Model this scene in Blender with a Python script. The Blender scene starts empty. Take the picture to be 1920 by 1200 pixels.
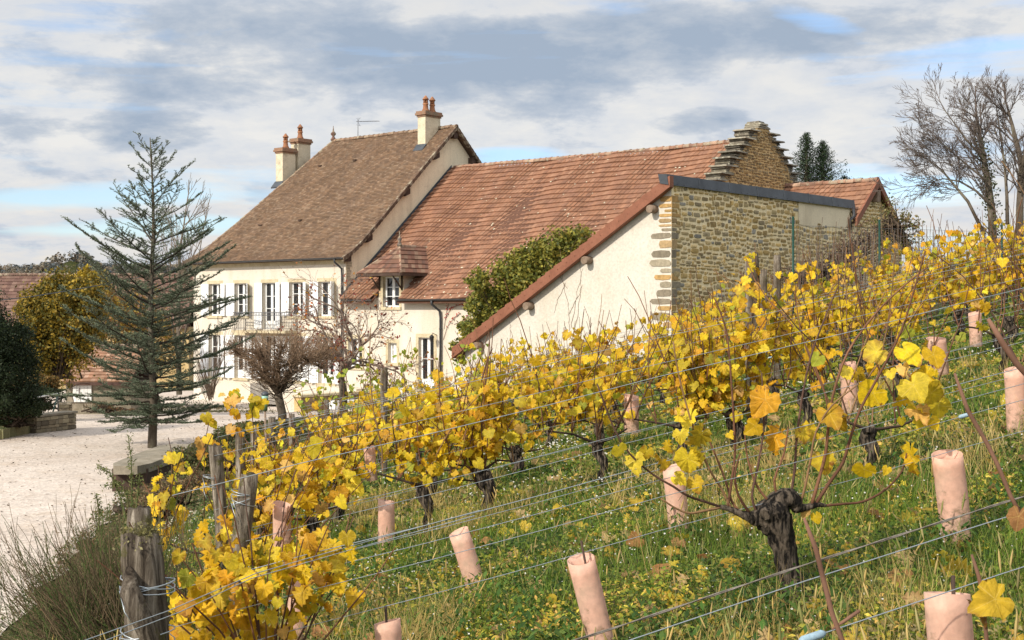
import bpy, math, random
import numpy as np
from mathutils import Vector, Matrix, noise as mnoise
rng = np.random.default_rng(7)
random.seed(7)
scn = bpy.context.scene
COL = scn.collection
F = 2517.0
HZ = 583.0
CZ = 3.6

def P(px, py, d):
    return np.array([(px-960)/F*d, d, CZ-(py-HZ)/F*d])

# house frame: lx along the facade towards the camera, ly into the depth
HX, HY = np.array([.765, -.644]), np.array([.644, .765])
def H(lx, ly, z):
    return np.array([-7.93+HX[0]*lx+HY[0]*ly, 64+HX[1]*lx+HY[1]*ly, z])
def lerp(a, b, t): return a+(b-a)*t
def sst(t):
    t = np.clip(t, 0, 1); return t*t*(3-2*t)

# ---------------------------------------------------------------- terrain
def interp(y, ys, vs): return np.interp(y, ys, vs)
def toe(y): return interp(y, [0, 8, 20, 30, 45, 60, 75], [-4.0, -4.6, -6.6, -8.2, -8.9, -7.2, -7.2])
def edge(y): return interp(y, [0, 4, 9, 16, 25, 35, 50, 75], [-1.5, -1.7, -2.7, -3.7, -4.1, -5.0, -5.6, -5.6])
def gravel_z(y):
    return -1.15*sst((y-38)/30)-3*sst((y-80)/60)
def plane_z(x, y):
    return 2.37+.235*np.clip(x, -6, 24)-.03*np.clip(y, -5, 60)
def terrain(x, y):
    x = np.asarray(x, float); y = np.asarray(y, float)
    g = gravel_z(y); e = edge(y); t = toe(y)
    p = plane_z(np.maximum(x, e), y)
    k = sst((x-t)/(e-t))
    z = g+(p-g)*k
    f = sst((y-75)/80)
    z = z*(1-f)+(-4.0)*f
    # far wooded hills
    def hill(cx, cy, sx, sy, h): return h*np.exp(-((x-cx)/sx)**2-((y-cy)/sy)**2)
    z = z+hill(-262, 800, 34, 60, 37)+hill(-205, 900, 60, 60, 22)+hill(-300, 1100, 450, 90, 41)+hill(-480, 1050, 60, 80, 8)
    return z
def tz(x, y): return float(terrain(x, y))

# ---------------------------------------------------------------- objects
def setp(o, label=None, cat=None, group=None, kind=None):
    if label: o['label'] = label
    if cat: o['category'] = cat
    if group: o['group'] = group
    if kind: o['kind'] = kind
    return o
def thing(name, label, cat, loc, group=None):
    o = bpy.data.objects.new(name, None); COL.objects.link(o)
    o.location = [float(a) for a in loc]; o.empty_display_size = .1
    return setp(o, label, cat, group)

def link_mesh(name, me, mats, parent=None, loc=None):
    for m in (mats if isinstance(mats, (list, tuple)) else [mats]): me.materials.append(m)
    o = bpy.data.objects.new(name, me); COL.objects.link(o)
    if loc is not None: o.location = [float(a) for a in loc]
    if parent is not None: o.parent = parent
    return o

def wloc(o):
    v = np.array(o.location, float)
    while o.parent is not None:
        o = o.parent; v = v+np.array(o.location, float)
    return v

def arr_mesh(name, V, Fc, mats, parent=None, col=None, smooth=False, loc=None):
    """uniform polygons from arrays; V in world space"""
    V = np.asarray(V, np.float32); Fc = np.asarray(Fc, np.int32)
    off = np.zeros(3)
    if parent is not None: off = wloc(parent)
    elif loc is not None: off = np.array(loc, float)
    me = bpy.data.meshes.new(name)
    n, k = Fc.shape
    me.vertices.add(len(V)); me.vertices.foreach_set('co', (V-off.astype(np.float32)).ravel())
    me.loops.add(n*k); me.loops.foreach_set('vertex_index', Fc.ravel())
    me.polygons.add(n); me.polygons.foreach_set('loop_start', np.arange(0, n*k, k, dtype=np.int32))
    me.polygons.foreach_set('loop_total', np.full(n, k, np.int32))
    if smooth: me.polygons.foreach_set('use_smooth', np.ones(n, bool))
    me.update(calc_edges=True)
    if col is not None:
        a = me.color_attributes.new('Col', 'FLOAT_COLOR', 'POINT')
        c = np.ones((len(V), 4), np.float32); c[:, :3] = col
        a.data.foreach_set('color', c.ravel())
    if mats is M.get('vineleaf') and len(V) % len(GV) == 0:
        a = me.color_attributes.new('Leaf', 'FLOAT_COLOR', 'POINT')
        g = np.ones((len(GV), 4), np.float32); g[:, 0] = GV[:, 0]+.5; g[:, 1] = GV[:, 1]-GV[0, 1]+.5; g[:, 2] = 0
        a.data.foreach_set('color', np.tile(g, (len(V)//len(GV), 1)).ravel())
    return link_mesh(name, me, mats, parent, loc if parent is None else None)

M = {}
class MB:
    def __init__(s): s.v = []; s.f = []; s.m = []; s.c = []; s.sm = []
    def add(s, vs, fs, mat=0, col=(1, 1, 1), smooth=False):
        b = len(s.v)
        s.v.extend([tuple(map(float, v)) for v in vs])
        s.c.extend([tuple(col)]*len(vs))
        for f in fs:
            s.f.append([b+i for i in f]); s.m.append(mat); s.sm.append(smooth)
    def hexa(s, p, mat=0, col=(1, 1, 1)):
        s.add(p, [(0, 3, 2, 1), (4, 5, 6, 7), (0, 1, 5, 4), (1, 2, 6, 5), (2, 3, 7, 6), (3, 0, 4, 7)], mat, col)
    def hbox(s, a, b, mat=0, col=(1, 1, 1)):
        """box in the house frame from corner a to corner b"""
        x0, y0, z0 = a; x1, y1, z1 = b
        s.hexa([H(x0, y0, z0), H(x1, y0, z0), H(x1, y1, z0), H(x0, y1, z0), H(x0, y0, z1), H(x1, y0, z1), H(x1, y1, z1), H(x0, y1, z1)], mat, col)
    def box(s, c, size, rz=0, mat=0, col=(1, 1, 1), R=None):
        c = np.array(c, float); h = np.array(size, float)/2
        R = np.array(Matrix.Rotation(rz, 3, 'Z')) if R is None else R
        q = [c+R@(h*np.array(k)) for k in [(-1, -1, -1), (1, -1, -1), (1, 1, -1), (-1, 1, -1), (-1, -1, 1), (1, -1, 1), (1, 1, 1), (-1, 1, 1)]]
        s.hexa(q, mat, col)
    def tube(s, pts, rad, n=6, mat=0, col=(1, 1, 1), cap=True, bump=0, smooth=True):
        pts = [np.array(p, float) for p in pts]
        if not hasattr(rad, '__len__'): rad = [rad]*len(pts)
        vs = []; L = len(pts)
        ref = None
        for i in range(L):
            d = pts[min(i+1, L-1)]-pts[max(i-1, 0)]; d = d/(np.linalg.norm(d)+1e-9)
            if ref is None:
                ref = np.array([0, 0, 1.]) if abs(d[2]) < .9 else np.array([1., 0, 0])
            a = np.cross(d, ref); a /= np.linalg.norm(a)+1e-9
            b = np.cross(d, a); ref = np.cross(a, d)
            for k in range(n):
                an = 2*math.pi*k/n
                r = rad[i]*(1+(random.uniform(-bump, bump) if bump else 0))
                vs.append(pts[i]+r*(math.cos(an)*a+math.sin(an)*b))
        fs = []
        for i in range(L-1):
            for k in range(n):
                k2 = (k+1) % n
                fs.append((i*n+k, i*n+k2, (i+1)*n+k2, (i+1)*n+k))
        s.add(vs, fs, mat, col, smooth)
        if cap:
            b = len(s.v)-len(vs)
            s.f.append([b+k for k in range(n)][::-1]); s.m.append(mat); s.sm.append(False)
            s.f.append([b+(L-1)*n+k for k in range(n)]); s.m.append(mat); s.sm.append(False)
    def lathe(s, c, prof, n=12, mat=0, col=(1, 1, 1), smooth=True, axis=None):
        """prof: list of (r, z) relative to c"""
        c = np.array(c, float); vs = []
        for r, z in prof:
            for k in range(n):
                a = 2*math.pi*k/n; vs.append(c+np.array([r*math.cos(a), r*math.sin(a), z]))
        fs = [(i*n+k, i*n+(k+1) % n, (i+1)*n+(k+1) % n, (i+1)*n+k) for i in range(len(prof)-1) for k in range(n)]
        s.add(vs, fs, mat, col, smooth)
        b = len(s.v)-len(vs)
        if prof[0][0] > 1e-4: s.f.append([b+k for k in range(n)][::-1]); s.m.append(mat); s.sm.append(False)
        if prof[-1][0] > 1e-4: s.f.append([b+(len(prof)-1)*n+k for k in range(n)]); s.m.append(mat); s.sm.append(False)
    def build(s, name, mats, parent=None, loc=None):
        off = wloc(parent) if parent is not None else (np.array(loc, float) if loc is not None else np.zeros(3))
        me = bpy.data.meshes.new(name)
        V = np.array(s.v)-off
        me.from_pydata(V.tolist(), [], s.f)
        me.polygons.foreach_set('material_index', np.array(s.m, np.int32))
        me.polygons.foreach_set('use_smooth', np.array(s.sm, bool))
        a = me.color_attributes.new('Col', 'FLOAT_COLOR', 'POINT')
        c = np.ones((len(s.v), 4), np.float32); c[:, :3] = np.array(s.c)
        a.data.foreach_set('color', c.ravel())
        me.update()
        return link_mesh(name, me, mats, parent, loc if parent is None else None)

# ---------------------------------------------------------------- instanced clouds of small faces
def frames(N, nrm, tilt=None):
    """orthonormal frames with z axis along nrm and random spin -> (N,3,3) columns x,y,z"""
    z = nrm/(np.linalg.norm(nrm, axis=1, keepdims=True)+1e-9)
    r = rng.normal(size=(N, 3)); x = np.cross(r, z); x /= np.linalg.norm(x, axis=1, keepdims=True)+1e-9
    y = np.cross(z, x)
    return np.stack([x, y, z], axis=2)
def inst(tv, tf, pos, R, sc, col, shade=None):
    tv = np.asarray(tv, float); tf = np.asarray(tf, int); N = len(pos); n = len(tv)
    sc = np.asarray(sc, float)
    if sc.ndim == 1: sc = np.repeat(sc[:, None], 3, 1)
    V = np.einsum('nij,nkj->nki', R, tv[None]*sc[:, None, :])+pos[:, None, :]
    Fc = tf[None]+(np.arange(N)*n)[:, None, None]
    C = np.repeat(col[:, None, :], n, 1)
    if shade is not None: C = C*shade[None, :, :] if shade.ndim == 2 else C*shade
    return V.reshape(-1, 3), Fc.reshape(-1, tf.shape[1]), np.clip(C.reshape(-1, 3), 0, 1)
LEAF4 = (np.array([[0, -.5, 0], [.32, 0, .05], [0, .55, -.03], [-.32, 0, .05]]), np.array([[0, 1, 2, 3]]))
def palette(N, cols, w=None, jit=.15):
    cols = np.array(cols); w = np.ones(len(cols)) if w is None else np.array(w, float)
    c = cols[rng.choice(len(cols), N, p=w/w.sum())]
    return np.clip(c*(1+rng.normal(size=(N, 1))*jit), 0, 1)

# grape leaf
def grape_template(n=18):
    ang = []; 
    key = [(-90, .16), (-74, .46), (-58, .60), (-40, .58), (-24, .66), (-8, .62), (8, .70), (22, .64), (36, .56), (50, .64), (66, .66), (78, .74), (90, .80), (102, .73), (114, .67), (130, .63), (144, .55), (158, .65), (172, .70), (188, .62), (204, .66), (220, .57), (238, .60), (254, .46)]
    v = [[0, 0, 0.0]]
    for a, r in key:
        x = r*math.cos(math.radians(a)); y = r*math.sin(math.radians(a))
        v.append([x, y, .24*abs(x)-.30*(x*x+y*y)+.07*math.sin(a*.21)])
    m = len(key)
    f = [[0, i+1, (i+1) % m+1] for i in range(m)]
    v = np.array(v); v[:, 1] += .35
    return v*.75, np.array(f)
GV, GF = grape_template()

# ---------------------------------------------------------------- materials
def new_mat(name):
    m = bpy.data.materials.new(name); m.use_nodes = True
    nt = m.node_tree
    return m, nt, nt.nodes['Principled BSDF']
def N(nt, t, **kw):
    n = nt.nodes.new(t)
    for k, v in kw.items():
        if k.startswith('i_'):
            key = k[2:]; key = int(key) if key.isdigit() else key.replace('_', ' ')
            n.inputs[key].default_value = v
        else: setattr(n, k, v)
    return n
def L(nt, a, b): nt.links.new(a, b)
def ramp(nt, fac, stops):
    r = nt.nodes.new('ShaderNodeValToRGB'); e = r.color_ramp.elements
    while len(e) < len(stops): e.new(.5)
    for i, (p, c) in enumerate(stops):
        e[i].position = p; e[i].color = (*c, 1) if len(c) == 3 else c
    L(nt, fac, r.inputs[0]); return r.outputs[0]
def mix(nt, fac, a, b, mode='MIX'):
    m = nt.nodes.new('ShaderNodeMix'); m.data_type = 'RGBA'; m.blend_type = mode
    for s, v in ((0, fac), (6, a), (7, b)):
        if hasattr(v, 'node'): L(nt, v, m.inputs[s])
        else: m.inputs[s].default_value = v if s == 0 else (*v, 1)
    return m.outputs[2]
def coords(nt, scale=(1, 1, 1), rot=0, kind='Object'):
    tc = nt.nodes.new('ShaderNodeTexCoord'); mp = nt.nodes.new('ShaderNodeMapping')
    mp.inputs['Scale'].default_value = scale; mp.inputs['Rotation'].default_value = (0, 0, rot)
    L(nt, tc.outputs[kind], mp.inputs[0]); return mp.outputs[0]
def nz(nt, vec, scale, detail=4, rough=.55, dist=0):
    n = N(nt, 'ShaderNodeTexNoise'); n.inputs['Scale'].default_value = scale; n.inputs['Detail'].default_value = detail
    n.inputs['Roughness'].default_value = rough; n.inputs['Distortion'].default_value = dist
    L(nt, vec, n.inputs['Vector']); return n.outputs['Fac']
def bump(nt, b, h, s, d=.02):
    n = N(nt, 'ShaderNodeBump'); n.inputs['Strength'].default_value = s; n.inputs['Distance'].default_value = d
    L(nt, h, n.inputs['Height']); L(nt, n.outputs[0], b.inputs['Normal'])

def m_noise(name, c1, c2, scale=3, rough=.8, bs=.3, bd=.02, stretch=(1, 1, 1), c3=None, s3=.6, fine=None, spec=.3, lo=.35, hi=.65, streak=None):
    m, nt, b = new_mat(name)
    v = coords(nt, stretch)
    n1 = nz(nt, v, scale, 6)
    c = ramp(nt, n1, [(lo, c1), (hi, c2)])
    if c3 is not None:
        n3 = nz(nt, v, s3, 5, .6)
        f = ramp(nt, n3, [(.5, (0, 0, 0)), (.66, (1, 1, 1))])
        c = mix(nt, f, c, c3)
    if streak is not None:
        vs_ = coords(nt, (1, 1, .09)); f = ramp(nt, nz(nt, vs_, 1.1, 6, .7, .3), [(.5, (0, 0, 0)), (.72, (.75,)*3)]); c = mix(nt, f, c, streak)
        f = ramp(nt, nz(nt, v, 2.6, 7, .75), [(.56, (0, 0, 0)), (.66, (.5,)*3)]); c = mix(nt, f, c, streak)
    nf = nz(nt, v, fine or scale*8, 5, .7)
    g = ramp(nt, nf, [(.3, (.82,)*3), (.7, (1.12,)*3)])
    c = mix(nt, 1.0, c, g, 'MULTIPLY')
    L(nt, c, b.inputs['Base Color']); b.inputs['Roughness'].default_value = rough
    b.inputs['Specular IOR Level'].default_value = spec
    if bs: bump(nt, b, nf, bs, bd)
    return m

def m_attr(name, rough=.8, trans=0, scale=6, var=.25, bs=.3, bd=.01, c_over=None, s_over=1.5, o_lo=.55, o_hi=.65, spec=.25, fine=30, stretch=(1, 1, 1)):
    """colour from the mesh's own colour attribute, broken up by noise"""
    m, nt, b = new_mat(name)
    at = N(nt, 'ShaderNodeVertexColor', layer_name='Col')
    v = coords(nt, stretch)
    n1 = nz(nt, v, scale, 6, .65)
    g = ramp(nt, n1, [(.3, (1-var,)*3), (.7, (1+var*.7,)*3)])
    c = mix(nt, 1.0, at.outputs[0], g, 'MULTIPLY')
    if c_over is not None:
        f = ramp(nt, nz(nt, v, s_over, 6, .7), [(o_lo, (0, 0, 0)), (o_hi, (1, 1, 1))])
        c = mix(nt, f, c, c_over)
    L(nt, c, b.inputs['Base Color']); b.inputs['Roughness'].default_value = rough
    b.inputs['Specular IOR Level'].default_value = spec
    if bs: bump(nt, b, nz(nt, v, fine, 4, .7), bs, bd)
    if trans:
        tr = N(nt, 'ShaderNodeBsdfTranslucent'); L(nt, c, tr.inputs['Color'])
        mx = N(nt, 'ShaderNodeMixShader'); mx.inputs[0].default_value = trans
        out = nt.nodes['Material Output']
        L(nt, b.outputs[0], mx.inputs[1]); L(nt, tr.outputs[0], mx.inputs[2]); L(nt, mx.outputs[0], out.inputs['Surface'])
    return m

M['plaster'] = m_noise('plaster_cream', (.625, .57, .485), (.685, .63, .55), .5, .92, .12, .01, c3=(.64, .565, .455), s3=.35, fine=25, spec=.15, streak=(.56, .49, .38))
M['plaster_gable'] = m_noise('plaster_gable', (.80, .69, .50), (.84, .73, .54), .5, .92, .1, .01, c3=(.66, .57, .42), s3=.3, fine=25, spec=.15, streak=(.60, .50, .35))  # albedo raised above the facade plaster to make up for shade here
M['plaster_white'] = m_noise('plaster_lime', (.61, .56, .485), (.67, .62, .55), .8, .92, .25, .02, c3=(.62, .56, .47), s3=.5, fine=12, spec=.15, streak=(.57, .505, .41))
M['chim'] = m_noise('plaster_chimney', (.60, .52, .38), (.68, .60, .45), 2, .9, .2, .01, c3=(.42, .36, .26), s3=1.5, spec=.15)
M['stone_trim'] = m_noise('limestone_trim', (.50, .42, .27), (.60, .52, .36), 2.5, .85, .3, .01, c3=(.45, .37, .24), s3=1.5)
M['tile_main'] = m_attr('flat_clay_tile', .85, 0, 1.2, .2, .3, .01, c_over=(.17, .13, .095), s_over=2.2, o_lo=.58, o_hi=.75)
M['tile_wing'] = m_attr('mechanical_clay_tile', .85, 0, 3.5, .18, .4, .01, c_over=(.22, .15, .11), s_over=7, o_lo=.54, o_hi=.85, fine=40, spec=.15)
M['ridge'] = m_attr('ridge_tile', .9, 0, 5, .35, .5, .02, c_over=(.34, .29, .21), s_over=3, o_lo=.5, o_hi=.62)
M['terracotta'] = m_noise('terracotta', (.30, .125, .06), (.38, .18, .09), 6, .8, .3, .01, c3=(.2, .1, .06), s3=4)
M['brickcap'] = m_noise('chimney_brick', (.25, .14, .09), (.33, .20, .13), 6, .9, .5, .02, c3=(.2, .17, .12), s3=3)
M['dark_wood'] = m_noise('dark_timber', (.05, .03, .022), (.09, .055, .04), 5, .75, .3, .01)
M['timber'] = m_noise('grey_brown_timber', (.19, .13, .09), (.27, .2, .15), 5, .8, .3, .01)
M['zinc'] = m_noise('weathered_zinc', (.035, .042, .052), (.065, .075, .09), 2, .45, .1, .005, spec=.5)
M['gutter'] = m_noise('dark_gutter', (.03, .032, .036), (.05, .05, .055), 3, .45, .1, .005, spec=.5)
M['fascia'] = m_noise('red_brown_fascia', (.215, .083, .048), (.27, .11, .065), 2, .6, .15, .01, fine=14)
M['whitepaint'] = m_noise('white_paint', (.78, .78, .77), (.84, .84, .83), 3, .5, .05, .003)
M['shutter'] = m_noise('shutter_paint', (.82, .83, .85), (.87, .88, .89), 3, .55, .05, .003)
M['iron'] = m_noise('grey_iron', (.09, .09, .10), (.15, .15, .16), 4, .6, .1, .003)
M['blackiron'] = m_noise('black_iron', (.02, .02, .022), (.035, .035, .04), 4, .5, .1, .003)
M['greenpaint'] = m_noise('green_paint', (.006, .04, .028), (.01, .055, .038), 4, .45, .05, .003)
M['mortar'] = m_noise('lime_mortar', (.86, .70, .42), (.92, .78, .52), 2, .95, .5, .02, fine=14, spec=.1)
M['mortar_old'] = m_noise('ochre_mortar', (.56, .39, .18), (.66, .49, .26), 2, .95, .6, .03, fine=10, spec=.1)
M['rubble'] = m_attr('rubble_stone', .9, 0, 9, .3, .6, .02, spec=.15)
M['slabstone'] = m_attr('lichen_slab', .92, 0, 8, .35, .6, .02, c_over=(.36, .34, .27), s_over=5, o_lo=.52, o_hi=.62, spec=.15)
M['concrete'] = m_noise('old_concrete', (.20, .175, .13), (.32, .275, .21), 3, .9, .5, .02, c3=(.2, .17, .12), s3=2)
M['pot'] = m_noise('old_pot', (.4, .3, .2), (.5, .4, .28), 3, .9, .3)
# glass
m, nt, b = new_mat('window_glass'); b.inputs['Base Color'].default_value = (.02, .022, .025, 1); b.inputs['Roughness'].default_value = .06
b.inputs['Specular IOR Level'].default_value = .7; M['glass'] = m
m, nt, b = new_mat('curtain'); b.inputs['Base Color'].default_value = (.55, .52, .44, 1); b.inputs['Roughness'].default_value = .95; M['curtain'] = m
# vegetation
M['vineleaf'] = m_attr('vine_leaf', .5, .45, 40, .34, .5, .006, c_over=(.30, .12, .02), s_over=16, o_lo=.62, o_hi=.68, spec=.3, fine=120)
M['leaf'] = m_attr('leaf', .6, .3, 12, .25, 0, spec=.3)
M['needle'] = m_attr('needle', .7, .12, 8, .25, 0, spec=.2)
M['grass'] = m_attr('grass_blade', .55, .42, 3, .3, 0, spec=.3)
M['dry'] = m_attr('dry_plant', .8, .35, 6, .2, 0, spec=.15)
M['twig'] = m_attr('twig', .8, 0, 12, .35, .3, .003, spec=.2)
M['bark'] = m_noise('bark', (.075, .06, .045), (.16, .13, .10), 5, .9, .9, .03, stretch=(1, 1, .35), c3=(.2, .19, .14), s3=2, spec=.15)
M['vinebark'] = m_noise('vine_bark', (.012, .009, .007), (.26, .205, .155), 62, .9, 1.0, .02, stretch=(1, 1, .14), spec=.25, lo=.44, hi=.62)
M['tube'] = m_noise('pink_plastic_sleeve', (.78, .49, .37), (.85, .58, .46), 5, .5, .15, .006, c3=(.70, .50, .38), s3=9, spec=.35)
tb = M['tube'].node_tree; bb = tb.nodes['Principled BSDF']
tr = N(tb, 'ShaderNodeBsdfTranslucent'); tr.inputs['Color'].default_value = (.85, .5, .36, 1)
# mud splashed up from the soil, and grubby streaks
_bc = bb.inputs['Base Color'].links[0].from_socket
_tc = tb.nodes.new('ShaderNodeTexCoord'); _sx = tb.nodes.new('ShaderNodeSeparateXYZ'); tb.links.new(_tc.outputs['Object'], _sx.inputs[0])
_n = nz(tb, _tc.outputs['Object'], 26, 6, .75); _m = N(tb, 'ShaderNodeMath', operation='MULTIPLY_ADD'); tb.links.new(_sx.outputs[2], _m.inputs[0]); _m.inputs[1].default_value = -1.1; tb.links.new(_n, _m.inputs[2])
_sp = ramp(tb, nz(tb, _tc.outputs['Object'], 70, 3, .6), [(.68, (0, 0, 0)), (.72, (.7,)*3)]); _bc = mix(tb, _sp, _bc, (.35, .24, .17))
_f = ramp(tb, _m.outputs[0], [(.40, (0, 0, 0)), (.55, (.8,)*3)]); _c2 = mix(tb, _f, _bc, (.26, .19, .12)); tb.links.new(_c2, bb.inputs['Base Color'])
mx = N(tb, 'ShaderNodeMixShader'); mx.inputs[0].default_value = .3
L(tb, bb.outputs[0], mx.inputs[1]); L(tb, tr.outputs[0], mx.inputs[2]); L(tb, mx.outputs[0], tb.nodes['Material Output'].inputs['Surface'])
m, nt, b = new_mat('galvanised_wire'); b.inputs['Base Color'].default_value = (.42, .46, .49, 1); b.inputs['Metallic'].default_value = .75; b.inputs['Roughness'].default_value = .42; M['wire'] = m
M['rustwire'] = m_noise('rusty_wire', (.14, .12, .10), (.25, .22, .19), 60, .6, .3, .003, spec=.4)
M['bluegrip'] = m_noise('blue_grey_gripper', (.25, .36, .44), (.35, .46, .54), 20, .5, .1, .003)
# veins and burnt margins drawn in each leaf's own coordinates
nt = M['vineleaf'].node_tree; b = nt.nodes['Principled BSDF']
def _mt(op, a, b_=None):
    n = nt.nodes.new('ShaderNodeMath'); n.operation = op
    for i, v in enumerate((a, b_)):
        if v is None: continue
        if hasattr(v, 'node'): L(nt, v, n.inputs[i])
        else: n.inputs[i].default_value = v
    return n.outputs[0]
at = N(nt, 'ShaderNodeVertexColor', layer_name='Leaf'); sx = nt.nodes.new('ShaderNodeSeparateColor'); L(nt, at.outputs[0], sx.inputs[0])
_x = _mt('SUBTRACT', sx.outputs[0], .5); _y = _mt('SUBTRACT', sx.outputs[1], .5)
_r = _mt('SQRT', _mt('ADD', _mt('MULTIPLY', _x, _x), _mt('MULTIPLY', _y, _y))); _a = _mt('ARCTAN2', _x, _y)
_v = _mt('MULTIPLY', _mt('ABSOLUTE', _mt('SINE', _mt('MULTIPLY', _a, 2.5))), _r)
vein = ramp(nt, _v, [(.006, (1, 1, 1)), (.022, (0, 0, 0))])
base = b.inputs['Base Color'].links[0].from_socket
nn = nz(nt, coords(nt), 14, 5, .7)
marg = ramp(nt, _mt('ADD', _r, _mt('MULTIPLY', _mt('SUBTRACT', nn, .5), .9)), [(.50, (0, 0, 0)), (.62, (.85,)*3)])
c = mix(nt, marg, base, (.34, .14, .025)); c = mix(nt, _mt('MULTIPLY', vein, .5), c, (.86, .66, .20))
L(nt, c, b.inputs['Base Color'])
for n_ in nt.nodes:
    if n_.type == 'BSDF_TRANSLUCENT': L(nt, c, n_.inputs['Color'])
# weathered post wood
m, nt, b = new_mat('weathered_post')
v = coords(nt, (1, 1, .08)); v2 = coords(nt)
n1 = nz(nt, v, 30, 8, .75, .8)
c = ramp(nt, n1, [(.34, (.02, .015, .011)), (.44, (.10, .08, .062)), (.54, (.23, .195, .155)), (.66, (.44, .39, .325))])
lich = ramp(nt, nz(nt, v2, 9, 7, .75), [(.56, (0, 0, 0)), (.62, (1, 1, 1))])
c = mix(nt, lich, c, (.12, .11, .045)); c = mix(nt, 1.0, c, ramp(nt, nz(nt, v2, 5, 4, .6), [(.35, (.55, .5, .45)), (.65, (1.1, 1.1, 1.1))]), 'MULTIPLY')
L(nt, c, b.inputs['Base Color']); b.inputs['Roughness'].default_value = .9; b.inputs['Specular IOR Level'].default_value = .15
bump(nt, b, n1, 1.0, .02); M['post'] = m
# gravel
m, nt, b = new_mat('pale_gravel')
v = coords(nt)
c = ramp(nt, nz(nt, v, .25, 5, .6), [(.35, (.51, .43, .365)), (.65, (.63, .55, .48))])
c = mix(nt, ramp(nt, nz(nt, v, 1.3, 6, .7), [(.5, (0, 0, 0)), (.75, (.8, .8, .8))]), c, (.48, .38, .29))
vo = N(nt, 'ShaderNodeTexVoronoi', i_Scale=16.0); L(nt, v, vo.inputs['Vector'])
g = ramp(nt, vo.outputs['Color'], [(.2, (.8, .8, .8)), (.8, (1.12, 1.12, 1.12))])
c = mix(nt, 1.0, c, g, 'MULTIPLY')
sp = ramp(nt, nz(nt, v, 11, 3, .7), [(.68, (0, 0, 0)), (.72, (1, 1, 1))])
c = mix(nt, sp, c, (.20, .15, .10))
L(nt, c, b.inputs['Base Color']); b.inputs['Roughness'].default_value = .95; b.inputs['Specular IOR Level'].default_value = .1
bump(nt, b, vo.outputs['Distance'], .5, .02); M['gravel'] = m
# soil under the grass
M['soil'] = m_noise('grassy_soil', (.022, .03, .008), (.06, .075, .016), 5, .95, .8, .04, c3=(.13, .10, .05), s3=1.3, fine=40, spec=.1)
# ================================================================ ground
def grid_mesh(name, xs, ys, zf, mat, **kw):
    X, Y = np.meshgrid(xs, ys); Z = zf(X, Y)
    V = np.stack([X, Y, Z], -1).reshape(-1, 3); nx = len(xs); ny = len(ys)
    i = np.arange(nx-1); j = np.arange(ny-1)
    I, J = np.meshgrid(i, j); a = (J*nx+I).ravel()
    return arr_mesh(name, V, np.stack([a, a+1, a+nx+1, a+nx], 1), mat, smooth=True, **kw)
def sinhs(lo, hi, n, k):
    t = np.linspace(math.asinh(lo/k), math.asinh(hi/k), n); return np.sinh(t)*k
def rough(x, y):
    return .03*np.sin(x*3.1+y*1.7)*np.sin(y*2.3-x*.9)+.02*np.sin(x*7.3+1)*np.sin(y*6.1)
def ground_z(x, y):
    z = terrain(x, y); e = edge(y)
    k = sst((x-toe(y))/1.5)*(1-sst((np.abs(x)+np.abs(y)-70)/20))
    return z+rough(x, y)*k*.7
ground = grid_mesh('ground', sinhs(-2200, 2200, 420, 9), sinhs(-60, 4000, 460, 12), ground_z, M['soil'])
setp(ground, kind='structure', label='grassy hillside ground running down to the yard')
# gravel yard: a sheet just above the ground
def yard():
    ys = np.linspace(3, 80, 260); us = np.linspace(0, 1, 60)
    wob = np.array([mnoise.noise(Vector((y*.9, 0, 0)))*.35+mnoise.noise(Vector((y*3.3, 5, 0)))*.15 for y in ys])
    left = np.interp(ys, [3, 36, 38, 44, 50, 60, 80], [-30, -30, -14.1, -15.4, -22, -30, -34])
    right = toe(ys)+.15+wob
    right = np.where(ys > 58, right+6, right)
    X = left[:, None]*(1-us)+right[:, None]*us
    Y = np.repeat(ys[:, None], 60, 1)
    Z = terrain(X, Y)+.03
    V = np.stack([X, Y, Z], -1).reshape(-1, 3)
    I, J = np.meshgrid(np.arange(59), np.arange(259)); a = (J*60+I).ravel()
    o = arr_mesh('gravel_yard', V, np.stack([a, a+1, a+61, a+60], 1), M['gravel'], smooth=True)
    setp(o, kind='structure', label='pale gravel yard in front of the house')
yard()

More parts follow.
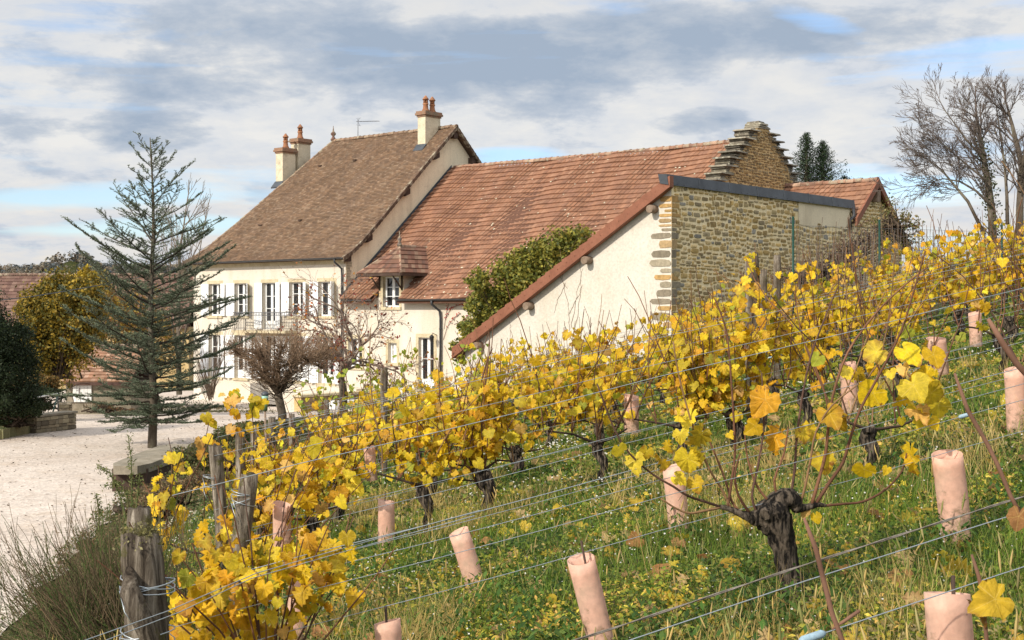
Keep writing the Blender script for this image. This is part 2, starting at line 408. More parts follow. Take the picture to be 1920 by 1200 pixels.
# ================================================================ roofs
def tile_surface(mb, S, u0, u1, vlen, tl, tw, th, cols, keep=None, mode='flat', urange=None, wave=None, lift=0.012):
    """individual roof tiles laid row over row; S(u, v) -> world position"""
    rows = int(vlen/tl)
    eps = .02
    for i in range(rows+1):
        v0 = i*tl; v1 = min(v0+tl*1.12, vlen)
        if v1-v0 < .03: continue
        a, b = (u0, u1) if urange is None else urange((v0+v1)/2)
        shift = (tw*.5 if i % 2 else 0)
        k = math.floor((a-shift)/tw)
        while k*tw+shift < b:
            x0 = max(k*tw+shift, a); x1 = min(k*tw+shift+tw, b); k += 1
            if x1-x0 < .02: continue
            if keep and not keep((x0+x1)/2, (v0+v1)/2): continue
            um = (x0+x1)/2; vm = (v0+v1)/2
            p = S(um, vm); du = S(um+eps, vm)-p; dv = S(um, vm+eps)-p
            n = np.cross(du, dv); n /= np.linalg.norm(n)
            w = wave(um, vm) if wave else 0
            j = random.uniform(-.004, .006)
            c = random.choice(cols); g = random.uniform(.87, 1.12); c = tuple(q*g for q in c)
            if mode == 'flat':
                g_ = .002
                pts = [S(x0+g_, v0)+n*(th+lift+w+j), S(x1-g_, v0)+n*(th+lift+w+j), S(x1-g_, v1)+n*(lift*.4+w), S(x0+g_, v1)+n*(lift*.4+w),
                       S(x0+g_, v0)+n*(lift*.1+w), S(x1-g_, v0)+n*(lift*.1+w)]
                mb.add(pts, [(0, 1, 2, 3), (4, 5, 1, 0)], 0, c)
            else:
                t0, t1 = lerp(x0, x1, .72), lerp(x0, x1, .80)
                hh = .018
                T = n*(th+lift+w+j); B_ = n*(lift*.3+w)
                top = [S(x0, v0)+T, S(t0, v0)+T, S(t1, v0)+T+n*hh, S(x1, v0)+T+n*hh*.7]
                bot = [S(x0, v1)+B_, S(t0, v1)+B_, S(t1, v1)+B_+n*hh, S(x1, v1)+B_+n*hh*.7]
                fr = [S(x0, v0)+n*(w-.01), S(x1, v0)+n*(w-.01)]
                mb.add(top+bot+fr, [(0, 1, 5, 4), (1, 2, 6, 5), (2, 3, 7, 6), (8, 9, 3, 2, 1, 0)], 0, c)

def ridge_tiles(mb, a, b, r, seg, cols, drop=.02, n=8):
    a = np.array(a); b = np.array(b); Ls = np.linalg.norm(b-a); d = (b-a)/Ls
    side = np.cross(d, [0, 0, 1.]); side /= np.linalg.norm(side); up = np.cross(side, d)
    k = int(Ls/seg)
    for i in range(k+1):
        s0 = i*seg; s1 = min(s0+seg*1.08, Ls)
        if s1-s0 < .05: continue
        c = random.choice(cols); g = random.uniform(.8, 1.2); c = tuple(q*g for q in c)
        dz = random.uniform(-.01, .015)
        vs = []
        for (s, rr) in ((s0, r*1.13), (s0+.07, r*1.13), (s0+.08, r), (s1, r*.97)):
            for q in range(n+1):
                an = math.pi*(-.08+1.16*q/n)
                vs.append(a+d*s+side*math.cos(an)*rr+up*(math.sin(an)*rr-drop+dz))
        m = n+1
        fs = [(j*m+q, j*m+q+1, (j+1)*m+q+1, (j+1)*m+q) for j in range(3) for q in range(n)]
        fs.append(tuple(range(m)))
        mb.add(vs, fs, 0, c)

class Prof:
    """roof cross-section: arc length -> (ly, z)"""
    def __init__(s, pts):
        s.p = np.array(pts, float); d = np.linalg.norm(np.diff(s.p, axis=0), axis=1)
        s.s = np.concatenate([[0], np.cumsum(d)]); s.L = s.s[-1]
    def __call__(s, v):
        v = max(min(v, s.L+.05), -.1)
        if v > s.L:
            d = (s.p[-1]-s.p[-2]); d = d/np.linalg.norm(d); return s.p[-1]+d*(v-s.L)
        if v < 0:
            d = (s.p[1]-s.p[0]); d = d/np.linalg.norm(d); return s.p[0]+d*v
        return np.array([np.interp(v, s.s, s.p[:, 0]), np.interp(v, s.s, s.p[:, 1])])

def sheet(mb, quads, th, mat=0, col=(.2, .12, .08)):
    """thin solid slabs under the tiles"""
    for q in quads:
        q = [np.array(p, float) for p in q]
        low = [p-np.array([0, 0, th]) for p in q]
        mb.hexa(low+q, mat, col)

# ---- walls with openings, on a plane lx-z facing -ly (front) -------------------------
def wall_front(mb, x0, x1, z0, z1, y, holes, depth=.24, mat=0, rmat=None, back=.3):
    xs = sorted({x0, x1, *[h[0] for h in holes], *[h[1] for h in holes]})
    zs = sorted({z0, z1, *[h[2] for h in holes], *[h[3] for h in holes]})
    xs = [v for v in xs if x0 <= v <= x1]; zs = [v for v in zs if z0 <= v <= z1]
    inh = lambda x, z: any(h[0] < x < h[1] and h[2] < z < h[3] for h in holes)
    for i in range(len(xs)-1):
        for j in range(len(zs)-1):
            if inh((xs[i]+xs[i+1])/2, (zs[j]+zs[j+1])/2): continue
            mb.add([H(xs[i], y, zs[j]), H(xs[i+1], y, zs[j]), H(xs[i+1], y, zs[j+1]), H(xs[i], y, zs[j+1])], [(0, 1, 2, 3)], mat)
    rm = mat if rmat is None else rmat
    for a, b_, c, d in holes:
        q = lambda p: mb.add(p, [(0, 1, 2, 3)], rm)
        q([H(a, y, c), H(a, y, d), H(a, y+depth, d), H(a, y+depth, c)])
        q([H(b_, y, c), H(b_, y+depth, c), H(b_, y+depth, d), H(b_, y, d)])
        q([H(a, y, d), H(b_, y, d), H(b_, y+depth, d), H(a, y+depth, d)])
        q([H(a, y, c), H(a, y+depth, c), H(b_, y+depth, c), H(b_, y, c)])

def window(root, a, b, c, d, y, rows=3, kind='window', cols=2, curtain=True, surround=True, sill=True, trim=.16, bars=False):
    """a..b along the wall, c..d up; y is the wall face"""
    yy = y+.17
    fr = MB(); fw = .055
    fr.hbox((a, yy, c), (a+fw, yy+.07, d)); fr.hbox((b-fw, yy, c), (b, yy+.07, d))
    fr.hbox((a+fw, yy, d-fw), (b-fw, yy+.07, d)); fr.hbox((a+fw, yy, c), (b-fw, yy+.07, c+fw*1.3))
    mid = (a+b)/2
    fr.hbox((mid-.045, yy-.012, c+fw*1.3), (mid+.045, yy+.062, d-fw))
    base = c+fw*1.3
    if kind == 'door':
        fr.hbox((a+fw, yy+.01, c+fw*1.3), (b-fw, yy+.05, c+.42)); base = c+.42
    for s in (0, 1):
        xa, xb = (a+fw, mid-.045) if s == 0 else (mid+.045, b-fw)
        sw = .04
        fr.hbox((xa, yy+.004, base), (xa+sw, yy+.055, d-fw)); fr.hbox((xb-sw, yy+.004, base), (xb, yy+.055, d-fw))
        for k in range(1, rows):
            z = lerp(base, d-fw, k/rows); fr.hbox((xa+sw, yy+.012, z-.015), (xb-sw, yy+.05, z+.015))
        if bars:
            xm = (xa+xb)/2; fr.hbox((xm-.012, yy+.014, base), (xm+.012, yy+.048, d-fw))
    f = fr.build(kind if kind == 'window' else 'french_door', M['whitepaint'], root)
    g = MB(); g.hbox((a+.02, yy+.03, base-.02), (b-.02, yy+.036, d-.03)); g.build('pane', M['glass'], f)
    if curtain:
        cu = MB()
        for s in (0, 1):
            xa, xb = (a+.03, a+.3*(b-a)) if s == 0 else (b-.3*(b-a), b-.03)
            n = 7; pts = [(lerp(xa, xb, k/n), yy+.12+(.02 if k % 2 else 0)) for k in range(n+1)]
            for k in range(n):
                cu.add([H(pts[k][0], pts[k][1], c+.05), H(pts[k+1][0], pts[k+1][1], c+.05), H(pts[k+1][0], pts[k+1][1], d-.05), H(pts[k][0], pts[k][1], d-.05)], [(0, 1, 2, 3)])
        cu.build('curtain', M['curtain'], f)
    # dark room behind
    if surround:
        tr_ = MB(); t = trim
        tr_.hbox((a-t, y-.012, d), (b+t, y+.02, d+.17))
        if t > .1:
            tr_.hbox((a-t, y-.009, c), (a, y+.02, d)); tr_.hbox((b, y-.009, c), (b+t, y+.02, d))
        if sill: tr_.hbox((a-t, y-.07, c-.13), (b+t, y+.02, c))
        tr_.build('stone_surround', M['stone_trim'], f)
    return f

def shutter(root, hx, w, c, d, y, side, ang):
    """louvred leaf hinged at hx; side -1 opens to lower lx; ang from the wall in degrees"""
    mb = MB(); an = math.radians(ang); dx, dy = side*math.cos(an), -math.sin(an)
    y0 = y-.03
    def bx(u0, u1, z0, z1, t0=0, t1=.035, tilt=0):
        pts = []
        nx, ny = -dy, dx
        if ny > 0: nx, ny = -nx, -ny
        for z, tt in ((z0, tilt), (z1, 0)):
            for u, t in ((u0, t0), (u1, t0), (u1, t1), (u0, t1)):
                t2 = t+tt
                pts.append(H(hx+dx*u+nx*t2, y0+dy*u+ny*t2, z))
        mb.hexa(pts)
    st = .06
    bx(0, st, c, d); bx(w-st, w, c, d); bx(st, w-st, c, c+.1); bx(st, w-st, d-.08, d)
    zm = lerp(c, d, .42); bx(st, w-st, zm-.04, zm+.04)
    for lo, hi in ((c+.1, zm-.04), (zm+.04, d-.08)):
        n = max(3, int((hi-lo)/.06))
        for k in range(n):
            z = lerp(lo, hi, k/n); bx(st, w-st, z, z+(hi-lo)/n*.9, .004, .012, .018)
    return mb.build('shutter', M['shutter'], root)

def pipe(mb, pts, r, n=8): mb.tube(pts, r, n)

# ================================================================ main house
house = thing('country_house', 'tall cream two-storey house with steep brown tiled roof and white shutters', 'house', H(0, 0, 0))
LXL = -11.84
ops_top = [(-1.91, -.79, 3.35, 5.02), (-4.06, -2.99, 3.35, 5.02), (-6.13, -5.07, 2.68, 5.02), (-8.35, -7.32, 3.35, 5.02), (-10.5, -9.47, 3.35, 5.02)]
ops_low = [(-1.91, -.79, .1, 2.35), (-4.06, -2.99, .15, 2.35), (-6.13, -5.07, .15, 2.35), (-8.35, -7.32, .15, 2.35), (-10.5, -9.47, .15, 2.35)]
w = MB()
wall_front(w, LXL, 0, -2.2, 6.15, 0, ops_top+ops_low, mat=0)
# left side and back
w.add([H(LXL, 0, -2.2), H(LXL, 0, 6.15), H(LXL, 15, 6.15), H(LXL, 15, -2.2)], [(0, 1, 2, 3)], 0)
w.add([H(LXL, 15, -2.2), H(LXL, 15, 6.15), H(0, 15, 6.15), H(0, 15, -2.2)], [(0, 1, 2, 3)], 0)
# gable end
zg = lambda ly: 6.15+ (13.05-6.15)*(ly/7.5) if ly <= 7.5 else 6.15+(13.05-6.15)*((15-ly)/7.5)
w.add([H(0, 0, -2.2), H(0, 15, -2.2), H(0, 15, 6.0), H(0, 7.5, 12.95), H(0, 0, 6.0)], [(0, 1, 2, 3, 4)], 1)
# dark upright sheet behind the openings, standing in for the shade of rooms
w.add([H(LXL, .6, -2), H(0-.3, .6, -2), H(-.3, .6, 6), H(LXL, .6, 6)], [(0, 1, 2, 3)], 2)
w.build('wall', [M['plaster'], M['plaster_gable'], M['dark_wood']], house)
# corner pilaster and cornice
t = MB()
t.hbox((LXL-.02, -.09, 5.86), (-.02, -.012, 6.02)); t.hbox((LXL-.02, -.17, 6.02), (-.02, -.012, 6.14))
t.build('cornice', M['stone_trim'], house)
t = MB()
for k in range(14):
    z = 4.15+k*.13; t.hbox((.0, random.uniform(.02, .06), z), (.02, random.uniform(.25, .55), z+.11), 0, (lambda g: (.46*g, .40*g, .29*g))(random.uniform(.8, 1.1)))
t.build('corner_stones', M['rubble'], house)
for i, (a, b_, c, d) in enumerate(ops_top):
    k = 'door' if i == 2 else 'window'
    f = window(house, a, b_, c, d, 0, rows=3, kind=k, trim=.14, sill=(i != 2))
for i, (a, b_, c, d) in enumerate(ops_low):
    window(house, a, b_, c, d, 0, rows=3, kind='door', trim=.14, sill=True)
for i, (a, b_, c, d) in enumerate(ops_top):
    shutter(house, a-.0, .46, c, d, 0, -1, [24, 14, 16, 30, 18][i])
    shutter(house, b_+.0, .46, c, d, 0, 1, [60, 28, 14, 38, 12][i])
for i, (a, b_, c, d) in enumerate(ops_low):
    shutter(house, a, .52, c, d, 0, -1, [14, 20, 16, 22, 18][i])
    shutter(house, b_, .52, c, d, 0, 1, [16, 14, 18, 12, 20][i])
# balcony
t = MB(); t.hbox((-7.55, -.85, 2.5), (-3.45, -.012, 2.62)); t.build('balcony_slab', M['stone_trim'], house)
t = MB()
def rail(x0, y0, x1, y1, n):
    for z, h in ((3.52, .035), (3.36, .02), (2.72, .02)):
        dx, dy = x1-x0, y1-y0; Lr = math.hypot(dx, dy); nx, ny = -dy/Lr*.015, dx/Lr*.015
        t.hexa([H(x0-nx, y0-ny, z), H(x1-nx, y1-ny, z), H(x1+nx, y1+ny, z), H(x0+nx, y0+ny, z), H(x0-nx, y0-ny, z+h), H(x1-nx, y1-ny, z+h), H(x1+nx, y1+ny, z+h), H(x0+nx, y0+ny, z+h)])
    for k in range(n+1):
        x = lerp(x0, x1, k/n); y = lerp(y0, y1, k/n)
        t.tube([H(x, y, 2.62), H(x, y, 3.52)], .009, 4)
        if k < n:
            xm = lerp(x0, x1, (k+.5)/n); ym = lerp(y0, y1, (k+.5)/n); ex = (x1-x0)/n*.42; ey = (y1-y0)/n*.42
            ring = [H(xm+ex*math.cos(q), ym+ey*math.cos(q), 3.45+.06*math.sin(q)) for q in np.linspace(0, 2*math.pi, 9)]
            t.tube(ring, .007, 3, cap=False)
rail(-7.5, -.8, -3.5, -.8, 34); rail(-7.5, -.8, -7.5, -.02, 7); rail(-3.5, -.8, -3.5, -.02, 7)
t.build('balcony_railing', M['iron'], house)

PF = Prof([(-.45, 6.12), (0, 6.36), (.55, 6.75), (1.3, 7.40), (2.5, 8.5), (7.5, 13.15)])
hipx_z = lambda z: np.interp(z, [6.1, 6.5, 7.0, 7.6, 13.15], [-12.3, -12.0, -11.72, -11.45, -9.15])
RX = .32
roof = MB()
qs = []
for i in range(len(PF.p)-1):
    (ya, za), (yb, zb) = PF.p[i], PF.p[i+1]
    qs.append([H(hipx_z(za), ya, za), H(RX, ya, za), H(RX, yb, zb), H(hipx_z(zb), yb, zb)])
    qs.append([H(RX, 15-ya, za), H(hipx_z(za), 15-ya, za), H(hipx_z(zb), 15-yb, zb), H(RX, 15-yb, zb)])
    qs.append([H(hipx_z(za), 15-ya, za), H(hipx_z(za), ya, za), H(hipx_z(zb), yb, zb), H(hipx_z(zb), 15-yb, zb)])
sheet(roof, qs, .10, 0, (.13, .085, .06))
TM = [(.195, .122, .075), (.215, .135, .082), (.18, .113, .072), (.235, .15, .095), (.20, .132, .087), (.16, .104, .07), (.26, .18, .12)]
def Sm(u, v):
    y, z = PF(v); return H(u, y, z)
tile_surface(roof, Sm, -12.3, RX, PF.L, .118, .17, .024, TM, urange=lambda v: (float(hipx_z(PF(v)[1])), RX), wave=lambda u, v: .012*math.sin(u*1.3+v*.6)+.008*math.sin(u*3.1-v*1.1))
ro = roof.build('roof', M['tile_main'], house)
rt = MB()
RC = [(.24, .15, .10), (.28, .19, .13), (.20, .13, .09)]
ridge_tiles(rt, H(RX, 7.5, 13.17), H(-9.15, 7.5, 13.17), .12, .38, RC)
zz = [13.15, 11, 9, 7.6, 7.0, 6.5, 6.15]
def fy(z): return float(np.interp(z, PF.p[:, 1], PF.p[:, 0]))
for i in range(len(zz)-1):
    ridge_tiles(rt, H(float(hipx_z(zz[i+1])), fy(zz[i+1]), zz[i+1]+.02), H(float(hipx_z(zz[i])), fy(zz[i]), zz[i]+.02), .07, .36, RC)
rt.build('ridge_tiles', M['ridge'], ro)
# verge: row of tile ends along the gable, dark timber under it
vg = MB()
s = 0
while s < PF.L:
    y, z = PF(s); y2, z2 = PF(s+.30)
    g = random.uniform(.55, 1.0); c = (.15*g, .095*g, .065*g)
    for (ya, yb) in ((y, y2), (15-y2, 15-y)):
        za, zb = (z, z2) if ya == y else (z2, z)
        vg.hexa([H(RX-.10, ya, za-.17), H(RX+.05, ya, za-.17), H(RX+.05, yb, zb-.13), H(RX-.10, yb, zb-.13),
                 H(RX-.10, ya, za+.045), H(RX+.05, ya, za+.045), H(RX+.05, yb, zb+.075), H(RX-.10, yb, zb+.075)], 0, c)
    s += .27
vg.build('verge_tiles', M['ridge'], ro)
for yy in (1.35, 3.95, 6.1):
    zt = float(PF(np.interp(yy, PF.p[:, 0], PF.s))[1])
    for y_ in (yy, 15-yy):
        t = MB(); t.hexa([H(0, y_-.17, zt-.55), H(.27, y_-.17, zt-.55), H(.27, y_+.17, zt-.40), H(0, y_+.17, zt-.40), H(0, y_-.17, zt-.2), H(.27, y_-.17, zt-.2), H(.27, y_+.17, zt-.13), H(0, y_+.17, zt-.13)]); t.build('purlin_end', M['dark_wood'], house)
for bx_ in (((0, 7.35, 12.55), (.27, 7.65, 12.85)), ((0, -.2, 5.95), (.27, .12, 6.25))):
    t = MB(); t.hbox(*bx_); t.build('purlin_end', M['dark_wood'], house)
# gutter and downpipe
def gutter(mb, x0, x1, y, z, r=.075):
    vs = []; n = 7
    for x in (x0, x1):
        for k in range(n+1):
            a = math.pi*(1+k/n); vs.append(H(x, y+r*math.cos(a), z+r*math.sin(a)))
        for k in range(n+1):
            a = math.pi*(2-k/n); vs.append(H(x, y+.8*r*math.cos(a), z+.8*r*math.sin(a)))
    m = 2*(n+1); mb.add(vs, [(k, (k+1) % m, m+(k+1) % m, m+k) for k in range(m)]+[tuple(range(m))[::-1], tuple(range(m, 2*m))])
t = MB(); gutter(t, -12.2, .3, -.52, 6.14, .085); gu = t.build('gutter', M['gutter'], house)
t = MB(); pipe(t, [H(-.22, -.52, 6.08), H(-.22, -.52, 5.92), H(-.16, -.12, 5.62), H(-.16, -.10, 5.3), H(-.16, -.10, -.1)], .05)
for z in (4.7, 3.2, 1.7): t.lathe(H(-.16, -.10, z), [(.06, -.03), (.06, .03)], 8)
t.build('downpipe', M['gutter'], gu)
# chimneys
def lantern_pot(mb, c, r=.17, h=.85):
    mb.lathe(c, [(r*1.15, 0), (r*1.2, .05), (r*.85, .16), (r*.72, .34), (r*.9, .38), (r*.9, .43), (r*.62, .45)], 12)
    for k in range(6):
        a = k*math.pi/3
        mb.tube([c+np.array([r*.58*math.cos(a), r*.58*math.sin(a), .44]), c+np.array([r*.58*math.cos(a), r*.58*math.sin(a), .64])], .026, 4)
    mb.lathe(c, [(r*.35, .44), (r*.35, .63)], 6, col=(.1, .1, .1))
    mb.lathe(c, [(r*.95, .62), (r*1.0, .66), (r*.55, .76), (r*.2, .84), (.02, h)], 12)
def chimney(parent, x0, x1, y0, y1, zb, zt, pots):
    t = MB(); t.hbox((x0, y0, zb), (x1, y1, zt)); ch = t.build('chimney', M['chim'], parent)
    t = MB(); e = .07
    t.hbox((x0-e*.6, y0-e*.6, zt), (x1+e*.6, y1+e*.6, zt+.09)); t.hbox((x0-e*1.5, y0-e*1.5, zt+.09), (x1+e*1.5, y1+e*1.5, zt+.20)); t.hbox((x0-e, y0-e, zt+.20), (x1+e, y1+e, zt+.30))
    t.build('chimney_cap', M['brickcap'], ch)
    for (px_, py_) in pots:
        t = MB(); lantern_pot(t, H(px_, py_, zt+.29)); t.build('chimney_pot', M['terracotta'], ch)
    # lead flashing
    t = MB(); e = .05
    zf = zb+1.45
    return ch
chimney(house, -10.9, -10.32, 4.85, 5.77, 8.0, 12.36, [(-10.6, 5.3)])
chimney(house, -10.95, -10.35, 6.0, 6.9, 8.5, 13.0, [(-10.65, 6.4)])
chimney(house, -1.45, -.9, 6.42, 7.55, 11.2, 13.68, [(-1.17, 6.72), (-1.17, 7.22)])
t = MB()
for (x0, x1, ya) in ((-1.52, -.83, 6.42), (-10.97, -10.25, 4.85)):
    zt = float(PF(np.interp(ya, PF.p[:, 0], PF.s))[1])
    for k in range(1):
        t.hexa([H(x0, ya-.30, zt-.30), H(x1, ya-.30, zt-.30), H(x1, ya+.0, zt+.02), H(x0, ya+.0, zt+.02), H(x0, ya-.30, zt-.225), H(x1, ya-.30, zt-.225), H(x1, ya-.0, zt+.12), H(x0, ya-.0, zt+.12)])
t.build('chimney_flashing', M['zinc'], ro)
t = MB(); t.lathe(H(-9.1, 7.5, 13.2), [(.16, 0), (.16, .08), (.09, .16), (.06, .24), (.14, .32), (.15, .40), (.06, .50), (.03, .62), (.012, .82)], 12, 0, (.16, .09, .07))
t.build('roof_finial', M['ridge'], ro)
for (u, v) in ((-8.2, 8.2), (-5.6, 8.4), (-8.8, 3.2), (-5.8, 3.4)):
    t = MB(); y, z = PF(v); t.box(H(u, y, z+.06), (.20, .16, .08), math.radians(-40)); t.build('roof_vent', M['dark_wood'], ro)
an = thing('tv_antenna', 'thin rooftop television antenna standing on the ridge of the tall house', 'antenna', H(-7.2, 7.6, 13.1))
t = MB(); b0 = H(-7.2, 7.6, 13.1); t.tube([b0, b0+np.array([0, 0, 1.15])], .018, 5); t.build('mast', M['iron'], an)
t = MB(); q0 = H(-7.35, 7.6, 14.12); q1 = H(-5.55, 7.6, 13.98); t.tube([q0, q1], .012, 4)
for k in range(14):
    c = q0+(q1-q0)*(.12+.86*k/13); e = HY_ = np.array([.644, .765, 0])*.16; t.tube([c-e*.9, c+e*.9], .006, 3)
for sx in (-1, 1):
    c = H(-7.2, 7.6, 14.1); t.tube([c, c+np.array([.1, .1, .22*sx])*1.0], .008, 3); t.tube([c+np.array([-.1, 0, .18*sx]), c+np.array([.15, .1, .22*sx])], .006, 3)
t.build('aerial', M['iron'], an)

# ================================================================ long wing
wing = thing('farm_wing', 'long low cream wing with red mechanical tile roof joined to the tall house', 'farm building', H(0.02, 0, 0))
dorm = (2.5, 3.56, 3.78, 5.18)
ops = [(.15, 1.1, .95, 2.3), (2.85, 3.4, 1.2, 2.12), (4.8, 5.75, .1, 2.4), (7.45, 8.1, 2.45, 3.15)]
w = MB()
wall_front(w, .02, 17.7, -3, 4.22, 0.03, ops+[(dorm[0], dorm[1], dorm[2], 4.22)], mat=0)
w.add([H(.02, 14.8, -3), H(.02, 14.8, 4.2), H(17.7, 14.8, 4.2), H(17.7, 14.8, -3)], [(0, 1, 2, 3)], 0)
w.add([H(.03, .6, -2), H(17.6, .6, -2), H(17.6, .6, 4), H(.03, .6, 4)], [(0, 1, 2, 3)], 1)  # dark sheet behind the wing openings, in place of shaded rooms
# dormer wall front above the eave
wall_front(w, dorm[0]-.28, dorm[1]+.28, 4.22, 5.3, 0.03, [(dorm[0], dorm[1], 4.22, dorm[3])], mat=2, rmat=2)
for x in (dorm[0]-.28, dorm[1]+.28):
    w.add([H(x, .03, 4.2), H(x, .03, 5.3), H(x, 1.4, 5.3)], [(0, 1, 2)], 0)
w.build('wall', [M['plaster'], M['dark_wood'], M['stone_trim']], wing)
t = MB(); t.hbox((.03, -.01, -.35), (3.6, .029, -.02)); t.hbox((.03, -.05, -.12), (3.6, .029, -.02)); t.build('plinth', M['stone_trim'], wing)
window(wing, *ops[0], .03, rows=2, trim=.14)
f = window(wing, *ops[1], .03, rows=3, trim=.16, bars=True)
window(wing, *ops[2], .03, rows=2, kind='door', trim=.17, curtain=False)
window(wing, *ops[3], .03, rows=1, trim=.02, sill=False, curtain=False)
window(wing, *dorm, .03, rows=3, trim=.15)
PW = Prof([(-.42, 4.12), (0.3, 4.76), (7.4, 11.0)])
ws = lambda u, v: .035*math.sin(u*.75+.4)+.03*math.sin(u*1.7+v*.55+1.2)+.018*math.sin(u*3.3-v*.9)-.10*math.sin(math.pi*min(max(u/17.6, 0), 1))*math.sin(math.pi*min(max(v/PW.L, 0), 1))
def Sw(u, v):
    y, z = PW(v); return H(u, y, z)
def keepw(u, v):
    y, z = PW(v)
    return not (dorm[0]-.32 < u < dorm[1]+.32 and y < .75)
roof = MB(); qs = []
for i in range(len(PW.p)-1):
    (ya, za), (yb, zb) = PW.p[i], PW.p[i+1]
    if i == 0:
        for (xa, xb) in ((.06, dorm[0]-.3), (dorm[1]+.3, 17.6)):
            qs.append([H(xa, ya, za-.08), H(xb, ya, za-.08), H(xb, yb, zb-.10), H(xa, yb, zb-.10)])
    else:
        qs.append([H(.06, yb*0+ya, za-.10), H(dorm[0]-.3, ya, za-.10), H(dorm[0]-.3, yb, zb-.12), H(.06, yb, zb-.12)])
        qs.append([H(dorm[1]+.3, ya, za-.10), H(17.6, ya, za-.10), H(17.6, yb, zb-.12), H(dorm[1]+.3, yb, zb-.12)])
        ym = 1.3; zm = 4.76+(11-4.76)*(1.0/7.1)
        qs.append([H(dorm[0]-.3, ym, zm-.10), H(dorm[1]+.3, ym, zm-.10), H(dorm[1]+.3, yb, zb-.12), H(dorm[0]-.3, yb, zb-.12)])
    qs.append([H(17.6, 14.8-ya, za-.08), H(.06, 14.8-ya, za-.08), H(.06, 14.8-yb, zb-.12), H(17.6, 14.8-yb, zb-.12)])
sheet(roof, qs, .10, 0, (.12, .06, .04))
TW = [(.28, .142, .086), (.29, .148, .09), (.265, .134, .082), (.25, .127, .08), (.305, .165, .105), (.275, .143, .09), (.235, .122, .08)]
tile_surface(roof, Sw, .08, 17.62, PW.L, .355, .235, .048, TW, keep=keepw, mode='mech', wave=ws)
# lichen flecks on the tiles
for _ in range(230):
    u = random.uniform(.3, 17.3); v = PW.L*random.random()**1.5; 
    if not keepw(u, v): continue
    y, z = PW(v); p = H(u, y, z)+np.array([0, 0, .075+ws(u, v)]); r = random.uniform(.02, .055)
    n = np.array([-.644*.66, -.765*.66, .75]); a = np.array([HX[0], HX[1], 0]); b_ = np.cross(n, a)
    roof.add([p+a*r*math.cos(q)*random.uniform(.7, 1.2)+b_*r*math.sin(q)*random.uniform(.7, 1.2) for q in np.linspace(0, 6.28, 7)[:-1]], [tuple(range(6))], 0, (.62, .58, .44))
ro = roof.build('roof', M['tile_wing'], wing)
rt = MB()
RW = [(.28, .15, .10), (.33, .19, .13), (.24, .14, .10), (.36, .24, .17)]
npt = 12
for i in range(npt):
    ua, ub = lerp(17.5, .25, i/npt), lerp(17.5, .25, (i+1)/npt)
    sag = lambda u: -.05*math.sin(math.pi*u/17.6)
    ridge_tiles(rt, H(ua, 7.4, 11.02+sag(ua)), H(ub, 7.4, 11.02+sag(ub)), .13, .36, RW)
rt.build('ridge_tiles', M['ridge'], ro)

# flashing where the roof meets the tall gable
t = MB()
for i in range(len(PW.p)-1):
    (ya, za), (yb, zb) = PW.p[i], PW.p[i+1]
    t.hexa([H(.022, ya, za+.0), H(.07, ya, za), H(.07, yb, zb), H(.022, yb, zb), H(.022, ya, za+.16), H(.045, ya, za+.16), H(.045, yb, zb+.16), H(.022, yb, zb+.16)])
t.build('wall_flashing', M['zinc'], ro)
t = MB(); gutter(t, .25, dorm[0]-.3, -.49, 4.13, .075); gutter(t, dorm[1]+.3, 17.4, -.49, 4.13, .075); gu = t.build('gutter', M['gutter'], wing)
t = MB(); pipe(t, [H(6.1, -.49, 4.08), H(6.1, -.49, 3.9), H(6.22, -.1, 3.6), H(6.25, -.07, 3.3), H(6.25, -.07, -.6)], .055)
for z in (2.8, 1.2): t.lathe(H(6.25, -.07, z), [(.066, -.03), (.066, .03)], 8)
t.build('downpipe', M['gutter'], gu)
# dormer roof
dr = MB()
xa, xb, xm = 1.55, 4.45, 3.0; ye, zr, ze = -.75, 6.62, 5.32; yr = .62
mr = lambda z: (z-4.76)*7.1/6.24+.3
def quad_tiles(mb, a0, a1, b0, b1, nrow, tw, cols):
    """tiles between eave a0-a1 and top b0-b1"""
    a0, a1, b0, b1 = map(np.array, (a0, a1, b0, b1))
    def S(u, v): return (a0*(1-v)+b0*v)*(1-u)+(a1*(1-v)+b1*v)*u
    n = np.cross(a1-a0, b0-a0); n = n/np.linalg.norm(n)
    if n[2] < 0: n = -n
    for i in range(nrow):
        v0, v1 = i/nrow, min(1, (i+1.12)/nrow)
        w_ = np.linalg.norm(S(1, v0)-S(0, v0)); k = max(1, int(round(w_/tw)))
        for j in range(k):
            u0, u1 = j/k, (j+1)/k; c = random.choice(cols); g = random.uniform(.75, 1.1); c = tuple(q*g for q in c)
            mb.add([S(u0, v0)+n*.055, S(u1, v0)+n*.055, S(u1, v1)+n*.012, S(u0, v1)+n*.012, S(u0, v0)-n*.01, S(u1, v0)-n*.01], [(0, 1, 2, 3), (4, 5, 1, 0)], 0, c)
A = H(xa, ye, ze); B_ = H(xb, ye, ze); Rf = H(xm, yr, zr); Rb = H(xm, mr(zr)+.1, zr); Cl = H(xa, mr(ze)+.1, ze); Cr = H(xb, mr(ze)+.1, ze)
TD = [(.17, .085, .06), (.21, .11, .075), (.14, .08, .06), (.25, .16, .11)]
quad_tiles(dr, A, B_, Rf, Rf+np.array([.001, 0, 0]), 6, .24, TD)
quad_tiles(dr, Cl, A, Rb, Rf, 6, .24, TD); quad_tiles(dr, B_, Cr, Rf, Rb, 6, .24, TD)
dr.add([A, B_, Rf], [(0, 1, 2)], 0, (.1, .06, .04)); dr.add([B_, Cr, Rb, Rf], [(0, 1, 2, 3)], 0, (.1, .06, .04)); dr.add([Cl, A, Rf, Rb], [(0, 1, 2, 3)], 0, (.1, .06, .04))
dro = dr.build('dormer_roof', M['tile_wing'], wing)
t = MB()
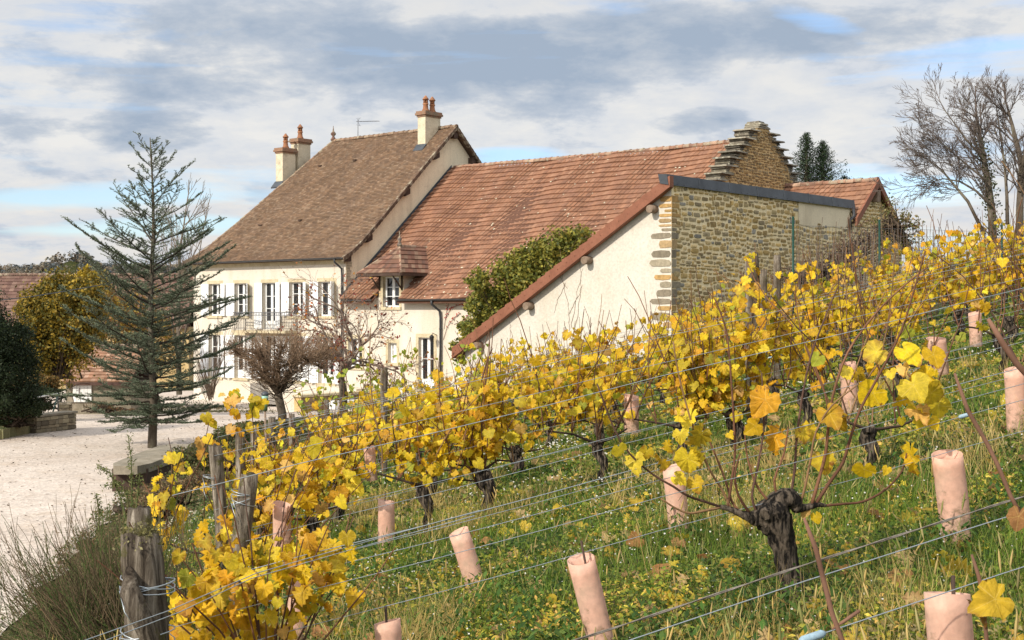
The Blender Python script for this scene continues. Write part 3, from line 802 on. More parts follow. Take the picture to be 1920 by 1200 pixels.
ridge_tiles(t, Rf, Rb, .09, .34, RW); ridge_tiles(t, A, Rf, .06, .3, RW); ridge_tiles(t, B_, Rf, .06, .3, RW)
t.lathe(Rf, [(.13, 0), (.10, .12), (.05, .2), (.10, .28), (.10, .34), (.03, .45), (.015, .7)], 10, 0, (.14, .11, .10))
t.build('ridge_tiles', M['ridge'], dro)
t = MB()
t.hbox((xa+.05, ye+.05, ze-.10), (xb-.05, 1.2, ze-.02))
t.hbox((xa, ye-.04, ze-.12), (xb, ye+.02, ze+.0)); t.hbox((xa-.03, ye, ze-.12), (xa+.03, 1.2, ze)); t.hbox((xb-.03, ye, ze-.12), (xb+.03, 1.2, ze))
for x in (dorm[0]-.2, dorm[1]+.2):
    t.tube([H(x, .0, 4.6), H(x, -.6, 5.22)], .045, 4); t.tube([H(x, .0, 4.55), H(x, -.0, 5.22)], .045, 4)
t.build('dormer_soffit', M['dark_wood'], dro)
# wall lantern
lt = thing('wall_lantern', 'small black iron lantern bracketed beside the drainpipe of the low wing', 'lamp', H(5.95, -.0, 2.5))
t = MB(); t.tube([H(5.95, .02, 2.5), H(5.95, -.25, 2.62), H(5.95, -.32, 2.5)], .015, 5); t.build('bracket', M['blackiron'], lt)
t = MB(); t.lathe(H(5.95, -.32, 2.2), [(.03, 0), (.07, .04), (.10, .22), (.12, .24), (.03, .34)], 6); t.build('lantern_body', M['blackiron'], lt)

rc = thing('red_creeper', 'wispy creeper with crimson leaves on the cream wall right of the drainpipe', 'climbing plant', H(6.5, -.02, 2.2))
t = MB(); A_ = []
for L_ in ([(6.35, 2.3), (6.6, 2.9), (7.0, 3.3), (7.4, 3.5)], [(6.4, 2.8), (6.5, 3.3), (6.8, 3.7), (7.2, 3.85), (7.9, 3.9)], [(7.0, 3.0), (7.6, 3.2), (8.0, 3.55), (8.15, 3.95)], [(6.5, 3.2), (6.55, 3.6), (6.7, 3.95)]):
    pts = [H(x_, -.0, z_) for x_, z_ in L_]; t.tube(pts, .010, 4, 0, (.2, .1, .08), cap=False)
    for k in range(1, len(pts)-1):
        for s in np.linspace(0, 1, 9): A_.append(pts[k]+(pts[k+1]-pts[k])*s+rng.normal(size=3)*.035)
t.build('stems', M['twig'], rc)
A_ = np.array(A_); nr_ = np.tile([-.644, -.765, .2], (len(A_), 1))+rng.normal(size=A_.shape)*.3; A_ = A_+np.array([-.03, -.035, 0])
V, Fc, C = inst(LEAF4[0], LEAF4[1], A_, frames(len(A_), nr_), rng.uniform(.06, .11, len(A_)), palette(len(A_), [(.45, .03, .03), (.35, .03, .03), (.5, .08, .04)], None, .15))
arr_mesh('foliage', V, Fc, M['leaf'], rc, C)

# ---------------------------------------------------------------- rubble walls in geometry
def rubble(mb, S, u0, u1, z0, z1, n, rh=(.10, .19), rw=(.14, .36), cols=None, keep=None, prot=.03, gap=.022, wavy=False):
    """courses of irregular rounded stones standing proud of the mortar; S(u,z)->pos"""
    n = np.array(n, float); z = z0
    while z < z1:
        h = random.uniform(*rh); u = u0-random.uniform(0, .2)
        while u < u1:
            w_ = random.uniform(*rw)*random.choice((.7, 1, 1.1)); big = random.random() < .05
            hh = h*random.uniform(.72, 1.1)
            uc, zc = u+w_/2, z+h/2+random.uniform(-.025, .025)+(.07*math.sin(u*1.3+z*.8)+.04*math.sin(u*3.1-z*2) if wavy else 0)
            ok = u0+.02 < u and u+w_ < u1-.0
            if ok and (keep is None or keep(uc, zc, w_/2, hh/2)):
                c = random.choice(cols); g = random.uniform(.7, 1.25); c = tuple(q*g for q in c)
                K = 9; pr = prot*random.uniform(.5, 1.3); ring = []; base = []
                ph = random.uniform(0, 1)
                for k in range(K):
                    a = 2*math.pi*(k+ph)/K
                    ca, sa = math.cos(a), math.sin(a)
                    sx = math.copysign(abs(ca)**.42, ca); sz = math.copysign(abs(sa)**.42, sa)
                    r = random.uniform(.82, 1.08)
                    x = uc+sx*r*(w_/2-gap); zz_ = zc+sz*r*(hh/2-gap*.8)
                    ring.append(S(lerp(uc, x, .92), lerp(zc, zz_, .90))+n*pr); base.append(S(x, zz_)-n*.01)
                mid = S(uc, zc)+n*(pr*1.25+.004)
                vs = ring+base+[mid]
                fs = [(k, (k+1) % K, 2*K) for k in range(K)]+[(K+k, K+(k+1) % K, (k+1) % K, k) for k in range(K)]
                mb.add(vs, fs, 1, c, False)
            u += w_
        z += h*.98
RUB = [(.46, .32, .13), (.41, .29, .13), (.52, .37, .16), (.37, .28, .15), (.44, .34, .18), (.56, .39, .16), (.36, .29, .18), (.60, .45, .23)]
RUBQ = [(.30, .25, .18), (.25, .21, .155), (.34, .29, .21)]
RUBG = [(.30, .28, .24), (.24, .22, .19), (.36, .32, .26)]
ORG = [(.46, .29, .12), (.42, .27, .11), (.40, .28, .15)]
nE = np.array([HX[0], HX[1], 0]); nS = np.array([-HY[0], -HY[1], 0])

# ================================================================ lean-to with stone end wall
LX, LY0, LY1 = 22.4, -6.0, 7.5
lean = thing('lean_to_barn', 'lime-washed lean-to with slanting red-brown roof edge and rubble stone end wall', 'barn', H(LX, LY0, 2))
zt = 7.82
w = MB()
lowx = 13.0
topz = lambda lx: 2.05+(7.72-2.05)*(lx-lowx)/(22.4-lowx)
w.add([H(lowx+.1, LY0, -1), H(LX, LY0, -1), H(LX, LY0, 7.7), H(lowx+.1, LY0, topz(lowx+.1))], [(0, 1, 2, 3)], 0)
w.add([H(LX, LY0, -1), H(LX, LY1, -1), H(LX, LY1, zt), H(LX, LY0, zt)], [(0, 1, 2, 3)], 2)
w.add([H(lowx+.1, LY0, -1), H(lowx+.1, LY1, -1), H(lowx+.1, LY1, 1.9), H(lowx+.1, LY0, 1.9)], [(0, 1, 2, 3)], 0)
patch = lambda u, z: 2.8 < u < 7.22 and z > 6.93+.10*math.sin(u*3)+.05*math.sin(u*9)
SW = lambda u, z: H(LX, u, z)
rubble(w, SW, LY0+.02, LY1, 1.5, zt-.02, nE, rh=(.10, .23), rw=(.13, .50), gap=.021, cols=RUB+RUB+RUBG[:1], keep=lambda u, z, a, b_: not patch(u, z), prot=.026, wavy=True)
# rendered patch
t_ = [H(LX+.022, 2.82, 6.95), H(LX+.022, 4.0, 6.86), H(LX+.022, 5.6, 6.98), H(LX+.022, 7.2, 6.92), H(LX+.022, 7.2, 7.75), H(LX+.022, 2.82, 7.75)]
w.add(t_, [(0, 1, 2, 3, 4, 5)], 3)
# quoins that turn the corner onto the limewashed side
z = 3.0
i = 0
while z < 7.45:
    h = random.uniform(.13, .26) if z > 6.2 else random.uniform(.2, .34)
    org = z > 6.35 or random.random() < .3
    c = random.choice(ORG if org else RUBQ); g = random.uniform(.85, 1.15); c = tuple(q*g for q in c)
    wl = random.uniform(.28, .55) if z > 6.2 else random.uniform(.35, .95); wr = random.uniform(.25, .55)
    K = 8
    # irregular slab on the white side
    pts = []
    for k in range(K):
        a = 2*math.pi*k/K; ca, sa = math.cos(a), math.sin(a)
        sx = math.copysign(abs(ca)**.5, ca); sz = math.copysign(abs(sa)**.5, sa)
        pts.append((max(min(LX+.015-wl/2+sx*wl/2*random.uniform(.88, 1.05), LX+.018), LX-2), z+h/2+sz*(h/2-.025)*random.uniform(.85, 1.05)))
    w.add([H(x, LY0-.02, q) for x, q in pts]+[H(x, LY0+.01, q) for x, q in pts], [tuple(range(K))]+[(k, (k+1) % K, K+(k+1) % K, K+k) for k in range(K)], 1, c)
    c2 = tuple(q*.62 for q in c) if not org else random.choice(RUB)
    w.hexa([H(LX-.0, LY0-.018, z+.02), H(LX+.03, LY0-.018, z+.02), H(LX+.03, LY0+wr, z+.03), H(LX-.0, LY0+wr, z+.03), H(LX-.0, LY0-.018, z+h-.02), H(LX+.03, LY0-.018, z+h-.02), H(LX+.03, LY0+wr, z+h-.03), H(LX-.0, LY0+wr, z+h-.03)], 1, c)
    z += h
w.build('wall', [M['plaster_white'], M['rubble'], M['mortar'], M['plaster_gable']], lean)
# roof slab with stepped metal edge trim
rf = MB()
x0, x1 = lowx-.25, 22.26
zr_ = lambda lx: topz(lx)+.18
sheet(rf, [[H(x0, LY0-.2, zr_(x0)), H(x1, LY0-.2, zr_(x1)), H(x1, LY1, zr_(x1)), H(x0, LY1, zr_(x0))]], .14, 0, (.15, .07, .05))
n = 26
for i in range(n):
    a, b_ = lerp(x0, x1, i/n), lerp(x0, x1, (i+1.1)/n)
    for j in range(56):
        ya, yb = lerp(LY0-.15, LY1, j/56), lerp(LY0-.15, LY1, (j+1)/56)
        c = random.choice(TW); g = random.uniform(.8, 1.1)
        rf.add([H(a, ya, zr_(a)+.07), H(b_, ya, zr_(b_)+.03), H(b_, yb, zr_(b_)+.03), H(a, yb, zr_(a)+.07), H(a, ya, zr_(a)+.0), H(a, yb, zr_(a)+.0)], [(0, 1, 2, 3), (4, 0, 3, 5)], 0, tuple(q*g for q in c))
ro = rf.build('roof', M['tile_wing'], lean)
x1 = 22.5; ft = MB(); n = 26
for i in range(n):
    a, b_ = lerp(x0-.05, x1+.05, i/n), lerp(x0-.05, x1+.05, (i+1)/n)
    ft.hexa([H(a, LY0-.33, zr_(a)-.26), H(b_, LY0-.33, zr_(b_)-.26), H(b_, LY0-.10, zr_(b_)-.26), H(a, LY0-.10, zr_(a)-.26),
             H(a, LY0-.33, zr_(a)+.17), H(b_, LY0-.33, zr_(b_)+.115), H(b_, LY0-.10, zr_(b_)+.115), H(a, LY0-.10, zr_(a)+.17)])
    m_ = lerp(a, b_, .5)
    ft.lathe(H(m_, LY0-.34, zr_(m_)-.05), [(.014, -.014), (.014, .014)], 5)
ft.build('verge_board', M['fascia'], ro)
for x in (13.9, 16.35, 19.0, 21.75):
    z = zr_(x)-.30
    t = MB(); t.tube([H(x, LY0+.05, z-.16), H(x, LY0-.36, z-.18)], [.15, .14], 8); t.build('purlin_end', M['timber'], lean)
# zinc capping with seams
t = MB()
def cap(y0, y1):
    t.hexa([H(LX-.22, y0, 7.86), H(LX+.11, y0, 7.80), H(LX+.11, y1, 7.80), H(LX-.22, y1, 7.86), H(LX-.30, y0, 8.18), H(LX+.05, y0, 8.16), H(LX+.05, y1, 8.16), H(LX-.30, y1, 8.18)])
ys = np.linspace(LY0-.36, LY1+.05, 8)
for i in range(7): cap(ys[i], ys[i+1]-.012)
for y in ys[1:-1]: t.hexa([H(LX+.055, y-.025, 7.795), H(LX+.125, y-.025, 7.795), H(LX+.125, y+.02, 7.795), H(LX+.055, y+.02, 7.795), H(LX+.0, y-.025, 8.175), H(LX+.065, y-.025, 8.175), H(LX+.065, y+.02, 8.175), H(LX+.0, y+.02, 8.175)])
for k in range(32):
    y = lerp(LY0, LY1, (k+.5)/32); t.lathe(H(LX+.105, y, 7.86), [(.02, -.01), (.02, .01)], 5)
t.build('zinc_capping', M['zinc'], ro)
t = MB(); pipe(t, [H(LX+.12, 7.3, 7.78), H(LX+.16, 7.3, 7.5), H(LX+.10, 7.05, 7.3), H(LX+.10, 7.1, 6.9)], .07); t.build('downpipe', M['gutter'], lean)
# dry creeper stems on the limewash
t = MB()
def stem(p0, n, st, drift, r=.008):
    p = list(p0); pts = []
    for k in range(n):
        pts.append(H(p[0], LY0-.012, p[1])); p[0] += random.uniform(-.06, .06)+drift; p[1] += st
    t.tube(pts, [lerp(r, r*.4, k/n) for k in range(n)], 4, cap=False)
for x, z, n_, st, dr_ in ((18.1, 2.9, 22, .14, -.006), (18.2, 3.0, 16, .14, .02), (18.0, 4.4, 10, .12, -.10), (18.15, 5.4, 9, .1, .06), (18.1, 3.5, 9, .13, .07), (18.3, 2.8, 20, .15, .012), (17.9, 4.6, 10, -.12, -.05), (15.4, 2.5, 9, .09, .0)):
    stem((x, z), n_, st, dr_)
cr = thing('dry_creeper', 'thin leafless creeper stems climbing the lime-washed lean-to wall', 'climbing plant', H(18.1, LY0-.02, 2))
t.build('stems', M['timber'], cr)

# ================================================================ stepped stone gable at the end of the wing
sg = thing('stepped_gable_wall', 'ochre rubble gable with protruding stepped stone slabs above the red roof', 'gable wall', H(17.7, 7.4, 4))
w = MB(); gx0, gx1 = 17.66, 18.3
prof = [(.9, 4), (3.0, 7.7), (3.4, 8.4), (6.9, 11.4), (7.3, 11.5), (7.9, 11.45), (11.3, 8.4), (12.0, 7.5), (13.9, 4)]
K = len(prof)
w.add([H(gx1, y, z) for y, z in prof], [tuple(range(K))], 0)
w.add([H(gx0, y, z) for y, z in prof], [tuple(range(K))[::-1]], 0)
for k in range(K-1):
    (ya, za), (yb, zb) = prof[k], prof[k+1]
    w.add([H(gx0, ya, za), H(gx1, ya, za), H(gx1, yb, zb), H(gx0, yb, zb)], [(0, 1, 2, 3)], 0)
pl = lambda y: float(np.interp(y, [p[0] for p in prof], [p[1] for p in prof]))
OCH = [(.30, .20, .09), (.26, .18, .09), (.33, .23, .12), (.22, .16, .09), (.28, .22, .13)]
rubble(w, lambda u, z: H(gx1, u, z), .9, 13.9, 6.5, 11.7, nE, rh=(.07, .14), rw=(.14, .36), cols=OCH, keep=lambda u, z, a, b_: z+b_ < min(pl(u-a), pl(u+a))+.02, prot=.025, gap=.014)
w.build('wall', [M['mortar_old'], M['rubble']], sg)
t = MB()
SL = [(.17, .15, .12), (.21, .185, .14), (.14, .125, .10), (.26, .23, .18)]
def slab(ya, yb, z, th, xo=0, rnd=.02):
    c = random.choice(SL); g = random.uniform(.8, 1.2); r = lambda: random.uniform(-rnd, rnd)
    tilt = random.uniform(-.03, .03)
    t.hexa([H(gx0-.08+r(), ya+r(), z+r()*.4), H(gx1+.10+xo+r(), ya+r(), z+r()*.4), H(gx1+.10+xo+r(), yb+r(), z+tilt), H(gx0-.08+r(), yb+r(), z+tilt),
            H(gx0-.06+r(), ya+r()+.02, z+th), H(gx1+.07+xo+r(), ya+r()+.02, z+th), H(gx1+.07+xo+r(), yb+r()-.02, z+th+tilt), H(gx0-.06+r(), yb+r()-.02, z+th+tilt)], 0, tuple(q*g for q in c))
for side in (-1, 1):
    z = 7.6
    while z < 11.25:
        y = float(np.interp(z, [4, 7.7, 8.4, 11.4], [.9, 3.0, 3.4, 6.9]))
        st = random.uniform(.28, .40)
        ya = y-.30-random.uniform(0, .28); yb = y+.55
        # infill course stones between slabs
        zz_ = z
        for q in range(3):
            hh = (st-.07)/3
            a_ = y-.18-random.uniform(0, .1); bb_ = y+.5
            if side < 0: slab(a_, bb_, zz_, hh-.012, -.08)
            else: slab(14.8-bb_, 14.8-a_, zz_, hh-.012, -.08)
            zz_ += hh
        if side < 0: slab(ya, yb, z+st-.08, .065, .06)
        else: slab(14.8-yb, 14.8-ya, z+st-.08, .065, .06)
        z += st
for k in range(3): slab(6.95+.06*k, 7.95-.10*k, 11.44+.09*k, .075, -.05)
slab(7.2, 7.7, 11.71, .08, -.2)
t.build('stone_slabs', M['slabstone'], sg)

# ================================================================ small rear annex
ann = thing('rear_annex', 'small stone annex with its own tiled pitched roof behind the lean-to', 'outbuilding', H(LX, 9.4, 2))
w = MB(); ax = LX+.0
AP = [(6.55, -1), (12.3, -1), (12.3, 6.55), (9.4, 9.0), (7.52, 7.42), (7.52, 1), (6.55, 1)]
AP = [(7.52, -1), (12.3, -1), (12.3, 6.5), (9.4, 8.95), (7.52, 7.40)]
w.add([H(ax, y, z) for y, z in AP], [tuple(range(5))], 0)
w.add([H(ax, 12.3, -1), H(14, 12.3, -1), H(14, 12.3, 6.5), H(ax, 12.3, 6.5)], [(0, 1, 2, 3)], 0)
pa = lambda y: 8.95-abs(y-9.4)*.845
rubble(w, lambda u, z: H(ax, u, z), 7.54, 12.3, 3.0, 8.9, nE, cols=RUB, keep=lambda u, z, a, b_: z+b_ < min(pa(u-a), pa(u+a))-.02, prot=.03)
w.build('wall', [M['mortar'], M['rubble']], ann)
rf = MB()
def Sa(u, v):
    y = 7.3+v*.764; z = pa(y)+.16; return H(u, y, z)
def Sb(u, v):
    y = 12.75-v*.764; z = pa(y)+.16; return H(-u, y, z)
ex = ax+.25
sheet(rf, [[H(14, 7.3, pa(7.3)+.14), H(ex, 7.3, pa(7.3)+.14), H(ex, 9.4, 9.09), H(14, 9.4, 9.09)], [H(ex, 12.75, pa(12.75)+.14), H(14, 12.75, pa(12.75)+.14), H(14, 9.4, 9.09), H(ex, 9.4, 9.09)]], .14, 0, (.12, .07, .05))
tile_surface(rf, Sa, 14, ex, 2.1/.764, .34, .24, .035, TW, mode='mech', wave=lambda u, v: .02*math.sin(u*2))
tile_surface(rf, Sb, -ex, -14, 3.3/.764, .34, .24, .035, TW, mode='mech')
ro = rf.build('roof', M['tile_wing'], ann)
t = MB(); ridge_tiles(t, H(ex, 9.4, 9.13), H(14, 9.4, 9.13), .13, .36, RW); t.build('ridge_tiles', M['ridge'], ro)
t = MB()
for (ya, yb) in ((7.3, 9.4), (12.75, 9.4)):
    t.hexa([H(ex-.05, ya, pa(ya)-.10), H(ex+.05, ya, pa(ya)-.10), H(ex+.05, yb, 8.85), H(ex-.05, yb, 8.85), H(ex-.05, ya, pa(ya)+.24), H(ex+.05, ya, pa(ya)+.24), H(ex+.05, yb, 9.19), H(ex-.05, yb, 9.19)])
t.build('verge_board', M['fascia'], ro)
t = MB(); t.hbox((ax, 9.25, 8.2), (ax+.28, 9.55, 8.7)); t.build('purlin_ends', M['timber'], ann)

# ================================================================ terrace with brown block wall
BRN = [(.25, .17, .10), (.21, .145, .09), (.28, .20, .125), (.19, .14, .095)]
te = thing('terrace_wall', 'brown block retaining wall with pale coping at the edge of the terrace', 'wall', H(2.2, -4.6, -.9))
w = MB(); tx = 2.2
w.hbox((1.75, -4.7, -2.2), (tx, -.02, -.20), 0)
blk = MB()
z = -1.35; i = 0
while z < -.25:
    y = -4.7-(.25 if i % 2 else 0)
    while y < -.1:
        ln = random.uniform(.34, .62); a, b_ = max(y, -4.7), min(y+ln, -.05)
        if b_-a > .08:
            c = random.choice(BRN); g = random.uniform(.8, 1.2)
            w.hbox((tx-.005, a+.012, z+.012), (tx+.02+random.uniform(0, .012), b_-.012, z+.178), 1, tuple(q*g for q in c))
        y += ln
    z += .19; i += 1
w.build('blockwork', [M['mortar_old'], M['rubble']], te)
t = MB(); t.hbox((1.70, -4.78, -.195), (tx+.07, -.02, -.10)); t.build('coping', M['stone_trim'], te)
t = MB(); t.hbox((-6, -.9, -1.0), (1.69, -.02, -.02)); t.hbox((-2.6, -1.35, -1.0), (1.69, -.9, -.18)); t.hbox((.9, -4.6, -1.6), (1.69, -1.35, -.14))
o = t.build('terrace', M['concrete'], None, loc=H(0, -1, -.5)); M['terrace'] = m_noise('pale_paving', (.60, .53, .44), (.70, .63, .53), 1.5, .9, .3)
o.data.materials.clear(); o.data.materials.append(M['terrace']); setp(o, kind='structure')
lw = thing('low_garden_wall', 'low brown wall with white coping right of the terrace and below the wing', 'wall', H(3.0, -3.0, -.8))
t = MB(); t.hbox((2.6, -3.3, -1.8), (2.9, 1.5*0-.3, -.52), 0, (.2, .14, .09)); t.hbox((2.9, -.6, -1.8), (8.0, -.3, -.6), 0, (.2, .14, .09)); t.build('wall_body', M['rubble'], lw)
t = MB(); t.hbox((2.53, -3.37, -.52), (2.97, -.28, -.42)); t.hbox((2.97, -.66, -.6), (8.0, -.24, -.5)); t.hbox((2.5, -3.4, -1.8), (2.98, -3.0, -.4)); t.build('coping', M['whitepaint'], lw)
# ================================================================ trees
def rot_about(v, ax, an):
    return np.array(Matrix.Rotation(an, 3, Vector(ax)) @ Vector(v))
def perp(d):
    r = rng.normal(size=3); p = np.cross(d, r); return p/(np.linalg.norm(p)+1e-9)
def branch(mb, p, d, Ln, r, depth, cfg, tips=None, col=(.1, .08, .06)):
    """recursive limb: bends, tapers and forks"""
    n = max(3, int(Ln/cfg.get('seg', .35))); pts = [p]; dirs = [d]
    q = p.copy(); dd = d.copy()
    for i in range(n):
        dd = dd+rng.normal(size=3)*cfg['wob']+np.array([0, 0, cfg['up']])*(1 if depth else .3); dd /= np.linalg.norm(dd)
        q = q+dd*Ln/n; pts.append(q.copy()); dirs.append(dd.copy())
    rad = [max(cfg['rmin'], r*(1-.6*i/n)) for i in range(n+1)]
    mb.tube(pts, rad, 6 if depth < 2 else (4 if depth < 3 else 3), 0, col, cap=False)
    if depth >= cfg['depth']:
        if tips is not None: tips.extend(pts[1:])
        return
    k = cfg['kids'][depth]
    for j in range(k):
        t = lerp(cfg.get('start', .25), 1, (j+rng.random()*.7)/k); i = min(int(t*n), n-1)
        base = pts[i]+(pts[i+1]-pts[i])*(t*n-i)
        an = math.radians(rng.uniform(*cfg['ang']))
        nd = rot_about(dirs[i], perp(dirs[i]), an)
        branch(mb, base, nd, Ln*rng.uniform(*cfg['len'])*(1-.35*t), rad[i]*.62, depth+1, cfg, tips, col)

def leaf_mesh(name, pos, size, cols, mat, parent, w=None, jit=.18, flat=0.0, tv=LEAF4, shade=None, nrm=None, wl=1.0):
    Np = len(pos)
    nr = rng.normal(size=(Np, 3)) if nrm is None else nrm
    nr = nr+np.array([0, 0, flat])
    R = frames(Np, nr); sc = size*rng.uniform(.65, 1.25, Np)
    sc3 = np.stack([sc*wl, sc, sc], 1)
    c = palette(Np, cols, w, jit)
    if shade is not None: c = c*shade[:, None]
    V, Fc, C = inst(tv[0], tv[1], pos, R, sc3, c)
    return arr_mesh(name, V, Fc, mat, parent, C)

def blob_points(Np, c, r, shell=.55, lump=.22, clumps=60):
    """points gathered in clumps through the volume of an uneven ellipsoid"""
    c = np.array(c); r = np.array(r)
    K = rng.normal(size=(clumps, 3)); K /= np.linalg.norm(K, axis=1, keepdims=True)
    K *= rng.uniform(shell, 1.0, (clumps, 1)); K *= 1+rng.normal(size=(clumps, 1))*lump*.35
    idx = rng.integers(0, clumps, Np)
    p = K[idx]+rng.normal(size=(Np, 3))*.13
    return c+p*r

# ---- cedar --------------------------------------------------------------------------
D = 35.0; cb = P(285, 842, D)
ced = thing('cedar_tree', 'tall open blue-green cedar with upswept layered branches in the gravel yard', 'tree', cb)
t = MB(); pts = []; nT = 16; top = 8.12
for i in range(nT+1):
    h = top*i/nT; pts.append(cb+np.array([.03*math.sin(h*1.3)-.02*(h > 7)*(h-7), .02*math.cos(h), h]))
t.tube(pts, [lerp(.125, .012, (i/nT)**.85) for i in range(nT+1)], 9, bump=.08)
t.build('trunk', M['bark'], ced)
bm_ = MB(); NP = []; NN = []; NL = []
nb = 122
for i in range(nb):
    fz = (i/nb)**1.45; h = .72+fz*(top-.82)
    Lb = (1.0 if i % 5 else 1.18)*float(np.interp(h, [.9, 1.6, 2.6, 3.6, 4.6, 5.4, 6.2, 7.0, 7.6, 8.1], [1.9, 2.4, 2.65, 2.5, 2.25, 2.0, 1.35, 1.0, .7, .2]))*rng.uniform(.5, 1.1)
    az = i*2.39996+rng.uniform(-.3, .3); el = float(np.interp(h, [.9, 2, 4, 6, 8], [-14, 2, 14, 30, 44]))+rng.uniform(-8, 10)
    d = np.array([math.cos(az)*math.cos(math.radians(el)), math.sin(az)*math.cos(math.radians(el)), math.sin(math.radians(el))])
    n = 7; q = cb+np.array([0, 0, h]); pp = [q.copy()]; dd = d.copy(); ds = [d]
    for k in range(n):
        dd = dd+np.array([0, 0, .05 if h > 3 else .07])+rng.normal(size=3)*.05; dd /= np.linalg.norm(dd)
        q = q+dd*Lb/n; pp.append(q.copy()); ds.append(dd.copy())
    bm_.tube(pp, [max(.006, .028*(Lb/2.3)*(1-.8*k/n)) for k in range(n+1)], 4, 0, (.055, .045, .035), cap=False)
    # side twigs held flat, each a spray of needles
    m_ = int(3+Lb*(17 if h < 5 else 9))
    for j in range(m_):
        tt = rng.uniform(.12, 1.0); k = min(int(tt*n), n-1); base = pp[k]+(pp[k+1]-pp[k])*(tt*n-k)
        sd = np.cross(ds[k], [0, 0, 1.]); sd /= np.linalg.norm(sd)+1e-9; sd *= rng.choice([-1, 1])
        tl_ = Lb*rng.uniform(.10, .30)*(1.25-tt)+.08
        td = sd*rng.uniform(.5, 1)+ds[k]*rng.uniform(.3, .9)+np.array([0, 0, rng.uniform(.0, .22)]); td /= np.linalg.norm(td)
        bm_.tube([base, base+td*tl_], [.006, .004], 3, 0, (.06, .05, .04), cap=False)
        s = np.arange(.03, tl_, .030)
        NP.append(base[None]+td[None]*s[:, None]+rng.normal(size=(len(s), 3))*.009); NN.append(np.repeat(td[None], len(s), 0)); NL.append(np.full(len(s), rng.uniform(.8, 1.2)))
    s = np.arange(Lb*.2, Lb, .035)
    for u in s:
        k = min(int(u/Lb*n), n-1); NP.append((pp[k]+(pp[k+1]-pp[k])*(u/Lb*n-k))[None]); NN.append(ds[k][None]); NL.append(np.array([1.]))
for h in np.arange(6.3, 8.1, .05):
    NP.append((cb+np.array([-.02*(h > 7)*(h-7), 0, h]))[None]); NN.append(np.array([[0, 0, 1.]])); NL.append(np.array([1.]))
bm_.build('branches', M['twig'], ced)
NP = np.concatenate(NP); NN = np.concatenate(NN); NL = np.concatenate(NL)
rep = 6; NP = np.repeat(NP, rep, 0); NN = np.repeat(NN, rep, 0); NL = np.repeat(NL, rep)
nd = NN*.6+rng.normal(size=NP.shape)*np.array([.55, .55, .28])+np.array([0, 0, .22]); nd /= np.linalg.norm(nd, axis=1, keepdims=True)
x = np.cross(nd, rng.normal(size=nd.shape)); x /= np.linalg.norm(x, axis=1, keepdims=True); R = np.stack([x, nd, np.cross(x, nd)], 2)
NEED = (np.array([[-.5, 0, 0], [.5, 0, 0], [.3, 1, 0], [-.3, 1, 0]]), np.array([[0, 1, 2, 3]]))
sz = rng.uniform(.028, .048, len(NP)); sc = np.stack([np.full(len(NP), .0095), sz, sz], 1)
c = palette(len(NP), [(.13, .165, .105), (.18, .22, .145), (.085, .11, .065), (.29, .33, .23)], [3, 3, 3, 1.2], .15)*NL[:, None]
V, Fc, C = inst(NEED[0], NEED[1], NP, R, sc, c)
arr_mesh('needles', V, Fc, M['needle'], ced, C)

# ---- mop-headed pruned tree -----------------------------------------------------------
D = 42.0; b = P(528, 806, D)
mop = thing('pruned_bare_tree', 'leafless brown mop-headed pruned tree with dense fine twigs', 'tree', b)
t = MB(); fork = P(521, 738, D); f2 = P(492, 688, D)
t.tube([b-np.array([0, 0, .2]), b+np.array([.02, 0, .5]), fork], [.17, .135, .14], 9, bump=.06)
t.build('trunk', M['bark'], mop)
t = MB()
limbs = [(fork, P(498, 700, D)), (fork, P(545, 690, D+.3)), (fork, P(520, 690, D-.4)), (P(498, 700, D), P(455, 665, D)), (P(498, 700, D), P(500, 650, D+.5)), (P(498, 700, D), P(487, 655, D-.6)),
         (P(545, 690, D+.3), P(585, 665, D+.3)), (P(545, 690, D+.3), P(556, 650, D+.6)), (P(520, 690, D-.4), P(530, 650, D-.7)), (P(520, 690, D-.4), P(570, 670, D-.8)), (P(455, 665, D), P(440, 650, D-.3)), (P(585, 665, D+.3), P(612, 668, D)), (P(570, 670, D-.8), P(605, 690, D-.4))]
for i, (a, c_) in enumerate(limbs):
    m_ = (a+c_)/2+rng.normal(size=3)*.06
    t.tube([a, m_, c_], [.10 if i < 3 else .055, .075 if i < 3 else .045, .06 if i < 3 else .032], 6, 0, (.09, .065, .045), cap=False)
for i in range(1500):
    a, c_ = limbs[rng.integers(0, len(limbs))] if rng.random() < .85 else limbs[rng.integers(0, 3)]
    p = a+(c_-a)*rng.uniform(.25, 1)+rng.normal(size=3)*.07
    ctr = P(528, 700, D); out = (p-ctr); out[2] *= .5
    d = out/(np.linalg.norm(out)+.1)*.9+np.array([0, 0, .42])+rng.normal(size=3)*.5; d /= np.linalg.norm(d)
    Ln = rng.uniform(.45, 1.15)
    # stop at the clipped outline
    pts = [p]; q = p.copy()
    for k in range(4):
        d = d+rng.normal(size=3)*.2; d /= np.linalg.norm(d); q = q+d*Ln/4
        rx = (q-P(528, 660, D))/np.array([1.78, 1.6, 1.12])
        if np.linalg.norm(rx) > 1.0+rng.uniform(-.08, .08): break
        pts.append(q.copy())
    if len(pts) > 1:
        g = rng.uniform(.7, 1.3); t.tube(pts, [lerp(.009, .005, k/len(pts)) for k in range(len(pts))], 3, 0, (.28*g, .19*g, .125*g), cap=False)
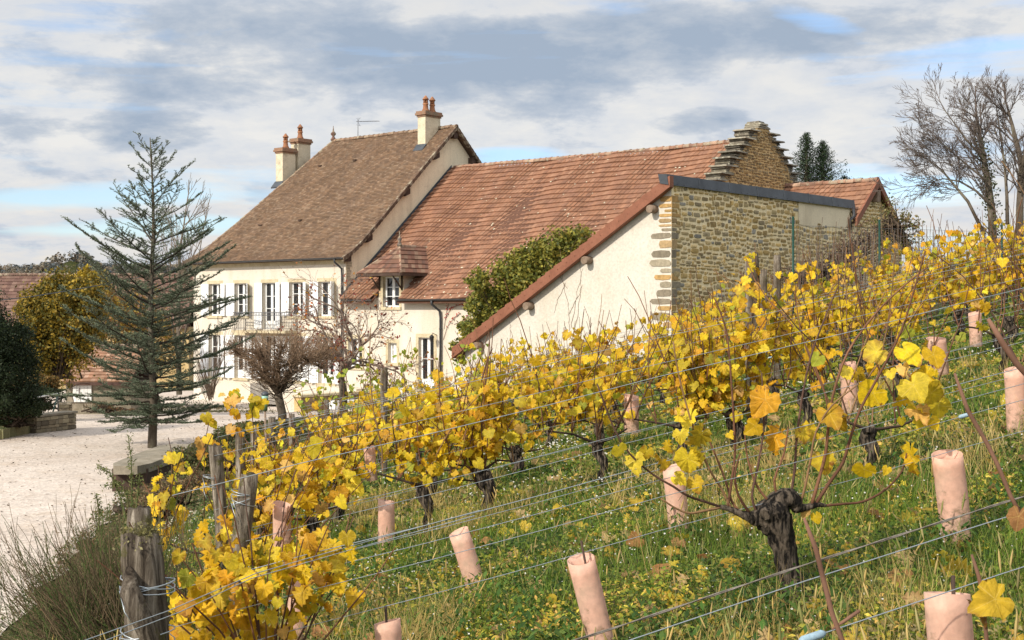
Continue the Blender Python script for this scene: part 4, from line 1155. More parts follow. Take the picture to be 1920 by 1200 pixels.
for i in range(110):
    p = fork+rng.normal(size=3)*np.array([.1, .1, .25])+np.array([0, 0, .15]); az = rng.uniform(0, 6.28); d = np.array([math.cos(az), math.sin(az), rng.uniform(.0, .7)]); d /= np.linalg.norm(d)
    pts = [p]; q = p.copy()
    for k in range(5): d = d+np.array([0, 0, .10])+rng.normal(size=3)*.1; d /= np.linalg.norm(d); q = q+d*.24; pts.append(q.copy())
    t.tube(pts, [.011, .010, .009, .007, .006, .006], 3, 0, (.11, .08, .055), cap=False)
t.build('crown', M['twig'], mop)

# ---- maple-like tree with the last orange leaves --------------------------------------
D = 50.0; b = P(646, 775, D)
mp = thing('autumn_tree', 'nearly bare spreading tree with a few orange and dark red leaves', 'tree', b)
t = MB(); fk = P(648, 690, D)
t.tube([b-np.array([0, 0, .5]), P(643, 730, D), P(640, 708, D), fk], [.17, .14, .13, .13], 9, bump=.08)
t.build('trunk', M['bark'], mp)
t = MB(); tips = []
cfg = dict(wob=.26, up=.01, rmin=.005, depth=3, kids=[7, 5, 5], ang=(25, 60), len=(.45, .75), seg=.25, start=.2)
for (px_, py_, dd) in ((575, 620, .3), (600, 560, .6), (640, 545, -.6), (655, 540, .5), (700, 570, -.4), (760, 610, .3), (715, 640, -.9), (615, 650, -1.0), (780, 545, .4), (680, 600, 1.2)):
    tgt = P(px_, py_, D+dd); d = tgt-fk; Ln = np.linalg.norm(d)*.95
    branch(t, fk+rng.normal(size=3)*.05, d/np.linalg.norm(d), Ln, .055, 0, cfg, tips, (.26, .19, .15))
t.build('crown', M['twig'], mp)
tips = np.array(tips); s = tips[rng.choice(len(tips), 1050)]+rng.normal(size=(1050, 3))*.05
leaf_mesh('foliage', s, .125, [(.60, .17, .03), (.45, .20, .03), (.22, .04, .03), (.14, .04, .03), (.55, .34, .04)], M['leaf'], mp, [3, 2, 3, 3, .5])

# ---- evergreen shrub climbing between the wing and the lean-to --------------------------
D = 55.0; b = P(960, 700, D)
fig = thing('large_evergreen_shrub', 'large olive-green broad-leaved shrub between the long wing and the lean-to', 'shrub', b)
ctrs = [((985, 560), (85, 80)), ((1060, 480), (62, 55)), ((915, 590), (45, 55)), ((1010, 510), (70, 65)), ((880, 640), (34, 46)), ((1090, 455), (34, 26)), ((900, 530), (24, 26)), ((950, 640), (60, 60)), ((1075, 540), (50, 60))]
pos = []
for (cx, cy), (rx, ry) in ctrs:
    c = P(cx, cy, D+rng.uniform(-.4, .4)); s = D/F
    pos.append(blob_points(int(rx*ry*1.5), c, (rx*s, 1.0, ry*s), .3, .3, 46))
pos = np.concatenate(pos)
tw = MB()
for i in range(150):
    p = pos[rng.integers(0, len(pos))]; q = b+np.array([rng.uniform(-.4, 1.2), 0, rng.uniform(.5, 2.0)]); tw.tube([q, (p+q)/2+rng.normal(size=3)*.2, p], [.03, .02, .006], 4, 0, (.1, .08, .05), cap=False)
tw.build('stems', M['twig'], fig)
leaf_mesh('foliage', pos, .15, [(.24, .24, .045), (.32, .29, .05), (.16, .18, .035), (.42, .35, .07), (.09, .11, .025)], M['leaf'], fig, [3, 3, 3, 1.3, 2], wl=1.15, flat=.2)

# ---- small conifer behind the annex -----------------------------------------------------
def conifer(lbl, b, h, r, cols, nbr=120, name='conifer_tree', top2=None):
    o = thing(name, lbl, 'tree', b)
    t = MB(); t.tube([b, b+np.array([0, 0, h])], [r*.09, .02], 7); t.build('trunk', M['bark'], o)
    br = MB(); A_ = []; B2 = []
    for i in range(nbr):
        hz = h*(.05+.95*(i/nbr)**.8); L_ = r*(1-hz/h)**1.0*rng.uniform(.4, 1.2)+.10; az = i*2.4+rng.uniform(-.4, .4)
        d = np.array([math.cos(az), math.sin(az), .15+.75*hz/h]); d /= np.linalg.norm(d); p = b+np.array([0, 0, hz])
        br.tube([p, p+d*L_], [.02, .006], 3, 0, (.05, .04, .03), cap=False)
        m_ = int(8+L_*20); s = rng.uniform(.15, 1.05, m_)*L_
        A_.append(p+d*s[:, None]+rng.normal(size=(m_, 3))*np.array([.13, .13, .09])*(1.1-s[:, None]/L_*.6)); B2.append(np.repeat(d[None], m_, 0))
    br.build('branches', M['twig'], o)
    A_ = np.concatenate(A_); B2 = np.concatenate(B2)
    leaf_mesh('needles', A_, .15, cols, M['needle'], o, wl=.4, nrm=B2*.3+rng.normal(size=B2.shape))
    return o
conifer('dark green conifer behind the stepped gable, taller of the two tips', P(1512, 400, 78), 4.6, 2.5, [(.03, .055, .025), (.045, .07, .03), (.02, .04, .02)], nbr=210)
conifer('dark green conifer tip leaning beside the taller one behind the annex', P(1543, 400, 78.6), 4.15, 2.6, [(.03, .055, .025), (.045, .07, .03), (.02, .04, .02)], nbr=200)
conifer('tiny conifer tip showing just above the annex ridge', P(1583, 372, 80), 1.3, .42, [(.04, .06, .03), (.05, .07, .03)], nbr=60)

# ---- bare trees on the right skyline ---------------------------------------------------
def bare_tree(lbl, trunks, D, cfg, ivy=False, col=(.14, .11, .095), sparse=0):
    b = trunks[0][0][0]; o = thing('bare_tree', lbl, 'tree', b)
    t = MB(); tips = []; br = MB()
    for pts, r0 in trunks:
        n = len(pts); rad = [max(.02, r0*(1-.75*i/(n-1))) for i in range(n)]
        rad = [q*.8 for q in rad]; t.tube(pts, rad, 8, bump=.05)
        for i in range(n-1):
            d0 = pts[i+1]-pts[i]; d0 = d0/np.linalg.norm(d0)
            if i < 1: continue
            for k in range(cfg['nside']):
                p = pts[i]+(pts[i+1]-pts[i])*rng.random(); nd = rot_about(d0, perp(d0), math.radians(rng.uniform(25, 60)))
                branch(br, p, nd, cfg['L0']*rng.uniform(.6, 1.1)*(1-.45*i/n), min(rad[i]*.4, .035), 1, cfg, tips, col)
        d0 = pts[-1]-pts[-2]; branch(br, pts[-1], d0/np.linalg.norm(d0), cfg['L0']*.7, rad[-1], 1, cfg, tips, col)
    t.build('trunk', M['bark'], o); br.build('crown', M['twig'], o)
    if sparse:
        tips = np.array(tips); s = tips[rng.choice(len(tips), sparse)]
        leaf_mesh('foliage', s, .07, [(.12, .09, .04), (.2, .15, .05), (.09, .06, .03)], M['leaf'], o)
    if ivy:
        pts, r0 = trunks[0]; A_ = []
        for i in range(len(pts)-3):
            m_ = 260; s = rng.random((m_, 1)); A_.append(pts[i]+(pts[i+1]-pts[i])*s+rng.normal(size=(m_, 3))*(.20-.035*i))
        leaf_mesh('ivy', np.concatenate(A_), .10, [(.05, .07, .02), (.08, .09, .025), (.11, .10, .03)], M['leaf'], o)
    return o
D = 46
cfgT = dict(wob=.075, up=.03, rmin=.0055, depth=4, kids=[0, 6, 4, 3], ang=(15, 42), len=(.5, .8), seg=.35, start=.2, nside=3, L0=1.75)
pp = lambda L_, D_=D: [P(x, y, D_+.25*k) for k, (x, y) in enumerate(L_)]
bare_tree('bare tree with ivy on its trunk, left one of the skyline pair', [
    (pp([(1862, 470), (1860, 400), (1853, 345), (1844, 296), (1838, 262), (1834, 235), (1831, 215)]), .20),
    (pp([(1846, 440), (1815, 378), (1790, 348), (1765, 318), (1742, 300)]), .085),
    (pp([(1858, 385), (1830, 358), (1800, 340), (1768, 335), (1735, 345)]), .06),
    (pp([(1852, 340), (1820, 315), (1785, 285), (1760, 262)]), .055),
    (pp([(1846, 300), (1810, 260), (1785, 225), (1770, 205)]), .05)], D, cfgT, ivy=True, sparse=260)
D = 47
bare_tree('taller bare tree cut by the right edge of the skyline', [
    (pp([(1912, 470), (1912, 390), (1916, 310), (1906, 270), (1898, 235), (1890, 205)]), .19),
    (pp([(1889, 420), (1888, 370), (1884, 310), (1876, 255), (1868, 200)]), .09),
    (pp([(1914, 330), (1925, 270), (1935, 235), (1942, 205)]), .09),
    (pp([(1912, 360), (1935, 310), (1965, 265), (1990, 230)]), .08)], D, cfgT, sparse=120)

# slender bare poplar behind the cedar
D = 58
cfgP = dict(wob=.05, up=.10, rmin=.007, depth=3, kids=[0, 4, 3], ang=(14, 30), len=(.55, .8), seg=.4, start=.15, nside=3, L0=1.9)
bare_tree('slender bare tree with upright twigs half hidden behind the cedar', [(pp([(336, 740), (334, 640), (335, 540), (337, 470), (345, 420)]), .13), (pp([(336, 680), (352, 600), (366, 520), (378, 450)]), .06), (pp([(336, 700), (322, 600), (318, 520), (322, 460)]), .05)], D, cfgP, col=(.19, .15, .11))
# low loose bare shrub in front of the facade
D = 52
b = P(395, 745, D); sh = thing('bare_shrub', 'loose leafless shrub with thin arching twigs before the left end of the facade', 'shrub', b)
t = MB()
for i in range(60):
    az = rng.uniform(0, 6.28); d = np.array([math.cos(az)*.45, math.sin(az)*.45, 1.]); d /= np.linalg.norm(d); q = b+rng.normal(size=3)*.08; pts = [q.copy()]
    Ln = rng.uniform(1.6, 4.2)
    for k in range(6): d = d+rng.normal(size=3)*.06; d /= np.linalg.norm(d); q = q+d*Ln/6; pts.append(q.copy())
    t.tube(pts, [.014, .012, .010, .009, .007, .006, .006], 3, 0, (.15, .11, .08), cap=False)
t.build('stems', M['twig'], sh)

# ---- shrubs and hedges on the left -------------------------------------------------------
def bush(lbl, cat, name, D, blobs, size, cols, w=None, dens=1.3, wl=1.0, mat='leaf', dp=1.2, shell=.45, core=None, lump=.25):
    x, y = blobs[0][0]; b = P(x, y+blobs[0][1][1], D); o = thing(name, lbl, cat, b)
    pos = []; s = D/F
    for (cx, cy), (rx, ry) in blobs:
        pos.append(blob_points(int(rx*ry*dens), P(cx, cy, D+rng.uniform(-.2, .2)), (rx*s, dp, ry*s), shell, lump, max(20, int(rx*ry/22))))
    pos = np.concatenate(pos)
    st = MB()
    for i in range(60):
        p = pos[rng.integers(0, len(pos))]; st.tube([b+rng.normal(size=3)*np.array([.25, .2, .02]), (b+p)/2+rng.normal(size=3)*.1, p], [.035, .02, .006], 4, 0, (.07, .05, .035), cap=False)
    st.build('stems', M['twig'], o)
    leaf_mesh('foliage', pos, size, cols, M[mat], o, w, wl=wl)
    return o
bush('rounded bushy tree turning golden yellow left of the cedar', 'tree', 'golden_tree', 52, [((112, 620), (72, 90)), ((75, 640), (40, 80)), ((150, 590), (45, 70)), ((110, 555), (55, 42)), ((165, 560), (34, 42)), ((62, 600), (26, 50))], .14,  [(.30, .20, .025), (.22, .17, .03), (.40, .27, .03), (.13, .12, .025), (.08, .08, .02)], [3, 3, 1.6, 2.5, 2], dens=1.9, dp=1.6, lump=.6)
bush('yellow tree top peeking over the golden tree against the hill', 'tree', 'yellow_tree', 66, [((165, 530), (28, 26)), ((185, 540), (22, 30)), ((150, 545), (20, 24))], .15, [(.50, .35, .03), (.40, .28, .03), (.25, .2, .03)], dens=2.2, dp=1)
bush('orange-brown tree partly hidden behind the cedar branches', 'tree', 'russet_tree', 62, [((225, 620), (42, 75)), ((262, 600), (40, 60)), ((205, 570), (22, 40)), ((300, 640), (35, 60))], .15, [(.26, .14, .05), (.34, .20, .05), (.18, .13, .05), (.40, .28, .04)], dens=.8, dp=1.2)
bush('very dark green clipped evergreen at the left edge of the yard', 'shrub', 'dark_evergreen', 38, [((8, 690), (52, 95)), ((30, 720), (34, 60)), ((-40, 660), (50, 120)), ((15, 640), (30, 44))], .07, [(.012, .022, .008), (.02, .035, .012), (.03, .045, .016)], dens=3.2, dp=1.5, shell=.6, lump=.12)
bush('low dark green shrubs behind the kerb stones', 'shrub', 'low_shrub', 38.3, [((25, 775), (45, 22)), ((60, 765), (24, 24)), ((-20, 770), (40, 30))], .06, [(.02, .035, .012), (.035, .055, .018), (.05, .06, .02)], dens=3.5, dp=.9)
bush('brown-yellow low hedge behind the railing', 'shrub', 'autumn_hedge', 47, [((85, 718), (24, 16)), ((70, 712), (16, 12)), ((100, 722), (14, 12))], .08, [(.28, .15, .04), (.2, .13, .04), (.12, .1, .03)], dens=3, dp=.8)
bush('dark undergrowth between railing and golden tree', 'shrub', 'undergrowth_shrub', 46, [((80, 745), (45, 22)), ((50, 740), (30, 24))], .08, [(.02, .03, .012), (.03, .045, .015)], dens=2.6, dp=.9)
bush('leggy shrub with sparse pale leaves right of the annex gable', 'shrub', 'sparse_shrub', 42, [((1668, 395), (14, 32)), ((1690, 415), (24, 28)), ((1655, 440), (20, 30)), ((1715, 425), (16, 20)), ((1640, 420), (10, 24)), ((1700, 450), (34, 20))], .085, [(.16, .15, .05), (.10, .11, .03), (.26, .22, .10), (.3, .2, .08)], dens=.42, dp=.7, shell=.1)
bush('tangle of bare brambles along the foot of the stone wall', 'shrub', 'bramble_patch', 27, [((1545, 500), (50, 26)), ((1590, 470), (40, 40)), ((1635, 450), (34, 40)), ((1480, 520), (40, 20))], .05, [(.16, .09, .06), (.2, .13, .09), (.1, .06, .04), (.22, .17, .08)], dens=.55, dp=.6, shell=.1)
t_b = thing('bramble', 'thin reddish bare stems rising above the vines before the stone wall', 'shrub', P(1580, 560, 24))
t = MB()
for i in range(110):
    x = rng.uniform(1490, 1750); d_ = rng.uniform(21, 29); p = P(x, 0, d_); p[2] = tz(p[0], p[1])
    y1 = rng.uniform(400, 480)+max(0, 1560-x)*.25; q = P(x+rng.uniform(-14, 14), y1, d_)
    if q[2] < p[2]: continue
    t.tube([p, (p+q)/2+rng.normal(size=3)*.05, q], [.009, .007, .005], 3, 0, (.20, .14, .10), cap=False)
t.build('stems', M['twig'], t_b)
bush('dry rust-coloured weeds by the shed behind the cedar', 'plant', 'dry_weeds', 50, [((195, 762), (30, 10)), ((230, 770), (24, 8))], .06, [(.2, .1, .05), (.14, .09, .05), (.08, .08, .03)], dens=4, dp=.7)

# ================================================================ left background buildings
D = 95
bn = thing('tiled_barn', 'distant long barn with dark red-brown ribbed tile roof behind the golden tree', 'barn', P(60, 660, D))
def frontroof(parent, x0, x1, yt, yb, D0, dd, rows, tw, cols, name='roof', mode='mech', th=.05):
    a0, a1 = P(x0, yb, D0), P(x1, yb, D0); b0, b1 = P(x0, yt, D0+dd), P(x1, yt, D0+dd)
    b0[0] = a0[0]; b1[0] = a1[0]
    mb = MB(); mb.hexa([a0-[0, 0, .15], a1-[0, 0, .15], b1-[0, 0, .15], b0-[0, 0, .15], a0-[0, 0, .02], a1-[0, 0, .02], b1-[0, 0, .02], b0-[0, 0, .02]], 0, (.1, .06, .05))
    quad_tiles(mb, a0, a1, b0, b1, rows, tw, cols)
    mb.add([b0, b1, b1+[0, 2*0+4, -4], b0+[0, 4, -4]], [(0, 1, 2, 3)], 0, (.1, .06, .05))
    o = mb.build(name, M['tile_wing'], parent)
    t = MB(); ridge_tiles(t, b0+[0, 0, .02], b1+[0, 0, .02], .16, .42, [(.15, .09, .07), (.19, .12, .09)]); t.build('ridge_tiles', M['ridge'], o)
    return a0, a1, b0, b1
DB = [(.17, .10, .08), (.20, .12, .09), (.15, .085, .07), (.22, .14, .11)]
a0, a1, b0, b1 = frontroof(bn, -180, 352, 516, 612, D, 4.2, 15, .32, DB)
t = MB(); t.hexa([a0+[0, .3, -5], a1+[0, .3, -5], a1+[0, 8, -5], a0+[0, 8, -5], a0+[0, .3, -.1], a1+[0, .3, -.1], a1+[0, 8, -.1], a0+[0, 8, -.1]]); t.build('wall', M['mortar_old'], bn)
D = 56
shd = thing('garden_shed', 'small stone shed with weathered pink tile roof behind the cedar', 'shed', P(160, 772, D))
a0, a1, b0, b1 = frontroof(shd, 116, 246, 652, 716, D, 2.2, 11, .17, [(.36, .20, .13), (.40, .24, .16), (.30, .17, .11), (.44, .28, .20), (.25, .15, .1)])
t = MB(); t.hexa([a0+[.08, .25, -2.5], a1+[-.08, .25, -2.5], a1+[-.08, 4, -2.5], a0+[.08, 4, -2.5], a0+[.08, .25, -.08], a1+[-.08, .25, -.08], a1+[-.08, 4, -.08], a0+[.08, 4, -.08]])
t.build('wall', M['concrete'], shd)
t = MB(); q = P(134, 722, D-.0)
for k in range(5):
    t.box(q+np.array([.08+k*.155, .2, -.33]), (.145, .05, .78), 0)
dr_ = t.build('door', M['whitepaint'], shd)
t = MB(); t.tube([P(133, 726, D), P(152, 718, D), P(168, 720, D)], .02, 4); t.tube([P(131, 722, D-.1), P(139, 758, D-.1)], .018, 4); t.tube([P(149, 727, D-.1), P(149, 745, D-.1)], .015, 4); t.build('door_frame', M['dark_wood'], shd)

# stone pier, low wall, railing, kerb
def stones_box(o, name, c, size, rz, cols, mat='rubble'):
    mb = MB(); R = np.array(Matrix.Rotation(rz, 3, 'Z')); c = np.array(c, float); sx, sy, sz_ = size
    mb.box(c, (sx-.04, sy-.04, sz_), rz, 0, (.2, .16, .1))
    z = -sz_/2; 
    while z < sz_/2-.03:
        h = min(random.uniform(.08, .15), sz_/2-z)
        for face in range(4):
            W_ = sx if face % 2 == 0 else sy; u = -W_/2
            while u < W_/2-.02:
                l = min(random.uniform(.14, .36), W_/2-u); m_ = u+l/2
                loc = {0: (m_, -sy/2, 0), 1: (sx/2, m_, 0), 2: (m_, sy/2, 0), 3: (-sx/2, m_, 0)}[face]
                sz3 = (l-.015, .07, h-.014) if face % 2 == 0 else (.07, l-.015, h-.014)
                cc = random.choice(cols); g = random.uniform(.7, 1.25)
                mb.box(c+R@np.array([loc[0], loc[1], z+h/2]), sz3, rz+random.uniform(-.03, .03), 0, tuple(q*g for q in cc)); u += l
        z += h
    return mb.build(name, M[mat], o)
STN = [(.26, .21, .14), (.20, .17, .12), (.32, .27, .18), (.17, .14, .1)]
c = P(84, 800, 39.5); c[2] = tz(c[0], c[1])+.22
lo = thing('dry_stone_wall', 'short dry-stone wall end with flat coping beside the kerb stones', 'wall', c-[0, 0, .3])
stones_box(lo, 'stonework', c+np.array([-.05, .6, 0]), (.42, 1.8, .56), math.radians(-20), STN)
t = MB(); t.box(c+np.array([-.05, .6, .31]), (.52, 1.9, .06), math.radians(-20)); t.build('coping', M['concrete'], lo)
c = P(122, 782, 46); c[2] = tz(c[0], c[1])+.3
pr_ = thing('stone_pier', 'square grey stone gate pier next to the shed', 'pier', c-[0, 0, .3])
stones_box(pr_, 'stonework', c, (.36, .36, .6), .2, STN); t = MB(); t.box(c+np.array([0, 0, .34]), (.46, .46, .07), .2); t.build('coping', M['concrete'], pr_)
KB = [(.27, .25, .12), (.24, .21, .11), (.30, .27, .16), (.2, .19, .1)]
ordn = ['nearest', 'second', 'third', 'fourth', 'fifth', 'sixth', 'seventh']
for k in range(7):
    px_ = [-6, 7, 20, 32.5, 44, 55, 64][k]; py_ = [812, 809, 806, 803.5, 801, 799, 797][k]; d_ = 37.2+k*.42
    p = P(px_, 0, d_); p[2] = tz(p[0], p[1])+.05
    t = MB(); R = np.array(Matrix.Rotation(math.radians(-20)+random.uniform(-.05, .05), 3, 'Z'))
    sx, sy, sz_ = .172, .24, .34; cc = random.choice(KB); vs = []
    for zz_, k_ in ((-sz_/2, 1), (sz_*.32, 1), (sz_/2, .82)):
        for (x, y) in ((-1, -1), (1, -1), (1, 1), (-1, 1)): vs.append(p+[0, 0, .08]+R@np.array([x*sx/2*k_, y*sy/2*k_, zz_])+rng.normal(size=3)*.006)
    t.add(vs, [(0, 1, 5, 4), (1, 2, 6, 5), (2, 3, 7, 6), (3, 0, 4, 7), (4, 5, 9, 8), (5, 6, 10, 9), (6, 7, 11, 10), (7, 4, 8, 11), (8, 9, 10, 11)], 0, cc)
    o = t.build('kerb_stone', M['rubble'], None, loc=p); setp(o, 'mossy kerb stone edging the yard, %s from the left picture edge' % ordn[k], 'kerb stone', 'kerb stones along the left side of the yard')
rl = thing('handrail', 'thin metal handrail on posts above the low stone wall at left', 'railing', P(80, 800, 41))
t = MB(); t.tube([P(20, 752, 40), P(52, 748, 40.5), P(108, 738, 42)], .022, 5); t.build('top_rail', M['whitepaint'], rl)
for x, yt, yb, d_ in ((52, 748, 800, 40.5), (109, 738, 800, 42), (74, 772, 796, 40)):
    t = MB(); a = P(x, yt, d_); b_ = a.copy(); b_[2] = tz(a[0], a[1])-.1; t.tube([a, b_], .02, 5); t.build('post', M['blackiron'], rl)
t = MB(); t.tube([P(109, 740, 42), P(97, 780, 41)], .025, 5); t.build('brace', M['greenpaint'], rl)
cb_ = thing('overhead_cable', 'thin grey overhead cable crossing in front of the golden tree', 'cable', P(0, 563, 44))
t = MB(); t.tube([P(-160, 575, 44), P(-60, 569, 44.5), P(0, 563, 45), P(60, 556, 45.7), P(120, 546.5, 46.5), P(180, 536, 47.4), P(260, 520, 48.5), P(330, 504, 50)], .015, 4); t.build('cable', M['zinc'], cb_)
ut = thing('utility_pole', 'grey wooden pole carrying the overhead cable beyond the left edge', 'pole', P(-160, 780, 44))
t = MB(); a = P(-160, 570, 44); b_ = a.copy(); b_[2] = -.2; t.tube([b_, a+[0, 0, .4]], [.12, .09], 8); t.build('shaft', M['timber'], ut)
ct = thing('plant_tub', 'shallow round stone planting tub before the left part of the facade', 'planter', P(374, 752, 55))
q = P(374, 752, 60); q[2] = tz(q[0], q[1]); ct.location = q
t = MB(); t.lathe(q, [(.42, 0), (.58, .28), (.60, .34), (.52, .34), (.48, .2), (.02, .2)], 14); t.build('tub', M['concrete'], ct)
leaf_mesh('foliage', q+rng.normal(size=(160, 3))*np.array([.26, .26, .1])+[0, 0, .38], .07, [(.06, .10, .02), (.1, .13, .03)], M['leaf'], ct)

# far wooded hill: countless trees
Nf = 7000
fx = rng.uniform(-520, -40, Nf*3); fy_ = rng.uniform(560, 1250, Nf*3); fz = terrain(fx, fy_)
ok = (fz > 3); fx, fy_, fz = fx[ok][:Nf], fy_[ok][:Nf], fz[ok][:Nf]
r = rng.uniform(1.8, 3.4, len(fx))
fc = palette(len(fx), [(.17, .15, .12), (.20, .17, .13), (.13, .14, .13), (.22, .17, .12), (.14, .15, .14), (.25, .21, .14), (.11, .13, .14)], None, .2)  # greyed, bluish tones carry the distance haze in the leaf colour
mlt = 26
lp = np.repeat(np.stack([fx, fy_, fz+r*.9], 1), mlt, 0); dr3 = rng.normal(size=(len(lp), 3)); dr3 /= np.linalg.norm(dr3, axis=1, keepdims=True)
rr = np.repeat(r, mlt)[:, None]
V, Fc, C = inst(LEAF4[0], LEAF4[1], lp+dr3*rr*np.array([1, 1, 1.15]), frames(len(lp), dr3+rng.normal(size=dr3.shape)*.3), rng.uniform(1.2, 2.4, len(lp)), np.repeat(fc, mlt, 0)*rng.uniform(.75, 1.2, (len(lp), 1)))
o = arr_mesh('far_forest', V, Fc, M['leaf'], None, C); setp(o, 'autumn forest covering the distant hills', 'forest', kind='stuff')
# ================================================================ vineyard
ROWY = [2.4, 4.8, 7.0, 9.8, 12.3, 14.8, 17.2, 19.6, 22.0]
def rowpt(r, x): y = ROWY[r]+.3*x; return np.array([x, y, tz(x, y)])
ROWN = ['front', 'second', 'third', 'fourth', 'fifth', 'sixth', 'seventh', 'eighth', 'ninth']
rd = np.array([1, .3, 0])/math.hypot(1, .3)
YEL = [(.80, .55, .018), (.76, .47, .016), (.84, .64, .04), (.62, .48, .02), (.72, .37, .02), (.36, .38, .03), (.84, .52, .14)]
YW = [4, 2.8, 2.8, 2.0, 1.5, 1.2, .5]
GRN = [(.30, .38, .04), (.22, .32, .035), (.45, .45, .04), (.62, .52, .03)]

def cane_path(p, d, Ln, n=7, wob=.09, grav=-.015):
    q = p.copy(); pts = [q.copy()]; d = d/np.linalg.norm(d)
    for k in range(n):
        d = d+rng.normal(size=3)*wob+np.array([0, 0, grav]); d /= np.linalg.norm(d); q = q+d*Ln/n; pts.append(q.copy())
    return pts
CANEC = [(.13, .06, .035), (.19, .09, .05), (.10, .055, .04), (.24, .14, .07)]

def make_leaves(pos, face, size, cols=YEL, w=YW, jit=.15, brown=.28):
    """detailed lobed leaves; vertex colours get browner towards some rims"""
    Np = len(pos); cols_ = palette(Np, cols, w, jit)
    # leaf hangs: y axis of the template points downwards/outwards
    nrm = face+rng.normal(size=(Np, 3))*.55; nrm /= np.linalg.norm(nrm, axis=1, keepdims=True)
    dn = np.array([0, 0, -1.])+rng.normal(size=(Np, 3))*.55
    y = dn-np.sum(dn*nrm, 1, keepdims=True)*nrm; y /= np.linalg.norm(y, axis=1, keepdims=True)+1e-9
    R = np.stack([np.cross(y, nrm), y, nrm], 2)
    s = size*rng.uniform(.55, 1.2, Np); sc = np.stack([s*rng.uniform(.8, 1.1, Np), s, s*rng.uniform(.4, 3.0, Np)], 1)
    V, Fc, C = inst(GV, GF, pos, R, sc, cols_)
    n = len(GV); rim = np.zeros(n); rim[1:] = 1
    C = C.reshape(Np, n, 3); b_ = (rng.random((Np, 1)) < brown)*rng.uniform(.3, 1, (Np, 1))*rim[None]*rng.uniform(.2, 1, (Np, n))
    C = C*(1-b_[..., None])+np.array([.30, .11, .02])*b_[..., None]
    # paler veins near the stalk
    return V, Fc, np.clip(C.reshape(-1, 3), 0, 1)

def vine_trunk(mb, base, h=.42, r=.035, lean=(0, 0)):
    n = 7; pts = []; rad = []
    for k in range(n+1):
        t_ = k/n; pts.append(base+np.array([lean[0]*t_+.02*math.sin(k*1.7), lean[1]*t_+.015*math.cos(k*2.1), -.06+h*t_+.0]))
        rad.append(r*(1.25 if k == 0 else 1.0 if k < 5 else [1.25, 1.5, 1.3][k-5]))
    gnarl(mb, pts, rad, 12, rng.random()*50, .3, 2)
    head = pts[-1]
    for k in range(4):
        d = rng.normal(size=3); d[2] = abs(d[2])*.5; d /= np.linalg.norm(d); mb.tube([head-d*.01, head+d*r*1.7], [r*.8, r*.55], 6, bump=.15)
    return head

vines = []
def build_vine(base, seed_lbl, ncane=9, leaves=120, h=.42, r=.034, reach=1.0, spread=.9, cols=YEL, w=YW, size=.105, lean=(0, 0), lo=.25, hi=.95, name='grapevine', group=None, arms=True, bare=2):
    o = thing(name, seed_lbl, 'grapevine', base, group)
    t = MB(); head = vine_trunk(t, base, h, r, lean); t.build('trunk', M['vinebark'], o)
    t = MB(); cand = []
    starts = [head]
    if arms:
        for s in (-1, 1):
            e = head+rd*s*rng.uniform(.18, .42)+np.array([0, 0, rng.uniform(.0, .12)]); m_ = (head+e)/2+np.array([0, 0, rng.uniform(-.03, .05)])
            t.tube([head, m_, e], [.011, .008, .0065], 5, 0, (.06, .04, .03), cap=False); starts += [m_, e]
    for k in range(ncane+bare):
        p = starts[rng.integers(0, len(starts))]+rng.normal(size=3)*.015
        d = rd*rng.uniform(-spread, spread)*.55+np.array([-.3, 1, 0])*rng.uniform(-.28, .28)+np.array([0, 0, 1.])
        Ln = reach*rng.uniform(.6, 1.15)*(1.15 if k >= ncane else 1)
        pts = cane_path(p, d, Ln); c = CANEC[rng.integers(0, 4)]
        t.tube(pts, [lerp(.0052, .0024, i/len(pts)) for i in range(len(pts))], 4, 0, c, cap=False)
        if k < ncane:
            for j in range(len(pts)-1):
                for q in (0, .33, .66):
                    f_ = (j+q)/(len(pts)-1)
                    if lo < f_ < hi: cand.append(pts[j]+(pts[j+1]-pts[j])*q)
    t.build('canes', M['twig'], o)
    if leaves and cand:
        cand = np.array(cand); idx = rng.integers(0, len(cand), leaves)
        off = rng.normal(size=(leaves, 3))*np.array([.055, .055, .03]); off[:, 2] -= .03
        pos = cand[idx]+off
        face = np.tile(np.array([-.35, -.75, .45]), (leaves, 1))
        V, Fc, C = make_leaves(pos, face, size, cols, w)
        arr_mesh('foliage', V, Fc, M['vineleaf'], o, C)
    return o

